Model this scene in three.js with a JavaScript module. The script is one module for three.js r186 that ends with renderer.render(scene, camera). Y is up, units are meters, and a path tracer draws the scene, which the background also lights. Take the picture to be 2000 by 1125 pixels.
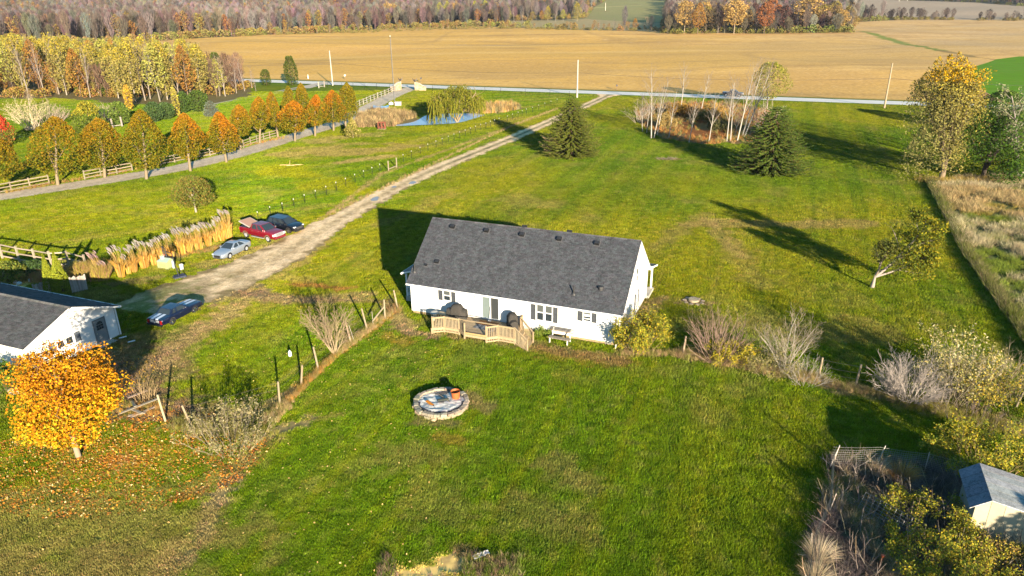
import * as THREE from 'three';
import { mergeVertices, toCreasedNormals } from 'three/addons/utils/BufferGeometryUtils.js';

// ---------- camera, sky, sun, exposure ----------
const scene = new THREE.Scene();
const camera = new THREE.PerspectiveCamera(43.64, 16 / 9, 1, 6000);
camera.rotation.order = 'YXZ';
camera.position.set(0, 28, 0);
camera.rotation.set(-22.32 * Math.PI / 180, 0, -0.5 * Math.PI / 180);
camera.updateMatrixWorld(true);
scene.add(camera);

const SUN = new THREE.Vector3(0.365, 0.250, 1.0).normalize();   // towards the low afternoon sun, behind the viewer and to the right
const sun = new THREE.DirectionalLight(new THREE.Color(1.0, 0.845, 0.62), 5.0);
sun.name = 'sun';
sun.position.copy(SUN).multiplyScalar(400).add(new THREE.Vector3(0, 0, -150));
sun.target.position.set(0, 0, -150);
sun.castShadow = true;
sun.shadow.mapSize.set(4096, 4096);
Object.assign(sun.shadow.camera, { left: -260, right: 260, top: 260, bottom: -260, near: 10, far: 1200 });
sun.shadow.radius = 1;
scene.add(sun, sun.target);

{ // clear autumn sky: pale at the horizon, deep blue above, a little warm round the sun
  const W = 512, H = 256, d = new Float32Array(W * H * 4), dir = new THREE.Vector3(), K = 0.25;
  for (let j = 0; j < H; j++) for (let i = 0; i < W; i++) {
    const la = ((j + 0.5) / H - 0.5) * Math.PI, lo = ((i + 0.5) / W - 0.5) * 2 * Math.PI;
    dir.set(Math.cos(lo) * Math.cos(la), Math.sin(la), Math.sin(lo) * Math.cos(la));
    const y = Math.max(0, dir.y), t = Math.pow(y, 0.5), c = Math.max(0, dir.dot(SUN)), g = Math.pow(c, 5) * 0.5 * (1 - 0.6 * y);
    const o = (j * W + i) * 4, a = Math.exp(-y * 7);
    d[o] = K * ((0.24 - 0.15 * t) + 0.34 * a + g * 1.0);
    d[o + 1] = K * ((0.60 - 0.18 * t) + 0.22 * a + g * 0.75);
    d[o + 2] = K * ((0.92 - 0.12 * t) + 0.02 * a + g * 0.4);
    d[o + 3] = 1;
  }
  const sky = new THREE.DataTexture(d, W, H, THREE.RGBAFormat, THREE.FloatType);
  sky.mapping = THREE.EquirectangularReflectionMapping;
  sky.magFilter = THREE.LinearFilter; sky.needsUpdate = true;
  scene.background = sky; scene.environment = sky;
}
const renderer = new THREE.WebGLRenderer({ antialias: true });
renderer.toneMapping = THREE.LinearToneMapping;
renderer.toneMappingExposure = 3.7;
renderer.shadowMap.enabled = true;

// ---------- helpers ----------
const rng = (s) => { let a = s >>> 0; return () => { a = (a + 0x6d2b79f5) | 0; let t = Math.imul(a ^ (a >>> 15), 1 | a); t = (t + Math.imul(t ^ (t >>> 7), 61 | t)) ^ t; return ((t ^ (t >>> 14)) >>> 0) / 4294967296; }; };
const PERM = new Float32Array(65536); { const r = rng(77); for (let i = 0; i < 65536; i++) PERM[i] = r(); }
const lat = (x, y) => PERM[((x * 157 + y * 3571 + ((x * y) & 1023) * 31) & 65535)];
function vn(x, y) {
  const xi = Math.floor(x), yi = Math.floor(y), fx = x - xi, fy = y - yi, u = fx * fx * (3 - 2 * fx), v = fy * fy * (3 - 2 * fy);
  const a = lat(xi, yi), b = lat(xi + 1, yi), c = lat(xi, yi + 1), d = lat(xi + 1, yi + 1);
  return a + (b - a) * u + (c - a) * v + (a - b - c + d) * u * v;
}
const fbm = (x, y, n = 3) => { let s = 0, a = 0.5, t = 0; for (let i = 0; i < n; i++) { s += a * vn(x, y); t += a; a *= 0.5; x = x * 2.03 + 17.3; y = y * 2.03 + 9.1; } return s / t; };
const clamp = (x, a = 0, b = 1) => x < a ? a : x > b ? b : x, lerp = (a, b, t) => a + (b - a) * t;
const sm = (a, b, x) => { const t = clamp((x - a) / (b - a)); return t * t * (3 - 2 * t); };
const mix3 = (a, b, t) => [lerp(a[0], b[0], t), lerp(a[1], b[1], t), lerp(a[2], b[2], t)];
const C = (hex) => { const c = new THREE.Color(hex); return [c.r, c.g, c.b]; };
const jit = (c, R, k = 0.2) => { const s = 1 + (R() * 2 - 1) * k; return [c[0] * s * (1 + (R() - 0.5) * k * 0.6), c[1] * s * (1 + (R() - 0.5) * k * 0.4), c[2] * s]; };
// a spot of the photograph (2000 px wide) as a point [x, z ahead] at height h of the place
const _v = new THREE.Vector3(), FPX = 1405;
function G(px, py, h = 0) {
  _v.set((px - 1000) / FPX, -(py - 562.5) / FPX, -1).applyQuaternion(camera.quaternion);
  const t = (h - 28) / _v.y; return [_v.x * t, -_v.z * t];
}
function PY(X, Y, Z) { _v.set(X, Y, -Z).applyMatrix4(camera.matrixWorldInverse); return 562.5 - FPX * _v.y / -_v.z; }
function PX(X, Y, Z) { _v.set(X, Y, -Z).applyMatrix4(camera.matrixWorldInverse); return 1000 + FPX * _v.x / -_v.z; }
camera.matrixWorldInverse.copy(camera.matrixWorld).invert();
function HT(bx, by, ty) { const g = G(bx, by); let a = 0, b = 27.9; for (let i = 0; i < 40; i++) { const m = (a + b) / 2; if (PY(g[0], m, g[1]) > ty) a = m; else b = m; } return a; }
const WM = (px, bx, by) => { const g = G(bx, by); return px / FPX * Math.hypot(g[0], g[1], 28) * 0.99; };   // width in photo pixels -> metres at that spot

const used = new Map();
function numbered(n) { const k = used.get(n) || 0; used.set(n, k + 1); return k ? n + '_' + String(k).padStart(3, '0') : n; }
function tag(o, label, category, group, kind) { if (label) o.userData.label = label; if (category) o.userData.category = category; if (group) o.userData.group = group; if (kind) o.userData.kind = kind; return o; }
function thing(name, label, category, X = 0, Z = 0, turn = 0, group, y = 0) {
  const o = new THREE.Group(); o.name = numbered(name); o.position.set(X, y, -Z); o.rotation.y = turn; scene.add(o);
  return tag(o, label, category, group);
}
function copy(src, label, X, Z, turn, s, group, y = 0) {
  const o = src.clone(); o.name = numbered(src.name.replace(/_\d{3}$/, '')); o.position.set(X, y, -Z); o.rotation.y = turn;
  if (s) { if (s.length) o.scale.set(...s); else o.scale.setScalar(s); }
  o.userData = { ...src.userData }; if (label) o.userData.label = label; if (group) o.userData.group = group;
  scene.add(o); return o;
}
const V3 = (a) => new THREE.Vector3(a[0], a[1], a[2]);
const nrm = (a) => { const l = Math.hypot(a[0], a[1], a[2]) || 1; return [a[0] / l, a[1] / l, a[2] / l]; };
const crs = (a, b) => [a[1] * b[2] - a[2] * b[1], a[2] * b[0] - a[0] * b[2], a[0] * b[1] - a[1] * b[0]];
const sub = (a, b) => [a[0] - b[0], a[1] - b[1], a[2] - b[2]], add = (a, b, k = 1) => [a[0] + b[0] * k, a[1] + b[1] * k, a[2] + b[2] * k];
const WHITE = [1, 1, 1];
class MB {
  constructor() { this.p = []; this.n = []; this.c = []; this.m = null; }
  vert(p, n, c) {
    if (this.m) { _v.set(p[0], p[1], p[2]).applyMatrix4(this.m); this.p.push(_v.x, _v.y, _v.z); _v.set(n[0], n[1], n[2]).transformDirection(this.m); this.n.push(_v.x, _v.y, _v.z); }
    else { this.p.push(p[0], p[1], p[2]); this.n.push(n[0], n[1], n[2]); }
    this.c.push(c[0], c[1], c[2]);
  }
  tri(a, b, c, col = WHITE) { const n = nrm(crs(sub(b, a), sub(c, a))); this.vert(a, n, col); this.vert(b, n, col); this.vert(c, n, col); return this; }
  quad(a, b, c, d, col = WHITE) { this.tri(a, b, c, col); this.tri(a, c, d, col); return this; }
  box(x0, y0, z0, x1, y1, z1, col = WHITE) {
    const A = [x0, y0, z0], B = [x1, y0, z0], Cc = [x1, y1, z0], D = [x0, y1, z0], E = [x0, y0, z1], F = [x1, y0, z1], g = [x1, y1, z1], H = [x0, y1, z1];
    this.quad(E, F, g, H, col).quad(B, A, D, Cc, col).quad(F, B, Cc, g, col).quad(A, E, H, D, col).quad(H, g, Cc, D, col).quad(A, B, F, E, col); return this;
  }
  // a board between two points: w across (horizontal), t thick (upwards)
  beam(a, b, w, t, col = WHITE, up = [0, 1, 0]) {
    const d = nrm(sub(b, a)); let s = crs(d, up); if (Math.hypot(...s) < 1e-3) s = crs(d, [1, 0, 0]); s = nrm(s); const u = nrm(crs(s, d));
    const q = (p, i, j) => add(add(p, s, i * w / 2), u, j * t / 2);
    const a0 = q(a, -1, -1), a1 = q(a, 1, -1), a2 = q(a, 1, 1), a3 = q(a, -1, 1), b0 = q(b, -1, -1), b1 = q(b, 1, -1), b2 = q(b, 1, 1), b3 = q(b, -1, 1);
    this.quad(a0, a1, b1, b0, col).quad(a1, a2, b2, b1, col).quad(a2, a3, b3, b2, col).quad(a3, a0, b0, b3, col).quad(a3, a2, a1, a0, col).quad(b0, b1, b2, b3, col); return this;
  }
  tube(pts, rad, k = 5, col = WHITE, cap = false, col2) {
    let prev = null; const N = pts.length; let ref = null;
    for (let i = 0; i < N; i++) {
      const d = nrm(sub(pts[Math.min(N - 1, i + 1)], pts[Math.max(0, i - 1)]));
      if (!ref) ref = Math.abs(d[1]) < 0.9 ? [0, 1, 0] : [1, 0, 0];
      const s = nrm(crs(d, ref)), u = crs(s, d); ref = u;
      const ring = [], ns = [], r = rad.length ? rad[i] : rad;
      for (let j = 0; j < k; j++) { const a = j / k * 6.28318, n = add([s[0] * Math.cos(a), s[1] * Math.cos(a), s[2] * Math.cos(a)], u, Math.sin(a)); ns.push(n); ring.push(add(pts[i], n, r)); }
      const cc = col2 ? mix3(col, col2, i / (N - 1)) : col;
      if (prev) for (let j = 0; j < k; j++) {
        const q = (j + 1) % k, { ring: R0, ns: n0, cc: c0 } = prev;
        this.vert(R0[j], n0[j], c0); this.vert(ring[j], ns[j], cc); this.vert(ring[q], ns[q], cc);
        this.vert(R0[j], n0[j], c0); this.vert(ring[q], ns[q], cc); this.vert(R0[q], n0[q], c0);
      }
      if (cap && (i === 0 || i === N - 1)) for (let j = 0; j < k; j++) { const q = (j + 1) % k; if (i) this.tri(pts[i], ring[q], ring[j], cc); else this.tri(pts[i], ring[j], ring[q], cc); }
      prev = { ring, ns, cc };
    }
    return this;
  }
  lathe(prof, k = 12, col = WHITE, c = [0, 0, 0]) {
    for (let i = 0; i + 1 < prof.length; i++) for (let j = 0; j < k; j++) {
      const a = j / k * 6.28318, b = (j + 1) / k * 6.28318, P = (q, t) => [c[0] + q[0] * Math.cos(t), c[1] + q[1], c[2] + q[0] * Math.sin(t)];
      const A = P(prof[i], a), B = P(prof[i], b), D = P(prof[i + 1], b), E = P(prof[i + 1], a);
      if (prof[i][0] > 1e-6) this.tri(A, D, B, col); if (prof[i + 1][0] > 1e-6) this.tri(A, E, D, col);
    }
    return this;
  }
  leaf(p, size, R, col, flat = 0, asp = 0.55) {   // a small kite turned at random; flat 0..1 pulls it level
    const a = R() * 6.283, z = R() * 2 - 1, s = Math.sqrt(1 - z * z); let d = nrm([s * Math.cos(a), z * (1 - flat), s * Math.sin(a)]);
    let q = nrm(crs(d, nrm([R() - 0.5, R() - 0.5 + flat * 2, R() - 0.5])));
    const A = add(p, d, -size / 2), B = add(p, d, size / 2), m = add(p, d, size * 0.05), l = add(m, q, size * asp / 2), r = add(m, q, -size * asp / 2);
    this.quad(A, r, B, l, col);
  }
  geo(opts = {}) {
    const g = new THREE.BufferGeometry();
    g.setAttribute('position', new THREE.Float32BufferAttribute(this.p, 3)); g.setAttribute('normal', new THREE.Float32BufferAttribute(this.n, 3)); g.setAttribute('color', new THREE.Float32BufferAttribute(this.c, 3));
    if (opts.uv) {
      const N = this.p.length / 3, u = new Float32Array(N * 2);
      for (let i = 0; i < N; i++) { const x = this.p[3 * i], y = this.p[3 * i + 1], z = this.p[3 * i + 2], nx = Math.abs(this.n[3 * i]), ny = Math.abs(this.n[3 * i + 1]), nz = Math.abs(this.n[3 * i + 2]); const e = ny > nx && ny > nz ? [x, z] : nx > nz ? [z, y] : [x, y]; u[2 * i] = e[0]; u[2 * i + 1] = e[1]; }
      g.setAttribute('uv', new THREE.BufferAttribute(u, 2));
    }
    this.p = this.n = this.c = null;
    return opts.crease ? toCreasedNormals(g, opts.crease) : g;
  }
  build(name, mat, parent, opts = {}) {
    const m = new THREE.Mesh(this.geo({ uv: !!(mat.map || mat.bumpMap), ...opts }), mat); m.castShadow = m.receiveShadow = true;
    m.name = parent ? name : numbered(name); (parent || scene).add(m); return m;
  }
}
const rotY = (a, x = 0, y = 0, z = 0) => new THREE.Matrix4().makeRotationY(a).setPosition(x, y, z);

// ---------- textures ----------
function tex(w, h, fn, srgb, rx = 1, ry = 1) {   // fn(u, v) -> [r, g, b] in 0..1 (linear unless srgb)
  const d = new Uint8Array(w * h * 4);
  for (let j = 0; j < h; j++) for (let i = 0; i < w; i++) { const c = fn(i / w, j / h, i, j), o = (j * w + i) * 4; d[o] = clamp(c[0]) * 255; d[o + 1] = clamp(c[1]) * 255; d[o + 2] = clamp(c[2]) * 255; d[o + 3] = 255; }
  const t = new THREE.DataTexture(d, w, h); t.wrapS = t.wrapT = THREE.RepeatWrapping; t.magFilter = THREE.LinearFilter; t.minFilter = THREE.LinearMipmapLinearFilter; t.generateMipmaps = true; if (srgb) t.colorSpace = THREE.SRGBColorSpace;
  t.repeat.set(rx, ry); t.needsUpdate = true; return t;
}
const tn = (u, v, f, s = 0) => { // tileable value noise, f cells per side
  const x = u * f, y = v * f, xi = Math.floor(x), yi = Math.floor(y), fx = x - xi, fy = y - yi, a = fx * fx * (3 - 2 * fx), b = fy * fy * (3 - 2 * fy), L = (i, j) => lat(((i % f) + f) % f + s * 41, ((j % f) + f) % f + s * 17);
  return lerp(lerp(L(xi, yi), L(xi + 1, yi), a), lerp(L(xi, yi + 1), L(xi + 1, yi + 1), a), b);
};
const gritT = tex(256, 256, (u, v) => { const n = 0.5 * tn(u, v, 96, 1) + 0.3 * tn(u, v, 32, 2) + 0.2 * tn(u, v, 8, 3), k = 0.25 + 1.1 * n; return [k, k, k]; }, false, 0.35, 0.35);
const woodT = tex(256, 256, (u, v) => { const n = 0.5 * tn(u, v * 0.0625 * 2, 64, 4) + 0.3 * tn(u, v, 16, 5) + 0.2 * tn(u, v, 128, 6), k = 0.6 + 0.5 * n; return [k, k * 0.99, k * 0.97]; }, false, 0.7, 0.7);
const softT = tex(256, 256, (u, v) => { const n = 0.6 * tn(u, v, 6, 7) + 0.4 * tn(u, v, 24, 8), k = 0.86 + 0.16 * n; return [k, k, k]; }, false, 0.25, 0.25);

const std = (color, rough = 0.8, o = {}) => { const m = new THREE.MeshPhysicalMaterial({ roughness: rough, side: THREE.DoubleSide, specularIntensity: rough > 0.7 ? 0.12 : 1, ...o }); m.color.setRGB(...(Array.isArray(color) ? color : C(color))); return m; };
const VC = (rough = 0.85, o = {}) => std([1, 1, 1], rough, { vertexColors: true, ...o });
const M = {
  leaf: new THREE.MeshPhysicalMaterial({ roughness: 0.75, side: THREE.DoubleSide, vertexColors: true, specularIntensity: 0.15, transmission: 0.22, thickness: 0 }),
  needle: VC(0.8), bark: VC(0.95), paint: VC(0.6), wood: VC(0.85, { map: woodT }), grit: VC(0.95, { map: gritT }), siding: VC(0.55, { map: softT }),
  metal: VC(0.4, { metalness: 0.5 }), chrome: std([0.75, 0.75, 0.77], 0.2, { metalness: 1 }),
  glass: std([0.02, 0.028, 0.035], 0.06), rubber: std([0.018, 0.018, 0.02], 0.85), straw: VC(0.9),
};
// ---------- the ground: what grows where ----------
const poly = (...px) => { const p = []; for (let i = 0; i < px.length; i += 2) p.push(G(px[i], px[i + 1])); p.bb = [Math.min(...p.map((q) => q[0])), Math.max(...p.map((q) => q[0])), Math.min(...p.map((q) => q[1])), Math.max(...p.map((q) => q[1]))]; return p; };
function inside(p, x, z) {
  const b = p.bb; if (x < b[0] || x > b[1] || z < b[2] || z > b[3]) return false;
  let c = false; for (let i = 0, j = p.length - 1; i < p.length; j = i++) if ((p[i][1] > z) !== (p[j][1] > z) && x < (p[j][0] - p[i][0]) * (z - p[i][1]) / (p[j][1] - p[i][1]) + p[i][0]) c = !c; return c;
}
// road: a straight line through two spots of its middle
const RA = G(530, 158.5), RB = G(1930, 207), RD = nrm([RB[0] - RA[0], RB[1] - RA[1], 0]), RN = [-RD[1], RD[0]];
const roadD = (x, z) => (x - RA[0]) * RN[0] + (z - RA[1]) * RN[1];   // metres beyond the road's middle
const L = {  // base colours of what covers the ground
  green: [0.074, 0.130, 0.0035], deep: [0.033, 0.082, 0.0035], yellow: [0.156, 0.160, 0.005], tan: [0.21, 0.155, 0.07], dry: [0.17, 0.135, 0.045], soil: [0.16, 0.105, 0.06], red: [0.20, 0.085, 0.03], sand: [0.62, 0.42, 0.14],
  field: [0.55, 0.315, 0.075], fieldB: [0.43, 0.25, 0.075], fieldC: [0.62, 0.375, 0.115], grey: [0.42, 0.30, 0.18], wood: [0.10, 0.08, 0.05], olive: [0.16, 0.15, 0.05],
};
const strokes = [];
// a worn or overgrown streak between two spots, w metres to either side
function streak(x1, y1, x2, y2, w, col, k = 1, f = 0.5, bare = 0) { const a = G(x1, y1), b = G(x2, y2); strokes.push({ a, b, w, col, k, f, bare, bb: [Math.min(a[0], b[0]) - w * 1.6, Math.max(a[0], b[0]) + w * 1.6, Math.min(a[1], b[1]) - w * 1.6, Math.max(a[1], b[1]) + w * 1.6] }); }
const T = L;
streak(545, 845, 600, 822, 0.75, T.tan, 0.9, 1.1, 1); streak(600, 822, 660, 812, 0.4, T.dry, 0.5, 1.1, 0.4); streak(440, 940, 520, 860, 0.9, T.soil, 0.55, 1.2, 0.8); streak(355, 968, 400, 955, 0.6, T.red, 0.6, 1.5, 0.7);
streak(420, 975, 445, 945, 0.9, T.tan, 0.9, 1.2, 0.8); streak(400, 1040, 425, 975, 0.8, T.tan, 0.7, 1.2, 0.7); streak(345, 1105, 400, 1045, 0.9, T.tan, 0.8, 1.1, 0.7);
streak(310, 1125, 345, 1070, 0.8, T.tan, 0.5, 1.0, 0.5);
streak(800, 1119, 885, 1108, 0.72, T.sand, 1, 0.7, 1); streak(870, 1098, 905, 1100, 0.7, T.sand, 0.9, 1.2, 1); streak(900, 1085, 965, 1120, 0.9, T.soil, 0.6, 1.2, 0.5);
streak(280, 725, 460, 600, 1.5, T.tan, 0.75, 0.7, 0.4); streak(320, 700, 400, 640, 2.2, T.soil, 0.4, 0.8, 0.3); streak(230, 700, 300, 740, 3.0, T.soil, 0.6, 0.5, 0.5); streak(210, 720, 280, 660, 2.5, T.soil, 0.45, 0.6, 0.5);
streak(300, 590, 480, 570, 2.4, T.tan, 0.9, 0.4, 0.8); streak(420, 560, 560, 500, 2.0, T.soil, 0.7, 0.5, 0.6); streak(470, 570, 600, 590, 1.4, T.soil, 0.75, 0.5, 0.7); streak(480, 585, 700, 580, 1.3, T.tan, 0.65, 0.35, 0.5); streak(560, 555, 680, 565, 0.8, T.red, 0.7, 0.5, 0.6); streak(480, 530, 600, 545, 1.2, T.dry, 0.5, 0.5, 0.3); streak(640, 470, 560, 530, 1.0, T.dry, 0.7, 0.6, 0.3); streak(590, 585, 760, 590, 0.7, T.soil, 0.6, 0.6, 0.4);
streak(770, 640, 850, 660, 0.8, T.soil, 0.8, 0.8, 0.7); streak(760, 600, 800, 640, 0.9, T.tan, 0.8, 0.7, 0.6); streak(760, 655, 800, 670, 0.8, T.red, 0.35, 0.8, 0.2);
streak(880, 650, 1210, 705, 0.9, T.soil, 0.6, 0.9, 0.4); streak(1060, 690, 1220, 710, 1.2, T.red, 0.3, 0.8, 0.3); streak(1230, 640, 1290, 585, 0.9, T.tan, 0.7, 0.7, 0.4);
streak(910, 775, 950, 800, 0.9, T.soil, 0.55, 0.9, 0.4); streak(820, 820, 880, 830, 0.8, T.soil, 0.5, 0.9, 0.4); streak(860, 858, 900, 862, 0.7, T.red, 0.35, 0.9, 0.2);
streak(1080, 900, 1130, 950, 1.4, T.dry, 0.45, 0.6); streak(1000, 1000, 1100, 1040, 2.0, T.dry, 0.3, 0.5); streak(800, 880, 860, 990, 2, T.dry, 0.3, 0.5); streak(0, 1000, 330, 1080, 4.5, T.dry, 0.55, 0.35); streak(0, 1125, 250, 1125, 3, T.dry, 0.6, 0.4);
streak(1350, 440, 1680, 437, 2.0, T.dry, 0.75, 0.25); streak(1430, 470, 1480, 560, 1.6, T.dry, 0.4, 0.3); streak(1280, 480, 1380, 420, 1.4, T.dry, 0.5, 0.35); streak(1390, 430, 1440, 500, 1.2, T.tan, 0.4, 0.4); streak(1000, 390, 1080, 400, 3, T.dry, 0.35, 0.25); streak(740, 440, 880, 380, 1.5, T.dry, 0.4, 0.3);
streak(560, 300, 760, 290, 5, T.dry, 0.8, 0.16); streak(620, 275, 720, 262, 3.2, T.tan, 0.5, 0.2); streak(660, 320, 760, 305, 1.6, T.tan, 0.7, 0.25); streak(700, 300, 1020, 230, 1.6, T.dry, 0.4, 0.2); streak(540, 330, 700, 370, 4, T.yellow, 0.8, 0.12); streak(780, 255, 960, 245, 2.5, T.yellow, 0.5, 0.12);
streak(1285, 311, 1320, 311, 0.9, T.soil, 0.9, 0.6, 0.6); streak(1340, 592, 1372, 590, 0.9, T.soil, 0.9, 0.8, 0.6); streak(1500, 640, 1700, 650, 3, T.dry, 0.45, 0.2); streak(1300, 640, 1480, 620, 2.5, T.dry, 0.3, 0.3);
streak(1210, 690, 1330, 690, 0.7, T.tan, 0.7, 0.8, 0.5); streak(1330, 690, 1480, 722, 0.9, T.tan, 0.8, 0.7, 0.6); streak(1480, 722, 1660, 762, 0.9, T.tan, 0.8, 0.7, 0.6); streak(1660, 762, 1990, 830, 1.2, T.tan, 0.6, 0.7, 0.5);
streak(770, 610, 560, 770, 0.45, [0.26, 0.15, 0.04], 0.85, 0.9, 0.5); streak(560, 770, 430, 840, 0.7, T.tan, 0.75, 0.8, 0.5); streak(400, 830, 260, 790, 1.6, T.soil, 0.7, 0.6, 0.6);
streak(640, 420, 745, 340, 0.5, T.tan, 0.75, 0.5, 0.3); streak(745, 340, 1000, 246, 0.6, T.tan, 0.7, 0.4, 0.3); streak(1000, 246, 1085, 215, 0.6, T.tan, 0.6, 0.4, 0.3); streak(560, 470, 640, 420, 0.5, T.tan, 0.4, 0.6, 0.2);
streak(230, 520, 455, 480, 1.3, T.soil, 0.75, 0.6, 0.6); streak(220, 555, 300, 545, 1.0, T.soil, 0.5, 0.8, 0.4); streak(400, 520, 560, 470, 1.6, T.dry, 0.7, 0.5, 0.4);
streak(0, 540, 140, 520, 2.2, T.soil, 0.85, 0.4, 0.8); streak(0, 575, 60, 545, 1.4, T.sand, 0.6, 0.5, 0.8); streak(20, 600, 130, 545, 1.2, [0.2, 0.1, 0.05], 0.8, 0.6, 0.8); streak(160, 570, 260, 590, 2.0, T.soil, 0.35, 0.5, 0.3);
streak(200, 740, 330, 800, 2.4, [0.11, 0.07, 0.045], 0.7, 0.6, 0.7); streak(330, 790, 420, 800, 1.2, T.soil, 0.6, 0.8, 0.6);
// meadow to the right, the grove's dry hollow, the banks of the pond, the weedy lot
const meadow = poly(1812, 350, 1905, 348, 2100, 330, 2600, 360, 2900, 800, 2010, 670, 1890, 500);
const hollow = poly(1242, 222, 1258, 250, 1300, 272, 1370, 282, 1440, 280, 1500, 272, 1530, 250, 1500, 215, 1420, 200, 1320, 200, 1262, 205);
const hollowIn = poly(1320, 240, 1345, 268, 1390, 275, 1420, 262, 1400, 245, 1370, 235);
const bankA = poly(690, 250, 700, 225, 740, 214, 800, 222, 818, 232, 812, 240, 770, 247);
const bankB = poly(900, 218, 950, 205, 1000, 203, 1018, 212, 985, 220, 940, 222);
const weeds = poly(1622, 885, 1800, 905, 1890, 930, 1890, 1010, 1990, 1060, 2100, 1250, 1560, 1250, 1580, 1090, 1600, 1000);
const woodland = poly(-300, 210, -100, 195, 130, 192, 250, 205, 420, 205, 492, 185, 480, 150, 300, 110, 0, 95, -300, 85);
const field = [G(-300, 80), G(150, 92), G(330, 82), G(460, 74), G(520, 69), G(650, 64), G(760, 56), G(850, 52.5), G(960, 53), G(1150, 59.5), G(1300, 63), G(1500, 66), G(1660, 65), G(1672, 44), G(1850, 38.5), G(2000, 36), G(2500, 34), G(2500, 320), G(-300, 220)];
field.bb = [-1e4, 1e4, 0, 1e4];
const pasture = poly(996, 42, 996, 53, 1150, 59, 1295, 62, 1295, 47, 1140, 40), knoll = poly(1135, 43, 1160, 30, 1195, 20, 1240, 15.5, 1300, 19, 1300, 46, 1200, 46);
const greyField = poly(1665, 40, 1665, 17, 1800, 17.5, 2000, 23, 2400, 26, 2400, 38, 1850, 40), clearing = poly(-50, 34, 60, 27, 150, 26, 175, 29, 60, 38);
const winter = poly(1880, 146, 1912, 130, 1945, 117, 1990, 112.5, 2400, 112, 2400, 205, 1965, 200, 1925, 180, 1900, 160);

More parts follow.
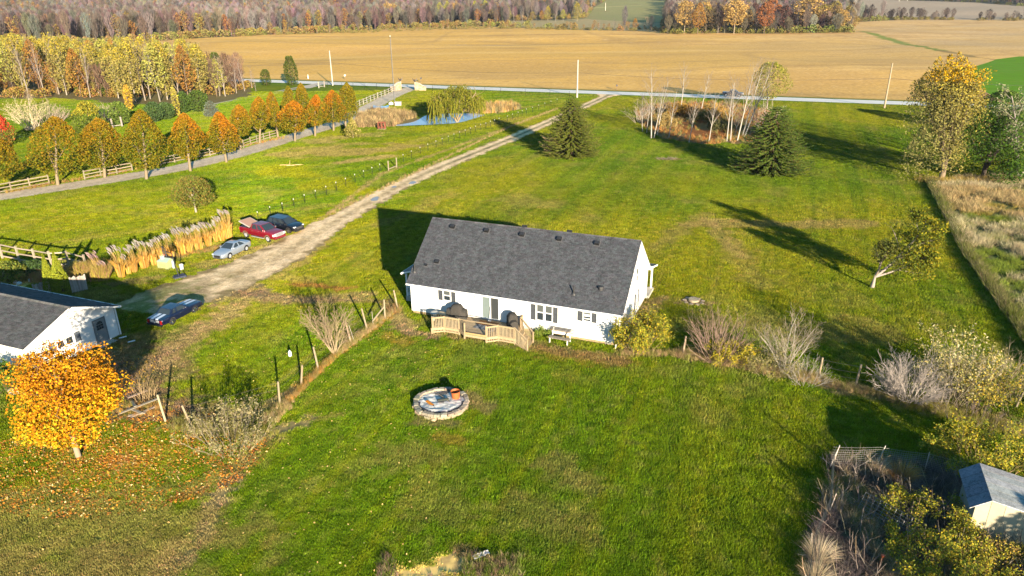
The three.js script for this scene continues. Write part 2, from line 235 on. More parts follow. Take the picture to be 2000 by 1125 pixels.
const out = [0, 0, 0, 0];
function put(c, k) { out[0] += (c[0] - out[0]) * k; out[1] += (c[1] - out[1]) * k; out[2] += (c[2] - out[2]) * k; }
function cover(x, z) {       // -> out: r, g, b and how bare it is
  out[3] = 0;
  const rd = roadD(x, z), n1 = fbm(x * 0.035, z * 0.035, 3), n2 = fbm(x * 0.28 + 40, z * 0.28, 2), n3 = vn(x * 1.7, z * 1.7), n4 = vn(x * 5.3 + 9, z * 5.3);
  if (rd > 5.2) {
    const band = fbm(x * 0.006 + z * 0.004, z * 0.05 - x * 0.004, 3), rowy = vn(x * 0.12 - z * 0.03, z * 1.25), spk = vn(x * 1.3, z * 1.3);
    if (inside(winter, x, z)) { out[0] = 0.085; out[1] = 0.20; out[2] = 0.006; put(L.green, 0.6 * n2); if (vn(x * .05, z * .8) > .82) put(L.tan, 0.25); out[3] = 0; return; }
    if (inside(field, x, z)) {
      const f = L.field; out[0] = f[0]; out[1] = f[1]; out[2] = f[2];
      put(L.fieldC, sm(0.45, 0.75, band) * 0.75); put(L.fieldB, sm(0.5, 0.25, fbm(x * 0.012 + 5, z * 0.02, 3)) * 0.7); put(L.grey, sm(20, 320, x) * 0.55 * (0.5 + n1)); put(L.fieldB, sm(0.55, 0.9, rowy) * 0.6); put([0.30, 0.18, 0.07], sm(0.6, 0.8, fbm(x * 0.02 + 9, z * 0.06 + 2, 3)) * 0.45); put([0.30, 0.18, 0.07], sm(0.035, 0.0, Math.abs(vn(x * 0.012 + 2, z * 0.012 + 5) - 0.5)) * 0.35); put([0.30, 0.19, 0.08], sm(0.88, 0.96, vn(x * 0.004 - 2, z * 0.55 - x * 0.02)) * 0.5); put([0.58, 0.40, 0.2], sm(0.72, 0.95, spk) * 0.45); put([0.22, 0.13, 0.07], sm(0.35, 0.05, spk) * 0.35);
      out[3] = 1; if (rd < 9) put(L.dry, 0.6 * sm(9, 5.5, rd)); 
    } else if (inside(pasture, x, z)) { put2(L.olive); put(L.grey, 0.5 * n2 + 0.2); }
    else if (inside(knoll, x, z)) { put2([0.19, 0.19, 0.075]); put(L.tan, 0.35 * band + sm(0.55, 0.8, n1) * 0.5); }
    else if (inside(greyField, x, z)) { put2([0.29, 0.225, 0.165]); put(L.tan, 0.3 * band); }
    else if (inside(clearing, x, z)) { put2([0.34, 0.28, 0.15]); }
    else { put2(L.wood); put(L.olive, 0.5 * n1); }
    for (const s of farStrokes) blend(s, x, z);
    const k = 0.86 + 0.28 * vn(x * 2.1, z * 2.1); out[0] *= k; out[1] *= k; out[2] *= k; return;
  }
  const g = L.green; out[0] = g[0]; out[1] = g[1]; out[2] = g[2];
  put(L.yellow, sm(0.42, 0.72, n1) * 0.6 + 0.3 * sm(50, 75, z) * sm(0.25, 0.6, n1)); put(L.deep, sm(0.55, 0.2, fbm(x * 0.06 + 70, z * 0.06, 2)) * 0.55); put(L.dry, sm(0.55, 0.9, n2) * 0.34); put(L.dry, sm(0.66, 0.95, n3) * 0.3); put(L.deep, sm(0.4, 0.05, n3) * 0.4);
  { const up = sm(52, 80, z) * sm(-30, -8, x - (z - 60) * 0.1); put(L.dry, up * 0.16 * n2); }
  // mowing: to the right of the gravel drive in lines running away from the house, on the left along the drive
  const st = x > -26 + (z - 60) * 0.36 ? x * 0.937 - z * 0.349 : x * 0.45 - z * 0.89; const w = Math.sin(st * 1.15 + n1 * 1.5) * 0.6 + Math.sin(st * 4.6 + n1) * 0.5, wk = 0.18 + 0.24 * vn(x * 0.03 + 50, z * 0.03); put(L.deep, wk * (w > 0 ? w : 0)); put(L.yellow, wk * (w < 0 ? -w : 0)); put(L.deep, sm(0.74, 0.95, vn(st * 0.9, z * 0.02)) * 0.26); put(L.dry, sm(0.8, 0.97, vn(st * 0.7 + 40, z * 0.015)) * 0.3);
  const wx = x + (fbm(x * 0.4, z * 0.4, 2) - 0.5) * 3.2, wz = z + (fbm(x * 0.4 + 31, z * 0.4, 2) - 0.5) * 5;
  if (inside(meadow, x, z)) { put([0.10, 0.095, 0.03], 0.9); put(L.tan, 0.4 * sm(0.3, 0.7, n2)); out[3] = 0.2; }
  else if (inside(hollow, wx, wz)) { put([0.15, 0.085, 0.045], 0.85); put(L.dry, sm(0.45, 0.8, n2)); out[3] = 1; if (inside(hollowIn, x, z)) put([0.22, 0.075, 0.02], 0.8); }
  else if (inside(bankA, wx, wz) || inside(bankB, wx, wz)) { put(L.dry, 0.9); put(L.soil, n2); out[3] = 1; }
  else if (inside(weeds, wx, wz)) { put([0.07, 0.05, 0.035], 0.85); out[3] = 1; }
  else if (inside(woodland, wx, wz)) { put([0.12, 0.085, 0.045], 0.9); put(L.olive, 0.4 * n2); out[3] = 1; }
  for (const s of strokes) blend(s, x, z);
  if (rd > -5.5) { put(L.deep, 0.5); }
  const k = 0.8 + 0.28 * n4 + 0.14 * n3; out[0] *= k; out[1] *= k; out[2] *= k;
}
function put2(c) { out[0] = c[0]; out[1] = c[1]; out[2] = c[2]; }
function blend(s, x, z) {
  const b = s.bb; if (x < b[0] || x > b[1] || z < b[2] || z > b[3]) return;
  const dx = s.b[0] - s.a[0], dz = s.b[1] - s.a[1], q = dx * dx + dz * dz || 1, t = clamp(((x - s.a[0]) * dx + (z - s.a[1]) * dz) / q), d = Math.hypot(x - s.a[0] - dx * t, z - s.a[1] - dz * t) / s.w;
  if (d > 1.6) return;
  const n = fbm(x * s.f * 1.8, z * s.f * 1.8, 3), e = sm(1.15, 0.45, d + (n - 0.5) * 2.2) * s.k; put(s.col, e); out[3] = Math.max(out[3], e * s.bare);
}
const farStrokes = []; { const keep = strokes.length; streak(1680, 62, 1745, 76, 3.5, [0.17, 0.19, 0.04], 1, 0.1); streak(1745, 76, 1835, 101, 3.2, [0.17, 0.19, 0.04], 1, 0.1); streak(1835, 101, 1900, 113, 2.2, [0.24, 0.16, 0.06], 1, 0.1); streak(1900, 113, 1950, 118, 1.6, [0.24, 0.16, 0.06], 0.8, 0.1); streak(1905, 165, 1935, 195, 3, [0.27, 0.14, 0.09], 0.9, 0.1);
  streak(460, 72, 1300, 66, 3.0, [0.2, 0.09, 0.04], 0.5, 0.06); streak(1320, 67, 1660, 67, 3, [0.28, 0.12, 0.05], 0.5, 0.06); streak(1140, 31, 1290, 26, 5, [0.34, 0.3, 0.13], 0.6, 0.05);
  farStrokes.push(...strokes.splice(keep)); }
// gentle swells of the big field and low hills far off; level where the house stands
function land(x, z) {
  const rd = roadD(x, z); if (rd < 8) return 0;
  const k = sm(8, 90, rd); return k * ((fbm(x * 0.008 + 3, z * 0.011 + 8, 2) - 0.5) * 4.2) + sm(700, 1500, z) * (14 + 22 * fbm(x * 0.0016 + 2, z * 0.0012, 2));
}
function sheet(name, label, kindName, x0, x1, z0, z1, nx, nz, W, H, mat) {
  const d = new Uint8Array(W * H * 4), S = (v) => Math.round(255 * (v <= 0.0031308 ? v * 12.92 : 1.055 * Math.pow(v, 1 / 2.4) - 0.055));
  const lut = new Uint8Array(4096); for (let i = 0; i < 4096; i++) lut[i] = S(i / 4095 * 0.8);
  for (let j = 0; j < H; j++) for (let i = 0; i < W; i++) { cover(lerp(x0, x1, (i + 0.5) / W), lerp(z0, z1, (j + 0.5) / H)); const o = (j * W + i) * 4; for (let c = 0; c < 3; c++) d[o + c] = lut[clamp(out[c] / 0.8 * 4095, 0, 4095) | 0]; d[o + 3] = 255; }
  const t = new THREE.DataTexture(d, W, H); t.colorSpace = THREE.SRGBColorSpace; t.magFilter = THREE.LinearFilter; t.needsUpdate = true;
  const p = [], u = [], ix = [];
  for (let j = 0; j <= nz; j++) for (let i = 0; i <= nx; i++) { const x = lerp(x0, x1, i / nx), z = lerp(z0, z1, j / nz); p.push(x, land(x, z), -z); u.push(i / nx, j / nz); }
  for (let j = 0; j < nz; j++) for (let i = 0; i < nx; i++) { const a = j * (nx + 1) + i, b = a + 1, c = a + nx + 1, e = c + 1; ix.push(a, b, e, a, e, c); }
  const g = new THREE.BufferGeometry(); g.setAttribute('position', new THREE.Float32BufferAttribute(p, 3)); g.setAttribute('uv', new THREE.Float32BufferAttribute(u, 2)); g.setIndex(ix); g.computeVertexNormals();
  const m = new THREE.Mesh(g, std([1, 1, 1], 0.95, { map: t, ...mat })); m.name = numbered(name); m.receiveShadow = true; scene.add(m); return tag(m, label, kindName, null, 'structure');
}
sheet('lawn', 'mown green lawn round the white house', 'lawn', -80, 80, 20, 100, 2, 2, 2048, 2048);
sheet('lawn', 'farther lawn with pond and trees, up to the road', 'lawn', -230, 230, 100, 232, 92, 66, 2048, 2048);
sheet('field', 'wide tan harvested field beyond the road', 'field', -460, 460, 232, 450, 184, 109, 2048, 2048);
sheet('farmland', 'far fields and pasture beneath the distant woods', 'farmland', -1500, 1500, 450, 2000, 150, 155, 2048, 1024);
{ const m = new MB(), N = 60; for (let i = 0; i < N; i++) for (let j = 0; j < 12; j++) { const P = (a, b) => { const x = lerp(-3200, 3200, a / N), z = lerp(2000, 4200, b / 12); return [x, land(x, z) + sm(2000, 3200, z) * (30 + 30 * vn(x * .002, 3)), -z]; }; m.quad(P(i, j), P(i + 1, j), P(i + 1, j + 1), P(i, j + 1), jit([0.11, 0.09, 0.085], PERM.length ? () => vn(i * 3.1, j * 7.7) : 0)); }
  tag(m.build('hills', M.straw), 'low wooded hills on the horizon', 'hills', null, 'structure'); }

// ---------- roads and drives: sheets with uneven edges ----------
// cols(s, t): colour at s metres along, t -1..1 across
function lane(name, label, pts, wid, colf, y, mat, edge = 0.25, step = 0.6, nx = 14) {
  const P = pts.map((q) => G(q[0], q[1])), curve = new THREE.CatmullRomCurve3(P.map((q) => new THREE.Vector3(q[0], 0, q[1])), false, 'centripetal'), len = curve.getLength(), n = Math.ceil(len / step), p = [], c = [], u = [], ix = [];
  const poly2 = []; const lf = [], rt = [];
  for (let i = 0; i <= n; i++) {
    const s = i / n, q = curve.getPointAt(s), d = curve.getTangentAt(s), nx_ = -d.z, nz_ = d.x, W = typeof wid === 'function' ? wid(s) : wid;
    for (let j = 0; j <= nx; j++) {
      let t = j / nx * 2 - 1; const e = Math.abs(t) > 0.99 ? (fbm(i * 0.33 + (t > 0 ? 50 : 0), 3.3, 3) - 0.5) * edge * 2.4 : 0; const o = t * (W / 2 + e);
      const X = q.x - nx_ * o, Z = q.z - nz_ * o; p.push(X, y + Math.max(0, land(X, Z)), -Z); u.push(o * 0.5, s * len * 0.5); const cc = colf(s * len, t, X, Z, W); c.push(...cc); if (j === 0) lf.push([X, Z]); if (j === nx) rt.push([X, Z]);
    }
  }
  for (let i = 0; i < n; i++) for (let j = 0; j < nx; j++) { const a = i * (nx + 1) + j, b = a + 1, e = a + nx + 1, f = e + 1; ix.push(a, b, f, a, f, e); }
  const g = new THREE.BufferGeometry(); g.setAttribute('position', new THREE.Float32BufferAttribute(p, 3)); g.setAttribute('color', new THREE.Float32BufferAttribute(c, 3)); g.setAttribute('uv', new THREE.Float32BufferAttribute(u, 2)); g.setIndex(ix); g.computeVertexNormals();
  const m = new THREE.Mesh(g, mat); m.name = numbered(name); m.receiveShadow = true; scene.add(m); tag(m, label, name.replace(/_/g, ' '), null, 'structure');
  const o = [...lf, ...rt.reverse()]; o.bb = [Math.min(...o.map((q) => q[0])), Math.max(...o.map((q) => q[0])), Math.min(...o.map((q) => q[1])), Math.max(...o.map((q) => q[1]))]; return o;
}
const gravelM = VC(0.95, { map: gritT, bumpMap: gritT, bumpScale: 0.006 });
const hill = (t, a, w) => Math.exp(-((t - a) * (t - a)) / (w * w));
const GRAV = [0.82, 0.58, 0.33];
const drive1 = lane('gravel_drive', 'pale rutted gravel drive running from the road past the parked vehicles', [[285, 612], [350, 578], [440, 545], [545, 498], [640, 441], [720, 395], [800, 353], [880, 318], [960, 286], [1050, 248], [1110, 221], [1160, 199], [1192, 184]], (s) => lerp(8.6, 4.3, sm(0, 0.24, s)) - 0.5 * sm(0.3, 0.8, s) + 5 * sm(0.965, 1, s), (s, t, X, Z, W) => {
  const n = fbm(X * 0.9, Z * 0.9, 3), m = fbm(X * 0.2, Z * 0.2, 2); const nf = vn(X * 3.1, Z * 3.1), ng = vn(X * 1.4 + 5, Z * 0.5); let c = mix3(GRAV, [0.50, 0.33, 0.17], clamp(sm(0.4, 0.75, n) * 0.6 + sm(0.5, 0.9, nf) * 0.5 + sm(0.55, 0.85, ng) * 0.4)); c = mix3(c, [0.95, 0.78, 0.56], sm(0.25, 0.0, nf) * 0.6);
  const far = sm(40, 75, s); c = mix3(c, [0.15, 0.15, 0.07], hill(t, 0, 0.26) * lerp(0.25, 0.8, far) * (0.5 + n)); c = mix3(c, [0.88, 0.65, 0.41], (hill(t, 0.52, 0.2) + hill(t, -0.52, 0.2)) * 0.5 * (0.4 + m)); const en = sm(16, 2, s) * sm(0.35, 0.6, fbm(X * 0.7 + 3, Z * 0.7, 3) + sm(9, 0, s) * 0.35); c = mix3(c, n > 0.5 ? [0.08, 0.11, 0.01] : [0.26, 0.19, 0.1], en * 0.85); c = mix3(c, [0.22, 0.16, 0.07], sm(0.7, 1.0, Math.abs(t) + (n - 0.5) * 0.8) * 0.8); return c; }, 0.008, gravelM, 0.7, 0.3, 30);
const drive2 = lane('asphalt_drive', 'grey asphalt drive lined with maples and rail fence', [[-160, 414], [0, 385], [120, 366], [240, 347], [340, 330], [440, 307], [520, 284], [590, 262], [650, 243], [690, 226], [730, 205], [775, 183], [812, 170], [836, 166]], (s) => 5.6 + 5 * sm(0.95, 1, s), (s, t, X, Z) => mix3(mix3([0.47, 0.385, 0.29], [0.58, 0.485, 0.37], fbm(X * 0.3, Z * 0.3)), [0.34, 0.25, 0.15], sm(0.8, 1, Math.abs(t) + (fbm(X, Z) - 0.5) * 0.4) * 0.7), 0.008, VC(0.92, { map: gritT }), 0.2, 0.8, 10);
const roadPts = [[-1200, 0], [1500, 0]].map(([s]) => [RA[0] + RD[0] * s, RA[1] + RD[1] * s]);
{ const m = new MB(), N = 300; for (let i = 0; i < N; i++) { const s0 = lerp(-300, 420, i / N), s1 = lerp(-300, 420, (i + 1) / N), P = (s, d) => [RA[0] + RD[0] * s + RN[0] * d, 0.012, -(RA[1] + RD[1] * s + RN[1] * d)];
  for (let k = 0; k < 8; k++) { const d0 = lerp(-3.4, 3.4, k / 8), d1 = lerp(-3.4, 3.4, (k + 1) / 8), e = fbm(s0 * 0.25, k * 3); m.quad(P(s0, d0), P(s1, d0), P(s1, d1), P(s0, d1), mix3([0.46, 0.445, 0.42], [0.58, 0.56, 0.53], e)); } }
  tag(m.build('road', VC(0.8)), 'pale grey country road crossing between lawn and field', 'road', null, 'structure'); }
{ const m = new MB(), P = (s, d) => [RA[0] + RD[0] * s + RN[0] * d, 0.017, -(RA[1] + RD[1] * s + RN[1] * d)]; for (let s = -300; s < 420; s += 10) { m.quad(P(s, -0.08), P(s + 3, -0.08), P(s + 3, 0.08), P(s, 0.08), [0.5, 0.4, 0.1]); }
  for (const e of [-3.05, 3.05]) m.quad(P(-300, e - 0.06), P(420, e - 0.06), P(420, e + 0.06), P(-300, e + 0.06), [0.7, 0.7, 0.7]);
  tag(m.build('road_markings', VC(0.7)), 'worn paint lines along the country road', 'road markings', null, 'structure'); }
lane('farm_track', 'two pale wheel tracks of the neighbouring farm lane behind the maples', [[-60, 283], [0, 274], [60, 262], [155, 250], [230, 240], [330, 222], [420, 204], [490, 190], [550, 178], [600, 168], [640, 160]], 3.6, (s, t, X, Z) => mix3([0.10, 0.11, 0.035], [0.50, 0.43, 0.35], clamp(hill(t, 0.6, 0.24) + hill(t, -0.6, 0.24)) * (0.75 + 0.3 * fbm(X, Z))), 0.009, VC(0.95), 0.15, 1.0, 14);
lane('farm_track', 'pale apron where the farm lane meets the road left of the pole', [[592, 172], [615, 166], [640, 160.5]], 5, (s, t, X, Z) => mix3([0.42, 0.37, 0.31], [0.34, 0.3, 0.24], fbm(X, Z)), 0.0135, VC(0.95), 0.4, 1, 6);
// puddled patches on the gravel
[[868, 0]].length; for (const [x, y, r] of [[733, 388, 0.9], [806, 357, 0.8], [770, 365, 0.5]]) { const g = G(x, y), m = new MB(), k = 18; for (let i = 0; i < k; i++) { const f = (a) => { const t = a / k * 6.283, q = r * (0.7 + 0.6 * vn(a % k * 0.9, x)); return [g[0] + Math.cos(t) * q * 0.7, 0.02, -(g[1] + Math.sin(t) * q * 1.2)]; }; m.tri([g[0], 0.02, -g[1]], f(i), f(i + 1), [0.26, 0.25, 0.24]); } tag(m.build('puddle', VC(0.25)), ['grey damp patch on the gravel drive nearest the parked dark vehicle', 'grey damp patch on the gravel drive farthest towards the road', 'small brown damp patch between two grey ones on the gravel'][[733, 806, 770].indexOf(x)], 'puddle', null, 'structure'); }
// pond
{ const pts = [[775, 246], [812, 244.5], [850, 243], [893, 240], [925, 232], [946, 223.5], [915, 221.5], [880, 222], [850, 222.5], [832, 226], [815, 235], [800, 240], [770, 245]].map((q) => G(q[0], q[1])), sh = new THREE.Shape(new THREE.CatmullRomCurve3(pts.map((q) => new THREE.Vector3(q[0], q[1], 0)), true).getPoints(90).map((q) => new THREE.Vector2(q.x, q.y)));
  const g = new THREE.ShapeGeometry(sh); g.rotateX(-Math.PI / 2); const rip = tex(256, 256, (u, v) => { const k = 0.5 * tn(u, v, 24, 3) + 0.5 * tn(u, v, 60, 4); return [k, k, k]; }); const q = g.attributes.position, u = new Float32Array(q.count * 2); for (let i = 0; i < q.count; i++) { u[2 * i] = q.getX(i) / 6; u[2 * i + 1] = q.getZ(i) / 6; } g.setAttribute('uv', new THREE.BufferAttribute(u, 2));
  const m = new THREE.Mesh(g, std([0.24, 0.37, 0.52], 0.05, { bumpMap: rip, bumpScale: 0.012 })); m.position.y = 0.03; m.name = 'pond'; m.receiveShadow = true; scene.add(m); tag(m, 'small blue pond beneath the willow', 'pond', null, 'structure'); }

// ---------- grass blades on the nearer lawn, tall meadow grass, fallen leaves ----------
const blockers = [];   // footprints without grass: [x, z, r]
function tuft(n, h, w, spread, seed, lean = 0.5) { const R = rng(seed), m = new MB(); for (let i = 0; i < n; i++) { const a = R() * 6.283, r = R() * spread, x = Math.cos(a) * r, z = Math.sin(a) * r, b = R() * 6.283, hh = h * (0.6 + 0.6 * R()), l = lean * hh * R(), c = 0.75 + 0.5 * R(); const dx = Math.cos(b) * w / 2, dz = Math.sin(b) * w / 2, e = R() * 6.283; m.tri([x - dx, 0, z - dz], [x + dx, 0, z + dz], [x + Math.cos(e) * l, hh, z + Math.sin(e) * l], [c, c, c]); } return m.geo(); }
function scatter(name, label, category, geo, mat, list) {
  const m = new THREE.InstancedMesh(geo, mat, list.length), q = new THREE.Quaternion(), e = new THREE.Euler(), s = new THREE.Vector3(), p = new THREE.Vector3(), M4 = new THREE.Matrix4(), c = new THREE.Color();
  list.forEach((o, i) => { e.set(o.tx || 0, o.a, o.tz || 0); q.setFromEuler(e); p.set(o.x, o.y || 0, -o.z); if (o.sy) s.set(o.s, o.sy, o.s); else s.setScalar(o.s); m.setMatrixAt(i, M4.compose(p, q, s)); c.setRGB(...o.c); m.setColorAt(i, c); });
  m.name = numbered(name); m.castShadow = m.receiveShadow = true; scene.add(m); return tag(m, label, category, null, 'stuff');
}
const roughM = VC(0.85);
const pondB = poly(775, 248, 850, 245, 893, 242, 950, 225, 915, 219, 832, 223, 770, 244);
{ const R = rng(5), list = [], farGrass = [], N = 330000;
  for (let i = 0; i < N; i++) {
    const z = 28 + 80 * Math.pow(R(), 1.25), hw = (z * 0.73 + 6), x = (R() * 2 - 1) * hw; cover(x, z); const b = out[3]; if (b > 0.25 && R() < b * 1.1) continue; if (inside(drive1, x, z) || inside(meadow, x, z) || inside(weeds, x, z) || inside(drive2, x, z)) continue;
    const c2 = vn(x * 2.6, z * 2.6), c3 = vn(x * 0.9 + 7, z * 0.9), k = (0.55 + 0.75 * R()) * (0.72 + 0.4 * c2 + 0.16 * c3) * lerp(1.28, 1.2, sm(30, 75, z)); const dr = R() < 0.1 ? 1.35 : 1; list.push({ x, z, a: R() * 6.28, s: (0.7 + 0.45 * R() + 0.35 * c2) * (1 + z * 0.006), c: [out[0] * k * dr, out[1] * k, out[2] * k * dr] });
  }
  for (let i = 0; i < 330000; i++) {
    const z = 100 + 132 * Math.pow(R(), 0.9), x = (R() * 2 - 1) * (z * 0.74 + 6); if (z < 108 && R() > (z - 100) / 8) continue; cover(x, z); const b = out[3]; if (roadD(x, z) > -4.2 || (b > 0.25 && R() < b * 1.1)) continue; if (inside(drive1, x, z) || inside(meadow, x, z) || inside(drive2, x, z) || inside(pondB, x, z)) continue;
    const k = (0.6 + 0.75 * R()) * (0.95 + 0.25 * vn(x * 0.8, z * 0.8)); farGrass.push({ x, z, a: R() * 6.28, s: 0.8 + 0.5 * R(), c: [out[0] * k, out[1] * k, out[2] * k] });
  }
  scatter('grass', 'mown grass of the farther lawn round the pond and grove', 'grass', tuft(18, 0.11, 0.07, 0.62, 4, 0.9), roughM, farGrass);
  scatter('grass', 'short mown grass covering the lawn round the house', 'grass', tuft(9, 0.085, 0.035, 0.16, 3, 0.9), roughM, list); }
{ const R = rng(6), list = [];
  for (let i = 0; i < 42000; i++) { const z = 62 + 60 * R(), x = 45 + 70 * R(); if (!inside(meadow, x, z) || x > z * 0.78 + 14) continue; const n = fbm(x * 0.22, z * 0.22, 3), n2 = fbm(x * 0.07 + 9, z * 0.07, 2), t = sm(0.38, 0.62, n + (R() - 0.5) * 0.25); let c = mix3([0.115, 0.15, 0.02], [0.31, 0.26, 0.155], t); const gap = vn(x * 0.9, z * 1.3); if (gap < 0.36) continue; c = c.map((v) => v * (0.5 + gap)); if (n2 > 0.6) c = mix3(c, [0.32, 0.2, 0.06], 0.5); list.push({ x, z, a: R() * 6.28, s: 0.45 + 0.6 * t * R() + 0.4 * R() * gap, c: jit(c, R, 0.3) }); }
  for (const [a, b] of [[[1812, 352], [1888, 500]], [[1888, 500], [2008, 672]], [[2008, 672], [2060, 745]]]) { const p = G(...a), q = G(...b); for (let i = 0; i < 480; i++) { const t = R(); list.push({ x: lerp(p[0], q[0], t) + R() * 0.6, z: lerp(p[1], q[1], t) + (R() - 0.5) * 0.6, a: R() * 6.28, s: 0.75 + 0.45 * R(), c: jit(R() < 0.5 ? [0.17, 0.145, 0.07] : [0.09, 0.11, 0.015], R, 0.3) }); } }
  scatter('meadow_grass', 'tall rough tan and green meadow grass along the right of the lawn', 'grass', tuft(26, 0.75, 0.05, 0.4, 9, 1.0), roughM, list); }
// ---------- the white house ----------
const HA = -21.8 * Math.PI / 180, HX = -9.405, HZ = 62.16;                 // front left corner; x along the front, z towards the viewer
const hp = (x, z) => [HX + Math.cos(HA) * x + Math.sin(HA) * z, HZ + Math.sin(HA) * x - Math.cos(HA) * z];
const WHT = [0.62, 0.625, 0.63], TRIM = [0.68, 0.68, 0.68], SHUT = [0.035, 0.04, 0.048], SHG = [0.064, 0.068, 0.078];
// lapped boards on a wall in the x-y plane, facing +z; cut(y) -> [[x0, x1], ...] where there is wall at that height
function laps(m, y0, y1, cut, col, R, e = 0.17) { for (let y = y0; y < y1 - 0.01; y += e) { const t = Math.min(y1, y + e); const c = jit(col, R, 0.025); for (const [a, b] of cut((y + t) / 2)) { if (b - a < 0.02) continue; m.quad([a, y, 0.022], [b, y, 0.022], [b, t, 0.004], [a, t, 0.004], c); m.quad([a, y, 0.0], [b, y, 0.0], [b, y, 0.022], [a, y, 0.022], c); } } }
function shingles(m, x0, x1, s0, s1, at, R, base, w = 0.3, e = 0.15) {   // at(x, s, lift) -> point on the slope, s up the slope
  let k = 0; for (let s = s0; s < s1 - 0.02; s += e, k++) for (let x = x0 - (k % 2) * w * 0.5 - R() * 0.08; x < x1; x += w) {
    const a = Math.max(x0, x), b = Math.min(x1, x + w - 0.012); if (b - a < 0.03) continue; const th = 0.018 + 0.022 * (R() < 0.4 ? 1 : R() * 0.5), c = jit(base, R, 0.2), t = Math.min(s1, s + e + 0.02), f = s - R() * 0.02;
    m.quad(at(a, f, th), at(b, f, th), at(b, t, 0.012), at(a, t, 0.012), c); m.quad(at(a, f, 0), at(b, f, 0), at(b, f, th), at(a, f, th), c); m.quad(at(a, f, 0), at(a, f, th), at(a, t, 0.012), at(a, t, 0), c); m.quad(at(b, f, th), at(b, f, 0), at(b, t, 0), at(b, t, 0.012), c);
  }
}
// a sash window in the x-y plane facing +z: frame > panes, sill
function windowUnit(parent, x, y, w, h, o = {}) {
  const m = new MB(), f = 0.07, d0 = 0.02, d1 = 0.075; m.box(x, y, d0, x + f, y + h, d1, TRIM).box(x + w - f, y, d0, x + w, y + h, d1, TRIM).box(x + f, y + h - f, d0, x + w - f, y + h, d1, TRIM).box(x + f, y, d0, x + w - f, y + f, d1, TRIM);
  if (o.mid !== false) m.box(x + f, y + h / 2 - 0.04, d0 + 0.005, x + w - f, y + h / 2 + 0.04, d1 + 0.012, TRIM);
  if (o.bars) for (let i = 1; i < o.bars; i++) m.box(x + f, y + f + (h - 2 * f) * i / o.bars - 0.02, d0 + 0.004, x + w - f, y + f + (h - 2 * f) * i / o.bars + 0.02, d1 - 0.02, TRIM);
  const win = m.build('window', M.paint, parent);
  const s = new MB(); s.box(x - 0.06, y - 0.07, 0.022, x + w + 0.06, y - 0.001, 0.13, TRIM); s.build('sill', M.paint, win);
  const halves = o.mid === false ? [[y + f, y + h - f, 0]] : [[y + f, y + h / 2 - 0.04, 1], [y + h / 2 + 0.04, y + h - f, 0]];
  for (const [a, b, k] of halves) { const g = new MB(); g.box(x + f, a, d0 + 0.002, x + w - f, b, d0 + 0.014 + (k ? 0 : 0.012)); g.build('pane', k || o.dark ? M.glass : M.paneUp, win); }
  if (o.blind) { for (let i = 0; i < 3; i++) { const b = new MB(), q = y + h * [0.2, 0.55, 0.78][i]; b.box(x + f + 0.02, q, d0 + 0.03, x + w - f - 0.02, q + h * 0.1, d0 + 0.04, [0.5, 0.5, 0.47]); b.build('blind', M.paint, win); } }
  return win;
}
M.paneUp = std([0.07, 0.08, 0.08], 0.08);
function shutter(parent, x, y, w, h) { const m = new MB(); m.box(x, y, 0.022, x + 0.05, y + h, 0.06, SHUT).box(x + w - 0.05, y, 0.022, x + w, y + h, 0.06, SHUT); for (const q of [y, y + h * 0.5 - 0.03, y + h - 0.06]) m.box(x + 0.05, q, 0.022, x + w - 0.05, q + 0.06, 0.058, SHUT); for (let q = y + 0.07; q < y + h - 0.08; q += 0.06) m.quad([x + 0.05, q, 0.05], [x + w - 0.05, q, 0.05], [x + w - 0.05, q + 0.055, 0.026], [x + 0.05, q + 0.055, 0.026], SHUT); m.build('shutter', M.paint, parent); }
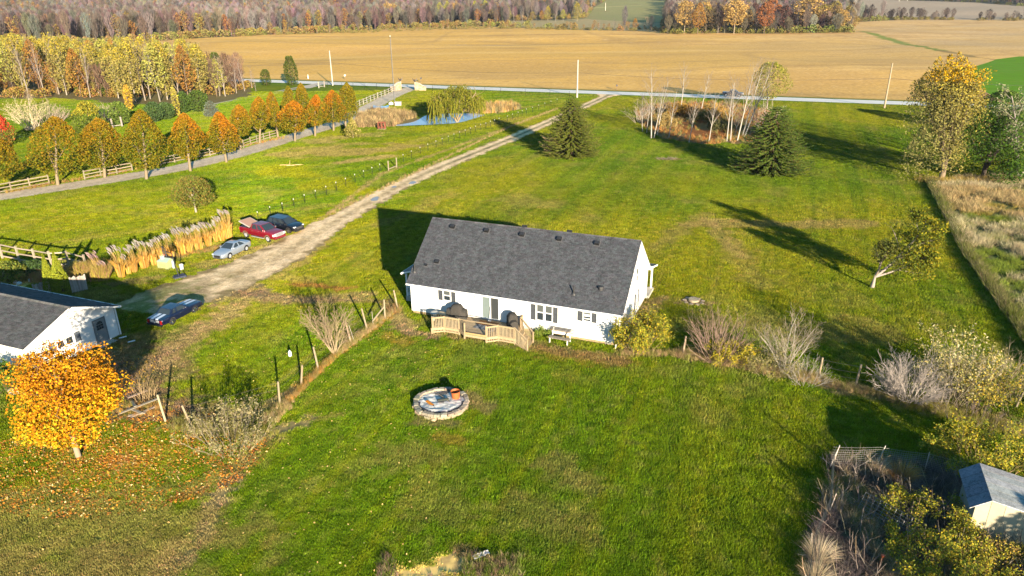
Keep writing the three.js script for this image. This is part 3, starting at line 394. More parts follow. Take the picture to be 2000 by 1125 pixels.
{
  const R = rng(11), LEN = 19.85, DEP = 11.03, EV = 3.12, RG = 7.83, OV = 0.3, GO = 0.32;
  const h = thing('farmhouse', 'white ranch house with a grey shingle roof and a wooden deck behind', 'house', HX, HZ, HA);
  const hd = DEP / 2, sl = (RG - EV) / (hd + OV), gy = (z) => EV + (hd - Math.abs(-z - hd) + OV) * sl - 0.16;   // underside of the roof
  // walls: solid core, then lapped siding over each side
  { const m = new MB(); const P = (x, y, z) => [x, y, z], iy = gy(0); m.quad(P(0, 0.3, 0), P(LEN, 0.3, 0), P(LEN, iy, 0), P(0, iy, 0), WHT).quad(P(LEN, 0.3, -DEP), P(0, 0.3, -DEP), P(0, iy, -DEP), P(LEN, iy, -DEP), WHT);
    for (const x of [0, LEN]) { m.quad(P(x, 0.3, 0), P(x, 0.3, -DEP), P(x, iy, -DEP), P(x, iy, 0), WHT); m.tri(P(x, iy, 0), P(x, iy, -DEP), P(x, gy(-hd), -hd), WHT); }
    const w = m.build('wall', M.siding, h);
    const s = new MB(); laps(s, 0.36, iy, () => [[0, LEN]], WHT, R); s.m = new THREE.Matrix4().makeRotationY(Math.PI / 2).setPosition(LEN, 0, 0); const cutG = (y) => { const k = y <= iy ? 0 : (y - iy) / (gy(-hd) - iy) * hd; return [[k, DEP - k]]; };
    laps(s, 0.36, gy(-hd) - 0.05, cutG, WHT, R); s.m = new THREE.Matrix4().makeRotationY(-Math.PI / 2).setPosition(0, 0, -DEP); laps(s, 0.36, gy(-hd) - 0.05, cutG, WHT, R); s.m = new THREE.Matrix4().makeRotationY(Math.PI).setPosition(LEN, 0, -DEP); laps(s, 0.36, iy, () => [[0, LEN]], WHT, R);
    tag(s.build('siding', M.siding, w), null, null, null, 'stuff');
    for (const [x, z] of [[0, 0], [LEN, 0], [LEN, -DEP], [0, -DEP]]) { const c = new MB(); c.box(x - 0.05 + (x ? -0.03 : 0), 0.32, z - 0.05 - (z ? 0 : 0.03), x + 0.05 + (x ? 0 : 0.03), iy + 0.02, z + 0.05 + (z ? 0.03 : 0), TRIM); c.build('corner_trim', M.paint, w); }
    const f = new MB(); f.box(0.04, -0.3, -DEP + 0.04, LEN - 0.04, 0.34, -0.04, [0.36, 0.27, 0.15]); const fd = f.build('foundation', M.grit, h);
    const v = new MB(); v.box(18.66, 0.1, -0.045, 19.18, 0.3, -0.02, [0.2, 0.2, 0.19]); for (let i = 0; i < 4; i++) v.box(18.68, 0.12 + i * 0.045, -0.022, 19.16, 0.145 + i * 0.045, -0.01, [0.45, 0.44, 0.4]); v.build('vent_grille', M.metal, fd); }
  { // roof
    const m = new MB(), x0 = -GO, x1 = LEN + GO, ze = OV, T = 0.16, run = hd + OV, ln = Math.hypot(run, RG - EV), ux = run / ln, uy = (RG - EV) / ln;
    const at = (side) => (x, s, l) => [x, EV + s * uy + l * ux, side > 0 ? ze - s * ux + l * uy : -DEP - OV + s * ux - l * uy];
    for (const sd of [1, -1]) { const q = at(sd); m.quad(q(x0, 0, 0), q(x1, 0, 0), q(x1, ln, 0), q(x0, ln, 0), SHG).quad(q(x0, 0, -T), q(x1, 0, -T), q(x1, ln, -T), q(x0, ln, -T), TRIM).quad(q(x0, 0, 0), q(x1, 0, 0), q(x1, 0, -T), q(x0, 0, -T), TRIM); for (const x of [x0, x1]) m.quad(q(x, 0, 0), q(x, ln, 0), q(x, ln, -T), q(x, 0, -T), TRIM); }
    const rf = m.build('roof', M.paint, h);
    for (const sd of [1, -1]) { const s = new MB(); shingles(s, x0 - 0.02, x1 + 0.02, -0.04, ln - 0.02, at(sd), R, SHG); tag(s.build('shingles', M.grit, rf), null, null, null, 'stuff'); }
    const cap = new MB(); for (let x = x0; x < x1; x += 0.3) { const c = jit([0.085, 0.085, 0.09], R, 0.3), a = x, b = Math.min(x1, x + 0.32), l = 0.03 + 0.012 * R(), z = -hd, y = RG + l; for (const sd of [1, -1]) { cap.quad([a, y, z], [b, y + 0.02, z], [b, y + 0.02 - 0.15 * uy, z + sd * 0.15 * ux], [a, y - 0.15 * uy, z + sd * 0.15 * ux], c); } cap.tri([b, y + 0.02, z], [b, y - 0.13, z + 0.15], [b, y - 0.13, z - 0.15], c); }
    tag(cap.build('ridge_cap', M.grit, rf), null, null, null, 'stuff');
    const Q = at(1), Qb = at(-1);
    const ventBox = (q, x, s, w, d, hh) => { const v = new MB(), K = [0.008, 0.008, 0.009]; const a = q(x - w / 2, s, 0.02), b = q(x + w / 2, s, 0.02), c = q(x + w / 2, s + d, 0.02), e = q(x - w / 2, s + d, 0.02), A = q(x - w / 2, s + 0.05, hh), B = q(x + w / 2, s + 0.05, hh), D = q(x + w / 2, s + d - 0.03, hh * 0.8), E2 = q(x - w / 2, s + d - 0.03, hh * 0.8); v.quad(a, b, B, A, K).quad(b, c, D, B, K).quad(c, e, E2, D, K).quad(e, a, A, E2, K).quad(A, B, D, E2, [0.014, 0.014, 0.016]); v.quad(q(x - w * 0.7, s - 0.1, 0.045), q(x + w * 0.7, s - 0.1, 0.045), q(x + w * 0.7, s + d + 0.1, 0.045), q(x - w * 0.7, s + d + 0.1, 0.045), [0.06, 0.06, 0.065]); v.build('roof_vent', M.paint, rf); };
    for (const x of [2.17, 5.7, 9.26, 12.86, 16.38]) ventBox(Q, x, (7.3 - EV) / uy - 0.2, 0.42, 0.42, 0.3);
    for (const x of [9.0, 13.4]) ventBox(Qb, x, ln - 0.75, 0.42, 0.42, 0.5);
    ventBox(Q, 1.93, (4.8 - EV) / uy - 0.2, 0.4, 0.42, 0.22); ventBox(Q, 0.96, (4.48 - EV) / uy - 0.12, 0.24, 0.26, 0.18);
    for (const [x, y, l] of [[0.05, 3.95, 0.75], [15.55, 3.95, 0.75]]) { const p = Q(x, (y - EV) / uy, 0), v = new MB(); v.lathe([[0.2, -0.06], [0.17, 0.06], [0.075, 0.16]], 10, [0.03, 0.03, 0.032], p).tube([p, [p[0], p[1] + l, p[2]]], [0.062, 0.055], 9, [0.02, 0.02, 0.02], true); v.build('vent_pipe', M.paint, rf); }
    { const p = Q(17.76, (4.48 - EV) / uy, 0), v = new MB(); v.lathe([[0.22, -0.08], [0.2, 0.14], [0.27, 0.15], [0.24, 0.26], [0, 0.32]], 12, [0.022, 0.022, 0.024], p); v.build('roof_vent', M.paint, rf); }
    const gt = new MB(); const gu = (z, s) => { gt.box(x0, EV - 0.13, z, x1, EV + 0.0, z + s * 0.11, TRIM); }; gu(OV + 0.012, 1); gu(-DEP - OV - 0.012, -1); gt.build('gutter', M.paint, rf);
    const dn = new MB(); dn.box(19.62, 0.15, 0.06, 19.72, EV - 0.4, 0.14, TRIM).beam([19.67, EV - 0.4, 0.1], [19.67, EV - 0.14, 0.36], 0.1, 0.08, TRIM).beam([19.67, 0.17, 0.1], [19.72, 0.06, 0.55], 0.1, 0.08, TRIM); dn.build('downspout', M.paint, h); }
  // windows and doors of the deck side
  windowUnit(h, 3.33, 1.85, 0.78, 1.08, {}); shutter(h, 2.85, 1.84, 0.4, 1.1); shutter(h, 4.17, 1.84, 0.4, 1.1);
  windowUnit(h, 12.42, 1.33, 0.72, 1.62); windowUnit(h, 13.2, 1.33, 0.74, 1.62); shutter(h, 11.93, 1.33, 0.4, 1.62); shutter(h, 13.98, 1.33, 0.4, 1.62);
  windowUnit(h, 16.66, 1.93, 0.74, 1.06, { blind: true }); shutter(h, 16.19, 1.92, 0.4, 1.08); shutter(h, 17.44, 1.92, 0.4, 1.08);
  { const m = new MB(), x = 7.18, X = 8.92, y = 0.72, Y = 2.9; m.box(x, y, 0.02, x + 0.08, Y, 0.09, TRIM).box(X - 0.08, y, 0.02, X, Y, 0.09, TRIM).box(x + 0.08, Y - 0.08, 0.02, X - 0.08, Y, 0.09, TRIM).box(x + 0.08, y, 0.02, X - 0.08, y + 0.07, 0.1, TRIM).box(8.0, y + 0.07, 0.02, 8.1, Y - 0.08, 0.1, TRIM);
    const d = m.build('sliding_door', M.paint, h); const g = new MB(); g.box(x + 0.08, y + 0.07, 0.024, 8.0, Y - 0.08, 0.045, WHITE); g.build('door_pane', std([0.13, 0.165, 0.165], 0.1), d); const s = new MB(); s.box(8.1, y + 0.07, 0.03, X - 0.08, Y - 0.08, 0.06, WHITE); s.build('door_screen', std([0.03, 0.034, 0.036], 0.5), d); const k = new MB(); k.box(8.04, 1.6, 0.1, 8.07, 1.95, 0.14, [0.3, 0.3, 0.3]); k.build('handle', M.metal, d); }
  { const m = new MB(); m.lathe([[0, 0], [0.07, 0.02], [0.09, 0.12], [0.06, 0.24], [0, 0.26]], 10, [0.8, 0.8, 0.78], [6.66, 2.56, 0.13]).box(6.6, 2.6, 0.022, 6.72, 2.8, 0.08, TRIM); m.build('wall_light', M.paint, h); }
  { const side = new THREE.Group(); side.name = 'gable_window'; side.rotation.y = Math.PI / 2; side.position.set(LEN, 0, 0); // windows of the right gable, x runs back along it
    const add1 = (x, y, w, hh, o) => { const g = windowUnit(h, x, y, w, hh, o); g.rotation.y = Math.PI / 2; g.position.set(LEN, 0, 0); }; add1(5.5, 3.7, 1.0, 1.45, {}); add1(6.05, 0.95, 0.72, 1.62, {});
    for (const x of [5.55, 6.86]) { shutter(h, x, 0.95, 0.42, 1.62); const s = h.children[h.children.length - 1]; s.rotation.y = Math.PI / 2; s.position.set(LEN, 0, 0); } }
  { // back porch along the far side, and the small side porch at the left gable
    const m = new MB(), K = [0.05, 0.055, 0.065]; m.quad([3, 3.5, -DEP - 0.02], [LEN + 0.5, 3.5, -DEP - 0.02], [LEN + 0.5, 2.85, -DEP - 2.5], [3, 2.85, -DEP - 2.5], K).box(3, 2.68, -DEP - 2.52, LEN + 0.52, 2.845, -DEP - 2.42, TRIM).quad([LEN + 0.5, 3.49, -DEP], [LEN + 0.5, 2.84, -DEP - 2.5], [LEN + 0.5, 2.68, -DEP - 2.5], [LEN + 0.5, 3.3, -DEP], TRIM); const pr = m.build('porch_roof', M.paint, h);
    const f = new MB(); f.box(3, 0.1, -DEP - 2.4, LEN + 0.3, 0.35, -DEP - 0.01, [0.55, 0.5, 0.42]); f.build('porch_floor', M.wood, h); for (const x of [3.2, 8.5, 14, 19.9]) { const c = new MB(); c.box(x - 0.08, 0.35, -DEP - 2.36, x + 0.08, 2.7, -DEP - 2.2, TRIM); c.build('porch_column', M.paint, h); }
    const s = new MB(); s.quad([-0.02, 3.75, -2.2], [-0.02, 3.75, -5.2], [-2.3, 3.0, -5.2], [-2.3, 3.0, -2.2], K).box(-2.34, 2.84, -5.24, -2.24, 2.995, -2.16, TRIM).quad([-0.02, 3.74, -2.2], [-2.3, 2.99, -2.2], [-2.3, 2.84, -2.2], [-0.02, 3.55, -2.2], TRIM).quad([-0.02, 3.74, -5.2], [-2.3, 2.99, -5.2], [-2.3, 2.84, -5.2], [-0.02, 3.55, -5.2], TRIM); s.build('porch_roof', M.paint, h);
    const g = new MB(); g.box(-2.0, 0.05, -5.0, -0.03, 0.55, -2.3, [0.45, 0.42, 0.38]); g.build('porch_floor', M.wood, h); for (const z of [-2.42, -4.9]) { const c = new MB(); c.box(-1.95, 0.55, z - 0.07, -1.81, 2.85, z + 0.07, TRIM); c.build('porch_column', M.paint, h); }
    for (const [a, b] of [[[-1.8, -2.42], [-0.06, -2.42]], [[-1.88, -2.5], [-1.88, -4.8]]]) { const r = new MB(); for (const y of [0.75, 1.5]) r.beam([a[0], y, a[1]], [b[0], y, b[1]], 0.06, 0.08, TRIM); for (let i = 1; i < 9; i++) { const t = i / 9, x = lerp(a[0], b[0], t), z = lerp(a[1], b[1], t); r.box(x - 0.02, 0.79, z - 0.02, x + 0.02, 1.46, z + 0.02, TRIM); } r.build('porch_railing', M.paint, h); } }
}
// ---------- the deck ----------
const FL = 0.62;
const PINE = [0.36, 0.275, 0.17], GREYW = [0.27, 0.215, 0.15];
{
  const R = rng(21), d = thing('wooden_deck', 'weathered wooden deck with baluster railings and steps behind the white house', 'deck', HX, HZ, HA);
  const out2 = [[3.8, 0.06], [3.78, 3.39], [4.74, 2.8], [6.2, 2.8], [7.0, 3.42], [9.05, 3.4], [9.93, 2.77], [11.46, 2.78], [11.2, 0.5], [11.2, 0.06]];
  const cross = (z) => { const xs = []; for (let i = 0; i < out2.length; i++) { const a = out2[i], b = out2[(i + 1) % out2.length]; if ((a[1] > z) !== (b[1] > z)) xs.push(a[0] + (b[0] - a[0]) * (z - a[1]) / (b[1] - a[1])); } return xs.sort((a, b) => a - b); };
  for (let z = 0.14; z < 3.4; z += 0.15) { const xs = cross(z); for (let i = 0; i + 1 < xs.length; i += 2) { let a = xs[i]; while (a < xs[i + 1] - 0.05) { const b = Math.min(xs[i + 1], a + 2.6 + R() * 1.6), m = new MB(); m.box(a, FL - 0.035 + R() * 0.004, z - 0.068, b - 0.006, FL + R() * 0.005, z + 0.068, jit(mix3(GREYW, PINE, R() * 0.6), R, 0.2)); m.build('deck_board', M.wood, d); a = b; } } }
  { const m = new MB(); for (let i = 1; i < out2.length - 1; i++) { const a = out2[i - 1], b = out2[i]; m.beam([a[0], FL - 0.15, a[1] + 0.01], [b[0], FL - 0.15, b[1] + 0.01], 0.04, 0.22, PINE); m.box(b[0] - 0.06, -0.05, b[1] - 0.06, b[0] + 0.06, FL - 0.05, b[1] + 0.02, PINE); } m.build('deck_frame', M.wood, d); }
  const TOP = FL + 0.95;
  const post = (x, z, y0 = 0, y1 = TOP + 0.06) => { const m = new MB(); m.box(x - 0.05, y0, z - 0.05, x + 0.05, y1, z + 0.05, jit(PINE, R, 0.1)); m.build('railing_post', M.wood, d); };
  const rail = (a, b, ya, yb, n, low = true) => { const t = new MB(), dx = nrm([b[0] - a[0], 0, b[1] - a[1]]); const A = [a[0] + dx[0] * 0.052, ya, a[1] + dx[2] * 0.052], B = [b[0] - dx[0] * 0.052, yb, b[1] - dx[2] * 0.052]; t.beam(A, B, 0.13, 0.04, PINE); t.build('top_rail', M.wood, d); if (!low) return; const l = new MB(); l.beam([A[0], Math.max(0.12, ya - 1.42), A[2]], [B[0], Math.max(0.12, yb - 1.42), B[2]], 0.06, 0.12, PINE); l.build('bottom_rail', M.wood, d); const u = new MB(); u.beam([A[0], ya - 0.07, A[2]], [B[0], yb - 0.07, B[2]], 0.045, 0.09, PINE); u.build('middle_rail', M.wood, d);
    for (let i = 0; i < n; i++) { const k = (i + 0.5) / n, x = lerp(A[0], B[0], k), z = lerp(A[2], B[2], k), y = lerp(ya, yb, k), m = new MB(); m.box(x - 0.024, y - TOP + FL + 0.02 - 0.45, z - 0.024, x + 0.024, y - 0.115, z + 0.024, jit([0.36, 0.29, 0.19], R, 0.12)); m.build('baluster', M.wood, d); } };
  post(3.84, 3.3); post(4.74, 2.74); post(6.2, 2.74); post(9.9, 2.72); post(11.42, 2.72); post(11.16, 0.55); post(7.0, 3.36, 0, TOP + 0.02); post(9.05, 3.34, 0);
  post(11.15, 0.12);
  rail([3.84, 3.3], [4.74, 2.74], TOP, TOP, 7); rail([4.74, 2.74], [6.2, 2.74], TOP, TOP, 10); rail([9.05, 3.34], [9.9, 2.72], TOP - 0.02, TOP - 0.02, 6); rail([9.9, 2.72], [11.42, 2.72], TOP, TOP, 11); rail([11.15, 0.12], [11.16, 0.55], TOP, TOP, 3);
  { const t = new MB(); t.beam([6.26, TOP + 0.005, 2.74], [9.84, TOP + 0.005, 2.72], 0.14, 0.045, PINE); t.build('top_rail', M.wood, d); const k = new MB(); k.quad([6.26, FL, 2.8], [6.95, FL, 3.3], [6.95, TOP - 0.1, 3.3], [6.26, TOP - 0.1, 2.8], GREYW); k.beam([6.26, TOP - 0.06, 2.78], [6.98, TOP - 0.06, 3.32], 0.05, 0.1, PINE); k.build('side_panel', M.wood, d); const f = new MB(); f.beam([7.05, FL + 0.06, 3.4], [9.0, FL + 0.06, 3.38], 0.05, 0.16, [0.4, 0.27, 0.13]); f.build('fascia_board', M.wood, d); }
  // steps down to the lawn at the right
  const e0 = [11.46, 2.72], e1 = [11.2, 0.62], q0 = [12.88, 3.5], q1 = [12.8, 1.85];
  for (let i = 0; i < 3; i++) { const t0 = (i + 0.05) / 3.1, t1 = (i + 1) / 3.1, y = FL - 0.2 * (i + 1) + 0.08, P = (t, e, q) => [lerp(e[0], q[0], t), lerp(e[1], q[1], t)], a = P(t0, e0, q0), b = P(t1, e0, q0), c = P(t1, e1, q1), g = P(t0, e1, q1), m = new MB(), U = (p, yy) => [p[0], yy, p[1]]; m.quad(U(a, y), U(b, y), U(c, y), U(g, y), PINE).quad(U(b, y), U(b, y - 0.2), U(c, y - 0.2), U(c, y), PINE).quad(U(a, y), U(a, y - 0.2), U(b, y - 0.2), U(b, y), PINE).quad(U(g, y), U(c, y), U(c, y - 0.2), U(g, y - 0.2), PINE); m.build('step', M.wood, d); }
  post(12.88, 3.5, 0, 1.05); post(12.8, 1.85, 0, 1.05); rail([11.42, 2.72], [12.88, 3.5], TOP, 1.0, 9); rail([11.16, 0.55], [12.8, 1.85], TOP, 1.0, 10);
}
const onDeck = (name, label, cat, x, z, turn = 0, y = FL + 0.006, group) => { const p = hp(x, z); return thing(name, label, cat, p[0], p[1], HA + turn, group, y); };
function coveredGrill(label, x, z, turn, s) {
  const g = onDeck('covered_grill', label, 'grill', x, z, turn), R = rng(x * 10 | 0), G1 = [0.042, 0.039, 0.036];
  // cloth cover: side shelves low, hood high; sections along its width
  const sec = [[-0.8, 0.28, 0.82], [-0.78, 0.3, 0.9], [-0.46, 0.32, 0.95], [-0.42, 0.36, 1.16], [-0.25, 0.38, 1.3], [0.25, 0.38, 1.31], [0.42, 0.36, 1.15], [0.47, 0.32, 0.95], [0.78, 0.3, 0.9], [0.8, 0.28, 0.82]];
  const m = new MB(), ring = ([X, d, h]) => { const w = () => (R() - 0.5) * 0.03; return [[X, 0.12, d + 0.02 + w()], [X + w(), h * 0.45, d + w()], [X, h * 0.8, d], [X, h * 0.97, d * 0.6], [X, h, 0], [X, h * 0.97, -d * 0.6], [X, h * 0.8, -d], [X + w(), h * 0.45, -d + w()], [X, 0.12, -d - 0.02 + w()]]; };
  const rs = sec.map(ring); for (let i = 0; i + 1 < rs.length; i++) for (let j = 0; j < 8; j++) m.quad(rs[i][j], rs[i + 1][j], rs[i + 1][j + 1], rs[i][j + 1], jit(G1, R, 0.1)); for (const e of [0, rs.length - 1]) for (let j = 1; j < 8; j++) m.tri(rs[e][0], rs[e][j], rs[e][j + 1], G1);
  const cv = m.build('cover', M.straw, g, { crease: 0.9 }); const c = new MB(); for (const X of [-0.5, 0.5]) for (const Z of [-0.25, 0.25]) c.tube([[X, 0, Z], [X, 0.14, Z]], [0.05, 0.05], 8, [0.02, 0.02, 0.02], true); c.build('caster', M.paint, g); const b = new MB(); b.box(-0.5, 0.12, -0.22, 0.5, 0.2, 0.22, [0.02, 0.02, 0.02]); b.build('grill_cart', M.paint, g); const t = new MB(); t.beam([-0.2, 0.66, 0.385], [0.2, 0.66, 0.385], 0.02, 0.04, [0.03, 0.03, 0.03]); t.build('strap', M.paint, cv); g.scale.setScalar(s); return g;
}
coveredGrill('grey cloth-covered grill on the deck left of the sliding door', 5.15, 1.0, 0.15, 1.15);
coveredGrill('dark cloth-covered grill on the deck beside the right steps', 10.55, 1.05, -1.0, 1.15);
{ const t = onDeck('doormat', 'rust brown mat lying before the sliding door', 'mat', 8.1, 0.85, -0.05, FL + 0.008), m = new MB(); m.box(-0.95, 0, -0.4, 0.95, 0.014, 0.4, [0.20, 0.10, 0.045]); m.build('mat', M.grit, t); const e = new MB(); e.box(-0.9, 0.013, -0.35, 0.9, 0.019, -0.3, [0.12, 0.06, 0.03]).box(-0.9, 0.013, 0.3, 0.9, 0.019, 0.35, [0.12, 0.06, 0.03]); e.build('mat_border', M.grit, t); }
{ const t = onDeck('floor_rug', 'faded grey striped rug on the deck in front of the brown mat', 'rug', 8.3, 1.75, -0.1, FL + 0.008), m = new MB(); for (let i = 0; i < 9; i++) m.box(-1.1 + i * 0.25, 0, -0.42, -0.85 + i * 0.25, 0.012, 0.42, i % 2 ? [0.22, 0.22, 0.23] : [0.13, 0.135, 0.14]); m.build('rug', M.grit, t); }
{ const t = onDeck('broom', 'thin broom leaning on the wall beside the sliding door', 'broom', 8.05, 0.2, 0, FL + 0.01), m = new MB(); m.tube([[0, 0.22, 0.1], [0.05, 1.4, -0.06]], [0.015, 0.015], 6, [0.6, 0.6, 0.62]); m.build('handle', M.paint, t); const b = new MB(); b.box(-0.15, 0, 0.05, 0.15, 0.22, 0.16, [0.5, 0.5, 0.52]); b.build('brush', M.straw, t); }
{ const p = hp(2.95, 1.15), t = thing('trash_can', 'dark green lidded trash can left of the deck', 'trash can', p[0], p[1], HA), K = [0.02, 0.03, 0.032]; const m = new MB(); m.lathe([[0.28, 0], [0.3, 0.06], [0.36, 0.95], [0.38, 0.97], [0.38, 1.0]], 16, K); m.build('body', M.paint, t); const l = new MB(); l.lathe([[0.4, 0.985], [0.4, 1.03], [0.3, 1.1], [0.12, 1.13], [0, 1.13]], 16, [0.30, 0.31, 0.3]); l.build('lid', M.paint, t); const b = new MB(); for (let i = 0; i < 3; i++) b.box(-0.14 + i * 0.1, 0.35, 0.335, -0.08 + i * 0.1, 0.75, 0.36, [0.6, 0.6, 0.58]); b.build('print', M.paint, t); for (const s of [-1, 1]) { const hd = new MB(); hd.tube([[s * 0.37, 0.86, -0.1], [s * 0.45, 0.84, 0], [s * 0.37, 0.86, 0.1]], [0.02, 0.02, 0.02], 6, K); hd.build('handle', M.paint, t); } }
{ const p = hp(4.0, 1.2), t = thing('side_table', 'small tan wooden table between the trash can and the grill', 'table', p[0], p[1], HA), m = new MB(); m.box(-0.62, 1.06, -0.3, 0.5, 1.11, 0.3, [0.42, 0.35, 0.25]); m.build('tabletop', M.wood, t); for (const x of [-0.55, 0.43]) for (const z of [-0.24, 0.24]) { const l = new MB(); l.box(x - 0.035, 0, z - 0.035, x + 0.035, 1.06, z + 0.035, PINE); l.build('leg', M.wood, t); } }
{ const p = hp(14.95, 0.85), t = thing('garden_bench', 'grey plank bench with white legs against the house wall', 'bench', p[0], p[1], HA - 0.04); for (let i = 0; i < 2; i++) { const m = new MB(); m.box(-0.98, 0.5, 0.1 + i * 0.24, 0.98, 0.545, 0.32 + i * 0.24, jit([0.22, 0.19, 0.155], rng(i + 3), 0.2)); m.build('seat', M.wood, t); } for (let i = 0; i < 3; i++) { const m = new MB(); m.beam([-1.08, 0.86 + i * 0.1, -0.28 - 0.0 - i * 0.09], [1.08, 0.86 + i * 0.1, -0.28 - i * 0.09], 0.045, 0.14, jit(i ? [0.2, 0.18, 0.16] : [0.26, 0.2, 0.12], rng(i + 9), 0.15), [0, 0.6, 0.8]); m.build('backrest', M.wood, t); }
  for (const x of [-0.8, 0.8]) for (const z of [0.5, -0.15]) { const l = new MB(); l.beam([x, 0, z + (z > 0 ? 0.04 : -0.08)], [x, 0.52, z], 0.09, 0.09, [0.5, 0.49, 0.46]); if (z < 0) l.beam([x, 0.5, z], [x, 1.05, z - 0.28], 0.08, 0.08, [0.5, 0.49, 0.46]); l.build('leg', M.paint, t); } for (const x of [-0.8, 0.8]) { const b = new MB(); b.box(x - 0.035, 0.43, -0.2, x + 0.035, 0.498, 0.54, [0.5, 0.49, 0.46]); b.build('brace', M.paint, t); } }

// ---------- the garage ----------
{
  const R = rng(31), bx = -35.03, bz = 57.88, g = thing('garage', 'white garage with a low grey roof at the left edge', 'garage', bx, bz, HA), W = 8.2, LN = 15, EV = 2.75, RG = 4.35, OV = 0.35, hd = W / 2;
  // local: gable in the y-z plane at x = 0, z 0 .. W towards the viewer; the building runs to -x
  const gy = (z) => RG - (Math.abs(z - hd)) / hd * (RG - EV);
  const m = new MB(); m.quad([0, 0, W], [0, 0, 0], [0, EV, 0], [0, EV, W], WHT).tri([0, EV, W], [0, EV, 0], [0, RG, hd], WHT).quad([-LN, 0, W], [0, 0, W], [0, EV, W], [-LN, EV, W], WHT).quad([0, 0, 0], [-LN, 0, 0], [-LN, EV, 0], [0, EV, 0], WHT).quad([-LN, 0, 0], [-LN, 0, W], [-LN, EV, W], [-LN, EV, 0], WHT).tri([-LN, EV, 0], [-LN, EV, W], [-LN, RG, hd], WHT);
  const wl = m.build('wall', M.siding, g); const s = new MB(); s.m = new THREE.Matrix4().makeRotationY(Math.PI / 2).setPosition(0, 0, W); laps(s, 0.12, RG - 0.05, (y) => { const k = y < EV ? 0 : (y - EV) / (RG - EV) * hd; return [[k, W - k]]; }, WHT, R, 0.22); s.m = new THREE.Matrix4().setPosition(-LN, 0, W); laps(s, 0.12, EV, () => [[0, LN]], WHT, R, 0.22); tag(s.build('siding', M.siding, wl), null, null, null, 'stuff');
  const rf = new MB(), T = 0.14, run = hd + OV, rise = (RG - EV) / hd * run, ln = Math.hypot(run, rise), ux = run / ln, uy = rise / ln, y0 = RG + 0.16 - rise, x0 = -LN, x1 = 0.4; const at = (sd) => (x, q, l) => [x, y0 + q * uy + l * ux, hd + sd * (run - q * ux + l * uy)];
  for (const sd of [1, -1]) { const q = at(sd); rf.quad(q(x0, 0, 0), q(x1, 0, 0), q(x1, ln, 0), q(x0, ln, 0), [0.08, 0.08, 0.085]).quad(q(x0, 0, -T), q(x1, 0, -T), q(x1, ln, -T), q(x0, ln, -T), TRIM).quad(q(x0, 0, 0), q(x1, 0, 0), q(x1, 0, -T), q(x0, 0, -T), TRIM).quad(q(x1, 0, 0), q(x1, ln, 0), q(x1, ln, -T), q(x1, 0, -T), TRIM); }
  const roof = rf.build('roof', M.paint, g); for (const sd of [1, -1]) { const q = new MB(); shingles(q, x0, x1 + 0.02, -0.03, ln - 0.02, at(sd), R, [0.075, 0.077, 0.082], 0.4, 0.17); tag(q.build('shingles', M.grit, roof), null, null, null, 'stuff'); }
  { const c = new MB(); for (let x = x0; x < x1; x += 0.34) for (const sd of [1, -1]) c.quad([x, y0 + ln * uy + 0.05, hd], [x + 0.36, y0 + ln * uy + 0.06, hd], [x + 0.36, y0 + ln * uy - 0.03, hd + sd * 0.2], [x, y0 + ln * uy - 0.04, hd + sd * 0.2], jit([0.13, 0.125, 0.12], R, 0.2)); tag(c.build('ridge_cap', M.grit, roof), null, null, null, 'stuff'); }
  const face = (o) => { o.rotation.y = Math.PI / 2; o.position.set(0, 0, W); return o; };   // x then runs from the near corner to the far one
  { const d = new MB(), x = 6.0, w = 1.05, y = 0.08, h = 2.2; d.box(x - 0.09, y, 0.024, x, y + h + 0.09, 0.08, [0.11, 0.12, 0.13]).box(x + w, y, 0.024, x + w + 0.09, y + h + 0.09, 0.08, [0.11, 0.12, 0.13]).box(x, y + h, 0.024, x + w, y + h + 0.09, 0.08, [0.11, 0.12, 0.13]).box(x, y, 0.024, x + w, y + h, 0.05, [0.15, 0.165, 0.175]); const door = face(d.build('door', M.paint, g));
    const gl = new MB(), cx = x + w / 2, b = y + 1.28, rw = 0.32; for (let r = 0; r < 2; r++) for (let i = 0; i < 3; i++) gl.box(cx - rw + i * 0.22, b + r * 0.24, 0.052, cx - rw + i * 0.22 + 0.2, b + r * 0.24 + 0.21, 0.06); for (let i = 0; i < 8; i++) { const a = i / 8 * Math.PI, e = (i + 1) / 8 * Math.PI; if (i % 2) continue; gl.tri([cx, b + 0.5, 0.06], [cx + Math.cos(a) * 0.3, b + 0.5 + Math.sin(a) * 0.28, 0.06], [cx + Math.cos(e) * 0.3, b + 0.5 + Math.sin(e) * 0.28, 0.06]); gl.tri([cx, b + 0.5, 0.06], [cx + Math.cos(e) * 0.3, b + 0.5 + Math.sin(e) * 0.28, 0.06], [cx + Math.cos(e + 0.3) * 0.3, b + 0.5 + Math.sin(e + 0.3) * 0.28, 0.06]); } gl.build('door_pane', M.glass, door); const k = new MB(); k.lathe([[0.04, 0], [0.04, 0.05], [0, 0.06]], 8, [0.6, 0.55, 0.3], [x + 0.1, y + 1.0, 0.08]); k.build('handle', M.metal, door); const st = new MB(); st.box(x - 0.25, -0.02, 0.03, x + w + 0.25, 0.075, 0.75, [0.4, 0.39, 0.36]); face(st.build('doorstep', M.grit, g)); }
  for (const [x, o] of [[2.45, {}], [3.25, {}]]) { const w = windowUnit(g, x, 1.3, 0.72, 0.72, { mid: false, dark: true }); face(w); }
  for (const x of [1.8, 4.12]) { shutter(g, x, 1.24, 0.5, 0.85); const sh = g.children[g.children.length - 1]; sh.material = std([1.9, 2.0, 2.1], 0.7, { vertexColors: true }); face(sh); }
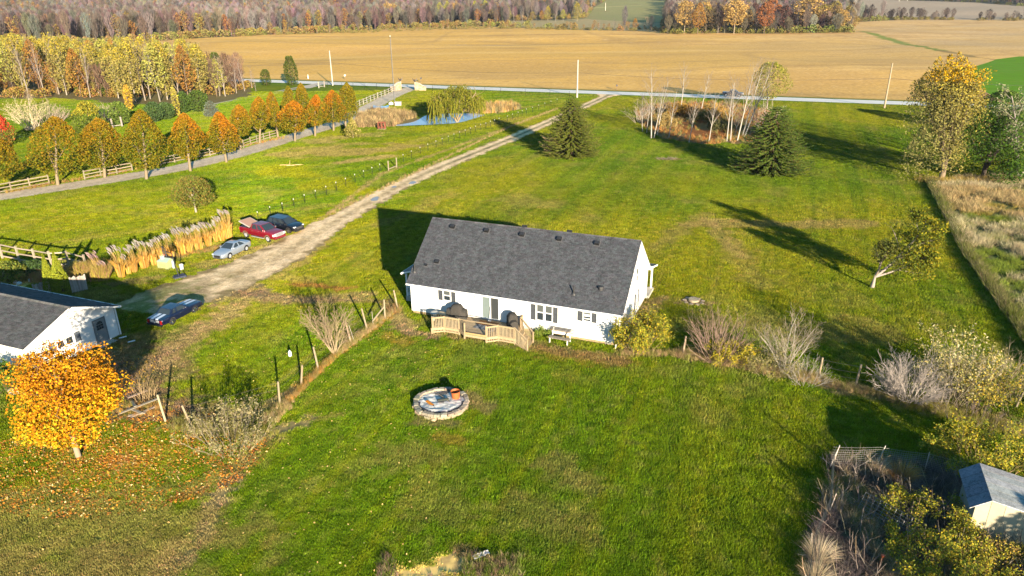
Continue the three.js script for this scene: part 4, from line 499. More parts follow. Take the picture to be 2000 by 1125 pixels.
  { const v = new MB(), R2 = rng(8); for (let i = 0; i < 7; i++) { let p = [0.05, 0.3 + R2(), W - 0.3 - i * 0.55]; const pts = [p]; for (let k = 0; k < 9; k++) { p = [0.05, p[1] + 0.15 + R2() * 0.3, p[2] + (R2() - 0.5) * 0.4]; if (p[1] > gy(p[2]) - 0.1) break; pts.push(p); } if (pts.length > 2) v.tube(pts, pts.map((_, k) => 0.014 * (1 - k / 12)), 4, [0.2, 0.13, 0.08]); } for (let i = 0; i < 60; i++) v.leaf([0.1, 3.3 + R2() * 0.8, hd + 0.2 - R2() * 1.3], 0.12, R2, [0.3, 0.28, 0.2]); v.build('creeper', M.bark, g); }
  { const gt = new MB(); gt.box(x0, y0 - 0.14, -OV - 0.14, x1, y0 - 0.01, -OV - 0.02, TRIM); gt.build('gutter', M.paint, roof); const dn = new MB(); dn.box(0.02, 0.1, -0.12, 0.12, EV - 0.1, -0.03, TRIM); dn.build('downspout', M.paint, g); }
}
// ---------- the shed in the weedy lot ----------
{
  const R = rng(41), g = thing('shed', 'small cream shed with a pale grey saltbox roof among weeds', 'shed', 25.4, 31.3, HA), WA = [0.36, 0.335, 0.24];
  // local x along its front, z towards the viewer; ridge runs front to back at x = 0.15
  const W = 5, D = 3.1, EL = 2.25, RGy = 2.75, ER = 1.9, rx = 0.15;
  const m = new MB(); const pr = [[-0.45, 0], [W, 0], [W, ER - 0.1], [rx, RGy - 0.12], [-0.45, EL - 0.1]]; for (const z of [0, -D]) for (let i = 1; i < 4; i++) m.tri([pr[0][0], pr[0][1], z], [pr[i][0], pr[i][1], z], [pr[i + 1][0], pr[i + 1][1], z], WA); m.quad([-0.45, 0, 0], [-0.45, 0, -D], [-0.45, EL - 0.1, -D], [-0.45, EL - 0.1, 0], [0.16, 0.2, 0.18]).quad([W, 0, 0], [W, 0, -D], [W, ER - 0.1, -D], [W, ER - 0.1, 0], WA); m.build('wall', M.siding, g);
  for (let i = 0; i < 8; i++) { const b = new MB(), x0 = -0.44 + i * 0.68, x1 = Math.min(W, x0 + 0.66), yt = (x) => (x < rx ? EL - 0.1 : lerp(RGy - 0.12, ER - 0.1, (x - rx) / (W - rx))); b.quad([x0, 0.05, 0.02], [x1, 0.05, 0.02], [x1, yt(x1) - 0.02, 0.02], [x0, yt(x0) - 0.02, 0.02], jit(WA, R, 0.14)); b.build('wall_panel', M.siding, g); }
  const sl = (a, b, n, col, name) => { for (let i = 0; i < n; i++) { const q = new MB(), z0 = 0.25 - i * (D + 0.5) / n, z1 = 0.25 - (i + 1) * (D + 0.5) / n + 0.012, P = (p, z, l = 0) => [p[0], p[1] + l, z]; const c = jit(col, R, 0.15); q.quad(P(a, z0, 0.045), P(b, z0, 0.045), P(b, z1, 0.03), P(a, z1, 0.03), c).quad(P(a, z0, 0), P(b, z0, 0), P(b, z0, 0.045), P(a, z0, 0.045), i ? c.map((v) => v * 0.7) : [0.6, 0.6, 0.58]).quad(P(a, z0, 0), P(a, z1, 0), P(a, z1, 0.03), P(a, z0, 0.045), c).quad(P(b, z0, 0), P(b, z1, 0), P(b, z1, 0.03), P(b, z0, 0.045), c); q.build(name, M.grit, g); } };
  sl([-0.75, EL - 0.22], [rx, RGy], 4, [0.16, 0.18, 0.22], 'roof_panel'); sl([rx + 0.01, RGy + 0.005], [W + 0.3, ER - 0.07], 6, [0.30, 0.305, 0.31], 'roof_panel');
}
// ---------- vehicles ----------
// front of a vehicle at +x; body lofted through stations [x, low edge, shoulder height, half width, crown of the top]
function vehicle(name, label, cat, X, Z, turn, o, s = 1) {
  const t = thing(name, label, cat, X, Z, turn), P = o.paint, m = new MB(), lk = 0.02;
  const ring = ([x, yb, ys, hw, cr]) => [[x, yb, hw * 0.86], [x, yb + 0.06, hw * 0.95], [x, lerp(yb, ys, 0.42), hw], [x, ys - 0.1, hw * 0.985], [x, ys - 0.02, hw * 0.93], [x, ys + cr * 0.5, hw * 0.72], [x, ys + cr, hw * 0.32], [x, ys + cr, -hw * 0.32], [x, ys + cr * 0.5, -hw * 0.72], [x, ys - 0.02, -hw * 0.93], [x, ys - 0.1, -hw * 0.985], [x, lerp(yb, ys, 0.42), -hw], [x, yb + 0.06, -hw * 0.95], [x, yb, -hw * 0.86]];
  const rs = o.st.map(ring); for (let i = 0; i + 1 < rs.length; i++) for (let j = 0; j < 14; j++) { const q = (j + 1) % 14; m.quad(rs[i][j], rs[i][q], rs[i + 1][q], rs[i + 1][j]); }
  for (const e of [0, rs.length - 1]) for (let j = 1; j < 13; j++) m.tri(rs[e][0], rs[e][j], rs[e][j + 1]);
  const body = m.build('body', P, t, { crease: 0.7 });
  const c = o.cab; if (c) { // cab: sill corners then roof corners
    const k = new MB(), B = [[c.x0, c.y, c.w0], [c.x1, c.y, c.w0], [c.x2, c.h, c.w1], [c.x3, c.h, c.w1]], mir = (p) => [p[0], p[1], -p[2]], b = B.map(mir), bul = 0.035, mid = (c.x2 + c.x3) / 2;
    k.quad(B[0], B[1], B[2], B[3]).quad(b[1], b[0], b[3], b[2]).quad(B[1], b[1], b[2], B[2]).quad(b[0], B[0], B[3], b[3]);
    const r0 = [mid, c.h + bul, c.w1 * 0.6], r1 = mir(r0); k.quad(B[3], B[2], r0, r0).tri(B[2], b[2], r0).tri(b[2], r1, r0).tri(b[2], b[3], r1).tri(b[3], B[3], r1).tri(B[3], r0, r1); k.build('roof', P, t, { crease: 0.5 });
    const pane = (nm, q, off, n, mat = M.glass) => { const ce = q.reduce((a, p) => add(a, p, 1 / q.length), [0, 0, 0]), w = new MB(), f = q.map((p) => add(add(ce, sub(p, ce), off), n, 0.012)); for (let i = 1; i + 1 < f.length; i++) w.tri(f[0], f[i], f[i + 1]); return w.build(nm, mat, t); };
    const nf = nrm(crs(sub(b[1], B[1]), sub(B[2], B[1]))), nb = nrm(crs(sub(B[0], b[0]), sub(b[3], b[0])));
    pane('windshield', [B[1], b[1], b[2], B[2]], 0.9, nf[0] < 0 ? nf.map((v) => -v) : nf); pane('rear_window', [b[0], B[0], B[3], b[3]], 0.86, nb[0] > 0 ? nb.map((v) => -v) : nb);
    for (const sd of [1, -1]) { const n = nrm(crs(sub(B[1], B[0]), sub(B[3], B[0]))); if (n[2] < 0) n.forEach((v, i) => { n[i] = -v; }); n[2] *= sd; const sp = c.split, bot = (f) => [lerp(c.x0, c.x1, f), c.y, c.w0 * sd], top = (f) => [lerp(c.x3, c.x2, f), c.h, c.w1 * sd]; for (let i = 0; i + 1 < sp.length; i++) pane('side_window', [bot(sp[i] + 0.015), bot(sp[i + 1] - 0.015), top(sp[i + 1] - 0.01), top(sp[i] + 0.01)], 0.86, n); }
    for (const sd of [1, -1]) { const w = new MB(); w.box(c.x1 - 0.42, c.y - 0.02, sd * (c.w0 + 0.05), c.x1 - 0.25, c.y + 0.14, sd * (c.w0 + 0.22)); w.build('mirror', o.mirror || P, t); }
    if (o.rails) for (const sd of [1, -1]) { const w = new MB(); w.tube([[c.x3 + 0.1, c.h + 0.07, sd * c.w1 * 0.9], [c.x2 - 0.2, c.h + 0.07, sd * c.w1 * 0.9]], [0.02, 0.02], 6, [1, 1, 1], true); w.build('roof_rail', M.chrome, t); }
  }
  for (const wx of o.axles) for (const sd of [1, -1]) { const w = new MB(), R = o.wr, y = sd * (o.tw), tw = 0.22; const T = [[R * 0.62, -tw / 2], [R * 0.9, -tw / 2], [R, -tw * 0.35], [R, tw * 0.35], [R * 0.9, tw / 2], [R * 0.62, tw / 2]]; w.m = new THREE.Matrix4().makeRotationX(Math.PI / 2).setPosition(wx, R, y); w.lathe(T.map((q) => q), 20); const wh = w.build('wheel', M.rubber, t); const r = new MB(); r.m = new THREE.Matrix4().makeRotationX(sd * Math.PI / 2).setPosition(wx, R, y); r.lathe([[R * 0.64, 0.06], [R * 0.66, 0.11], [R * 0.58, 0.1], [R * 0.3, 0.07], [0, 0.085]], 20); for (let i = 0; i < 5; i++) { const a = i / 5 * 6.283; r.beam([0, 0.105, 0], [Math.cos(a) * R * 0.58, 0.11, Math.sin(a) * R * 0.58], R * 0.2, 0.03); } r.build('rim', o.rim || M.chrome, wh);
    const h = new MB(); h.m = new THREE.Matrix4().makeRotationX(Math.PI / 2).setPosition(wx, R * 1.02, sd * (o.hw + 0.004)); for (let i = 0; i < 16; i++) { const a0 = Math.PI + i / 16 * Math.PI - 0.1, a1 = Math.PI + (i + 1) / 16 * Math.PI + 0.1; h.quad([Math.cos(a0) * R * 0.9, 0, Math.sin(a0) * R * 0.9], [Math.cos(a1) * R * 0.9, 0, Math.sin(a1) * R * 0.9], [Math.cos(a1) * R * 1.17, 0, Math.sin(a1) * R * 1.17], [Math.cos(a0) * R * 1.17, 0, Math.sin(a0) * R * 1.17], o.arch || [0.01, 0.01, 0.012]); } h.build('wheel_arch', M.paint, t); }
  o.more?.(t, body); t.scale.setScalar(s); return t;
}
const carPaint = (c, metal = 0.35) => new THREE.MeshPhysicalMaterial({ color: new THREE.Color().setRGB(...c), roughness: 0.35, metalness: metal, clearcoat: 1, clearcoatRoughness: 0.06, side: THREE.DoubleSide });
const bit = (t, name, mat, ...b) => { const m = new MB(); for (const q of b) m.box(...q); return m.build(name, mat, t); };
const lampM = std([0.55, 0.56, 0.58], 0.12), tailM = std([0.30, 0.012, 0.012], 0.2), blackM = std([0.015, 0.015, 0.017], 0.5), silverM = std([0.42, 0.44, 0.47], 0.3, { metalness: 0.4 }), plateM = std([0.6, 0.6, 0.58], 0.5);
const facing = (a, b) => Math.atan2(b[1] - a[1], b[0] - a[0]);   // heading from a to b
{ // silver sedan, nose towards the viewer
  const f = G(448.5, 505), r = G(480.5, 490), a = facing(r, f), n = [-Math.sin(a), Math.cos(a)], c = [(f[0] + r[0]) / 2 + n[0] * -0.8 * -1 * -1, 0]; const px = Math.sin(a), pz = -Math.cos(a), sgn = px > 0 ? 1 : -1; const X = (f[0] + r[0]) / 2 - px * sgn * 0.8, Z = (f[1] + r[1]) / 2 - pz * sgn * 0.8;
  vehicle('silver_sedan', 'silver four-door sedan on the grass edge facing the viewer', 'car', X, Z, a, { paint: carPaint([0.27, 0.31, 0.37], 0.45), hw: 0.92, tw: 0.82, wr: 0.34, axles: [1.4, -1.42], rim: silverM,
    st: [[-2.4, 0.42, 0.82, 0.72, 0.02], [-2.3, 0.3, 1.0, 0.86, 0.04], [-1.5, 0.2, 1.02, 0.92, 0.04], [0, 0.18, 0.96, 0.925, 0.02], [0.9, 0.18, 0.93, 0.92, 0.05], [1.6, 0.2, 0.86, 0.9, 0.07], [2.2, 0.24, 0.74, 0.82, 0.05], [2.42, 0.3, 0.62, 0.66, 0.02]], cab: { x0: -1.85, x1: 0.95, x2: 0.12, x3: -0.85, y: 0.95, h: 1.42, w0: 0.82, w1: 0.6, split: [0.13, 0.52, 0.92] },
    more: (t) => { bit(t, 'grille', blackM, [2.33, 0.34, -0.42, 2.46, 0.62, 0.42]); for (const s of [1, -1]) { bit(t, 'headlight', lampM, [2.1, 0.6, s * 0.52, 2.33, 0.7, s * 0.8]); bit(t, 'taillight', tailM, [-2.36, 0.72, s * 0.45, -2.24, 0.86, s * 0.85]); bit(t, 'door_handle', silverM, [-0.05, 0.8, s * 0.915, 0.1, 0.83, s * 0.945]); bit(t, 'door_handle', silverM, [-0.95, 0.82, s * 0.915, -0.8, 0.85, s * 0.945]); } bit(t, 'bumper', blackM, [2.3, 0.22, -0.6, 2.43, 0.3, 0.6]); } });
}
{ // red crew-cab pickup with its bed cover tilted up
  const f = G(529, 474), r = G(477, 463), a = facing(r, f), px = Math.sin(a), pz = -Math.cos(a), X = (f[0] + r[0]) / 2 - px * 0.85 + 0.1, Z = (f[1] + r[1]) / 2 - pz * 0.85; const red = carPaint([0.19, 0.006, 0.016], 0.3);
  vehicle('red_pickup', 'red crew-cab pickup with its bed cover tilted open', 'pickup truck', X, Z, a, { paint: red, hw: 1.0, tw: 0.87, wr: 0.43, axles: [1.85, -1.95], arch: [0.25, 0.19, 0.12], rim: silverM, mirror: M.chrome,
    st: [[-2.95, 0.55, 1.28, 0.95, 0.0], [-2.9, 0.5, 1.34, 1.0, 0.0], [-1.0, 0.5, 1.34, 1.01, 0.0], [1.0, 0.48, 1.3, 1.0, 0.02], [1.4, 0.46, 1.3, 0.99, 0.06], [2.5, 0.46, 1.22, 0.98, 0.08], [2.82, 0.5, 1.14, 0.9, 0.03], [2.9, 0.55, 1.0, 0.84, 0.0]], cab: { x0: -1.05, x1: 1.5, x2: 0.62, x3: -0.85, y: 1.32, h: 1.92, w0: 0.92, w1: 0.74, split: [0.06, 0.5, 0.9] },
    more: (t) => { bit(t, 'bed_floor', blackM, [-2.8, 1.345, -0.8, -1.15, 1.352, 0.8]); const cv = new MB(); cv.beam([-1.2, 1.5, 0], [-2.95, 2.0, 0], 1.7, 0.05, [0.30, 0.175, 0.12]); const cm = cv.build('bed_cover', M.paint, t); const fr = new MB(); for (const s of [1, -1]) fr.beam([-1.2, 1.47, s * 0.88], [-2.97, 1.975, s * 0.88], 0.08, 0.09, [0.36, 0.34, 0.32]); fr.beam([-2.98, 1.975, -0.88], [-2.98, 1.975, 0.88], 0.08, 0.1, [0.36, 0.34, 0.32]); fr.build('cover_frame', M.paint, cm); for (const s of [1, -1]) { const st = new MB(); st.tube([[-1.9, 1.35, s * 0.82], [-2.2, 1.74, s * 0.82]], [0.02, 0.02], 5, [0.1, 0.1, 0.1]); st.build('strut', M.metal, t); }
      const g = new MB(); g.box(2.84, 0.74, -0.62, 2.95, 1.14, 0.62, [0.5, 0.51, 0.53]); const gr = g.build('grille', M.metal, t); for (let i = 0; i < 4; i++) { const b = new MB(); b.box(2.95, 0.8 + i * 0.085, -0.55, 2.97, 0.835 + i * 0.085, 0.55, [0.08, 0.08, 0.09]); b.build('grille_bar', M.paint, gr); }
      for (const s of [1, -1]) { bit(t, 'headlight', lampM, [2.72, 0.84, s * 0.64, 2.93, 1.08, s * 0.95]); bit(t, 'fog_lamp', lampM, [2.85, 0.56, s * 0.6, 2.97, 0.64, s * 0.78]); bit(t, 'taillight', tailM, [-3.0, 0.9, s * 0.82, -2.9, 1.25, s * 0.99]); bit(t, 'running_board', silverM, [-0.9, 0.4, s * 0.95, 1.2, 0.47, s * 1.1]); bit(t, 'door_handle', M.chrome, [0.2, 1.12, s * 0.99, 0.38, 1.16, s * 1.03]); bit(t, 'door_handle', M.chrome, [-0.85, 1.12, s * 0.99, -0.68, 1.16, s * 1.03]); } bit(t, 'bumper', red, [2.75, 0.48, -0.92, 3.0, 0.7, 0.92]); bit(t, 'skid_plate', blackM, [2.7, 0.38, -0.7, 2.92, 0.475, 0.7]); bit(t, 'rear_bumper', M.chrome, [-3.08, 0.5, -0.9, -2.94, 0.68, 0.9]); } });
}
{ // dark blue-black three-row utility vehicle beyond the pickup
  const f = G(529, 474), r = G(477, 463), a = facing(r, f) + 0.03, w = G(565, 456), px = Math.sin(a), pz = -Math.cos(a), hx = Math.cos(a), hz = Math.sin(a), X = w[0] - px * 0.85 - hx * 1.42, Z = w[1] - pz * 0.85 - hz * 1.42; const navy = carPaint([0.004, 0.006, 0.012], 0.2);
  vehicle('dark_suv', 'near-black sport utility vehicle parked beyond the red pickup', 'car', X, Z, a, { paint: navy, hw: 0.97, tw: 0.86, wr: 0.38, axles: [1.42, -1.45], rails: true, rim: std([0.12, 0.11, 0.1], 0.4, { metalness: 0.6 }), arch: [0.05, 0.045, 0.04],
    st: [[-2.4, 0.5, 1.05, 0.88, 0.0], [-2.3, 0.36, 1.18, 0.95, 0.0], [-1, 0.26, 1.12, 0.98, 0.0], [0.8, 0.26, 1.1, 0.98, 0.03], [1.3, 0.28, 1.1, 0.97, 0.05], [2.1, 0.32, 1.02, 0.92, 0.07], [2.4, 0.4, 0.88, 0.8, 0.03], [2.45, 0.44, 0.76, 0.76, 0.0]], cab: { x0: -2.25, x1: 1.25, x2: 0.35, x3: -1.9, y: 1.11, h: 1.72, w0: 0.9, w1: 0.72, split: [0.04, 0.3, 0.6, 0.92] },
    more: (t) => { bit(t, 'grille', std([0.12, 0.12, 0.13], 0.3, { metalness: 0.7 }), [2.38, 0.58, -0.5, 2.49, 0.86, 0.5]); bit(t, 'bumper', blackM, [2.3, 0.3, -0.78, 2.5, 0.5, 0.78]); for (const s of [1, -1]) { bit(t, 'headlight', lampM, [2.18, 0.82, s * 0.55, 2.41, 0.94, s * 0.86]); bit(t, 'taillight', tailM, [-2.43, 0.9, s * 0.7, -2.3, 1.1, s * 0.94]); bit(t, 'door_handle', M.chrome, [0.0, 0.98, s * 0.97, 0.16, 1.01, s * 1.0]); bit(t, 'door_handle', M.chrome, [-1.0, 0.98, s * 0.97, -0.84, 1.01, s * 1.0]); } } });
}
{ // dark blue coupe with pale stripes, tail towards the viewer
  const r = G(336, 634), f = G(379, 611), a = facing(r, f), px = Math.sin(a), pz = -Math.cos(a), X = (f[0] + r[0]) / 2 - px * 0.78, Z = (f[1] + r[1]) / 2 - pz * 0.78; const blue = carPaint([0.005, 0.010, 0.036], 0.3), stripe = std([0.40, 0.46, 0.55], 0.3);
  vehicle('striped_coupe', 'dark blue two-door coupe with twin pale stripes beside the garage', 'car', X, Z, a, { paint: blue, hw: 0.93, tw: 0.82, wr: 0.34, axles: [1.45, -1.35], arch: [0.05, 0.05, 0.055],
    st: [[-2.5, 0.42, 0.86, 0.86, 0.01], [-2.44, 0.36, 0.92, 0.9, 0.02], [-1.4, 0.26, 0.96, 0.93, 0.03], [0, 0.22, 0.93, 0.93, 0.02], [1.0, 0.24, 0.94, 0.93, 0.05], [2.3, 0.28, 0.84, 0.9, 0.06], [2.52, 0.34, 0.78, 0.86, 0.02], [2.56, 0.4, 0.7, 0.84, 0.0]], cab: { x0: -1.45, x1: 0.85, x2: 0.25, x3: -1.0, y: 0.95, h: 1.36, w0: 0.82, w1: 0.66, split: [0.1, 0.34, 0.93] },
    more: (t) => { for (const s of [1, -1]) { const m = new MB(), z0 = s * 0.1, z1 = s * 0.42, y = (x) => x; const lay = (pts) => { for (let i = 0; i + 1 < pts.length; i++) m.quad([pts[i][0], pts[i][1], z0], [pts[i + 1][0], pts[i + 1][1], z0], [pts[i + 1][0], pts[i + 1][1] - 0.004, z1], [pts[i][0], pts[i][1] - 0.004, z1]); }; lay([[-2.5, 0.885], [-2.43, 0.955], [-1.46, 1.0]]); lay([[0.9, 0.992], [1.0, 1.0], [2.3, 0.915], [2.52, 0.815]]); m.build('stripe', stripe, t);
      bit(t, 'tail_panel', std([0.42, 0.43, 0.44], 0.4), [-2.525, 0.58, s * 0.06, -2.5, 0.82, s * 0.5]); bit(t, 'taillight', tailM, [-2.53, 0.5, s * 0.62, -2.46, 0.82, s * 0.85]); bit(t, 'headlight', lampM, [2.5, 0.55, s * 0.5, 2.585, 0.7, s * 0.78]); bit(t, 'door_handle', M.chrome, [-0.35, 0.78, s * 0.925, -0.2, 0.81, s * 0.95]); }
      bit(t, 'license_plate', plateM, [-2.54, 0.56, -0.055, -2.527, 0.7, 0.055]); bit(t, 'rear_bumper', blue, [-2.62, 0.34, -0.88, -2.5, 0.5, 0.88]); bit(t, 'bumper_strip', M.chrome, [-2.635, 0.41, -0.86, -2.622, 0.44, 0.86]); bit(t, 'bumper', blue, [2.52, 0.34, -0.86, 2.66, 0.5, 0.86]); bit(t, 'grille', M.chrome, [2.55, 0.52, -0.36, 2.58, 0.72, 0.36]); } });
}
{ const p = G(1432, 186.5), q = [RA[0] + RD[0] * ((p[0] - RA[0]) * RD[0] + (p[1] - RA[1]) * RD[1]), RA[1] + RD[1] * ((p[0] - RA[0]) * RD[0] + (p[1] - RA[1]) * RD[1])]; const X = q[0] + RN[0] * 1.4, Z = q[1] + RN[1] * 1.4;
  vehicle('road_pickup', 'dark pickup driving on the road beyond the bare birches', 'pickup truck', X, Z, Math.atan2(RD[1], RD[0]), { paint: carPaint([0.035, 0.04, 0.055], 0.4), hw: 1.0, tw: 0.86, wr: 0.42, axles: [1.8, -1.85], st: [[-2.9, 0.55, 1.3, 0.97, 0], [-0.9, 0.5, 1.32, 1.0, 0], [1.2, 0.48, 1.28, 1.0, 0.03], [2.6, 0.5, 1.15, 0.95, 0.05], [2.85, 0.55, 1.0, 0.85, 0]], cab: { x0: -1.0, x1: 1.4, x2: 0.6, x3: -0.8, y: 1.3, h: 1.88, w0: 0.92, w1: 0.76, split: [0.06, 0.5, 0.9] }, more: (t) => { for (const s of [1, -1]) { bit(t, 'headlight', lampM, [2.75, 0.8, s * 0.6, 2.88, 1.0, s * 0.88]); bit(t, 'taillight', tailM, [-2.95, 0.9, s * 0.8, -2.88, 1.2, s * 0.96]); } } }); }
// ---------- trees ----------
const BARK = { grey: [0.15, 0.125, 0.10], brown: [0.085, 0.06, 0.04], white: [0.36, 0.33, 0.29], tan: [0.2, 0.16, 0.1], mauve: [0.13, 0.10, 0.095], dark: [0.07, 0.055, 0.045] };
// limbs by repeated forking; returns the ends of the last shoots as [point, direction]
function limbs(m, R, o, tips) {
  const grow = (p, d, len, rad, lv) => {
    const N = lv === 0 ? 6 : lv === 1 ? 4 : 3, pts = [p], rs = [rad], dirs = [d]; let q = p, e = d;
    for (let i = 0; i < N; i++) { e = nrm([e[0] + (R() - 0.5) * o.wob[lv], e[1] + (o.up[lv] || 0) / N + (R() - 0.5) * o.wob[lv] * 0.5, e[2] + (R() - 0.5) * o.wob[lv]]); q = add(q, e, len / N); pts.push(q); dirs.push(e); rs.push(rad * lerp(1, lv === o.n.length ? 0.3 : o.taper ?? 0.35, (i + 1) / N)); }
    m.tube(pts, rs, lv === 0 ? 7 : lv === 1 ? 5 : 3, lv === 0 ? o.bark : mix3(o.bark, o.twig || o.bark, Math.min(1, lv / 2)), false);
    if (lv >= o.n.length) { tips.push([q, e], [pts[1], e]); return; }
    const n = o.n[lv], t0 = o.t0[lv], off = R() * 6.28;
    for (let i = 0; i < n; i++) {
      const t = t0 + (1 - t0) * (i + 0.3 + 0.6 * R()) / n, f = Math.min(N - 0.01, t * N), k = Math.floor(f), b = add(pts[k], sub(pts[k + 1], pts[k]), f - k), dd = dirs[k + 1];
      let s = nrm(crs(dd, Math.abs(dd[1]) < 0.95 ? [0, 1, 0] : [1, 0, 0])), u = crs(dd, s); const a = off + i * 2.4 + R() * 0.6, A = (o.ang[lv] * (0.75 + 0.5 * R())), sn = Math.sin(A), cs = Math.cos(A);
      const nd = nrm([dd[0] * cs + (s[0] * Math.cos(a) + u[0] * Math.sin(a)) * sn, dd[1] * cs + (s[1] * Math.cos(a) + u[1] * Math.sin(a)) * sn, dd[2] * cs + (s[2] * Math.cos(a) + u[2] * Math.sin(a)) * sn]);
      const tt = (t - t0) / (1 - t0 || 1); grow(b, nd, len * o.len[lv] * (o.even ? 1 : lerp(1.1, 0.55, tt)) * (0.75 + 0.5 * R()), Math.max(o.minr || 0.009, rs[k] * (o.rk ?? 0.5)), lv + 1);
    }
    if (lv > 0 || o.lead) tips.push([q, e]);
  };
  grow([0, -0.1, 0], nrm(o.dir || [0, 1, 0]), o.h, o.r, 0);
}
const PROF = {
  egg: (t) => t < 0.28 ? lerp(0.5, 1, sm(0, 0.28, t)) : Math.pow(Math.max(0, 1 - Math.pow((t - 0.28) / 0.72, 1.7)), 0.72),
  round: (t) => Math.pow(Math.max(0, Math.sin(Math.PI * clamp(t * 0.94 + 0.03))), 0.62), dome: (t) => t < 0.15 ? lerp(0.7, 1, t / 0.15) : Math.sqrt(Math.max(0, 1 - Math.pow((t - 0.15) / 0.85, 2))),
  cone: (t) => Math.pow(1 - t, 0.85) * (t < 0.06 ? 0.75 + t * 4 : 1), column: (t) => 0.75 * Math.pow(Math.max(0, Math.sin(Math.PI * Math.min(1, t * 0.8 + 0.15))), 0.5), vase: (t) => t < 0.6 ? lerp(0.35, 1, sm(0, 0.6, t)) : Math.sqrt(Math.max(0, 1 - Math.pow((t - 0.6) / 0.4, 2))),
};
// leaves through the crown's volume, thick towards its uneven outside; col(t, nx, nz, R)
function fill(m, R, o) {
  const s = o.seed || 0, lobes = []; for (let i = 0; i < (o.lobes ?? 26); i++) { const t = R(), a = R() * 6.283; lobes.push([t, a, 0.7 + 0.6 * R()]); }
  for (let i = 0; i < o.n; i++) {
    let t = Math.pow(R(), o.pow ?? 0.85), a = R() * 6.283; t = clamp(t);
    const lump = (o.lump0 ?? 0.7) + 0.62 * vn(a / 6.283 * 7 + s, t * 5 + s * 3) + 0.14 * vn(a * 4 + s, t * 13), r = o.rad * PROF[o.prof](t) * lump * (1 - (o.deep ?? 0.55) * Math.pow(R(), 1.7)); if (o.holes && vn(a * 2.2 + s * 5, t * 8 + 2) < o.holes) continue;
    const p = [Math.cos(a) * r + (o.leanx || 0) * t + (o.x || 0), o.y0 + (o.y1 - o.y0) * t + (R() - 0.5) * o.size, Math.sin(a) * r + (o.leanz || 0) * t + (o.z || 0)];
    m.leaf(p, o.size * (0.7 + 0.6 * R()), R, o.col(t, Math.cos(a) * r / o.rad, Math.sin(a) * r / o.rad, R), o.flat ?? 0.1, o.asp ?? 0.6);
  }
}
function tipLeaves(m, R, tips, o) { for (const [p, d] of tips) { if (o.skip && R() < o.skip(p)) continue; for (let i = 0; i < o.n; i++) { const q = [p[0] + (R() - 0.5) * o.j * 2, p[1] + (R() - 0.5) * o.j * 2 - (o.drop || 0) * R(), p[2] + (R() - 0.5) * o.j * 2]; m.leaf(q, o.size * (0.7 + 0.6 * R()), R, o.col(q, R), 0.1, o.asp ?? 0.55); } } }
const pick = (...cs) => (R) => jit(cs[Math.floor(R() * cs.length)], R, 0.22);
const TREE1 = { wob: [0.12, 0.35, 0.5, 0.6], up: [0, 0.5, 0.3, 0.2], t0: [0.3, 0.25, 0.2], ang: [0.85, 0.7, 0.7], len: [0.42, 0.5, 0.5] };
const PAL = { olive: [0.15, 0.125, 0.006], green: [0.08, 0.105, 0.006], rust: [0.30, 0.095, 0.006], orange: [0.44, 0.145, 0.006], red: [0.33, 0.05, 0.012], gold: [0.40, 0.23, 0.02], pale: [0.42, 0.33, 0.10], brown: [0.17, 0.09, 0.03], lime: [0.17, 0.19, 0.02] };

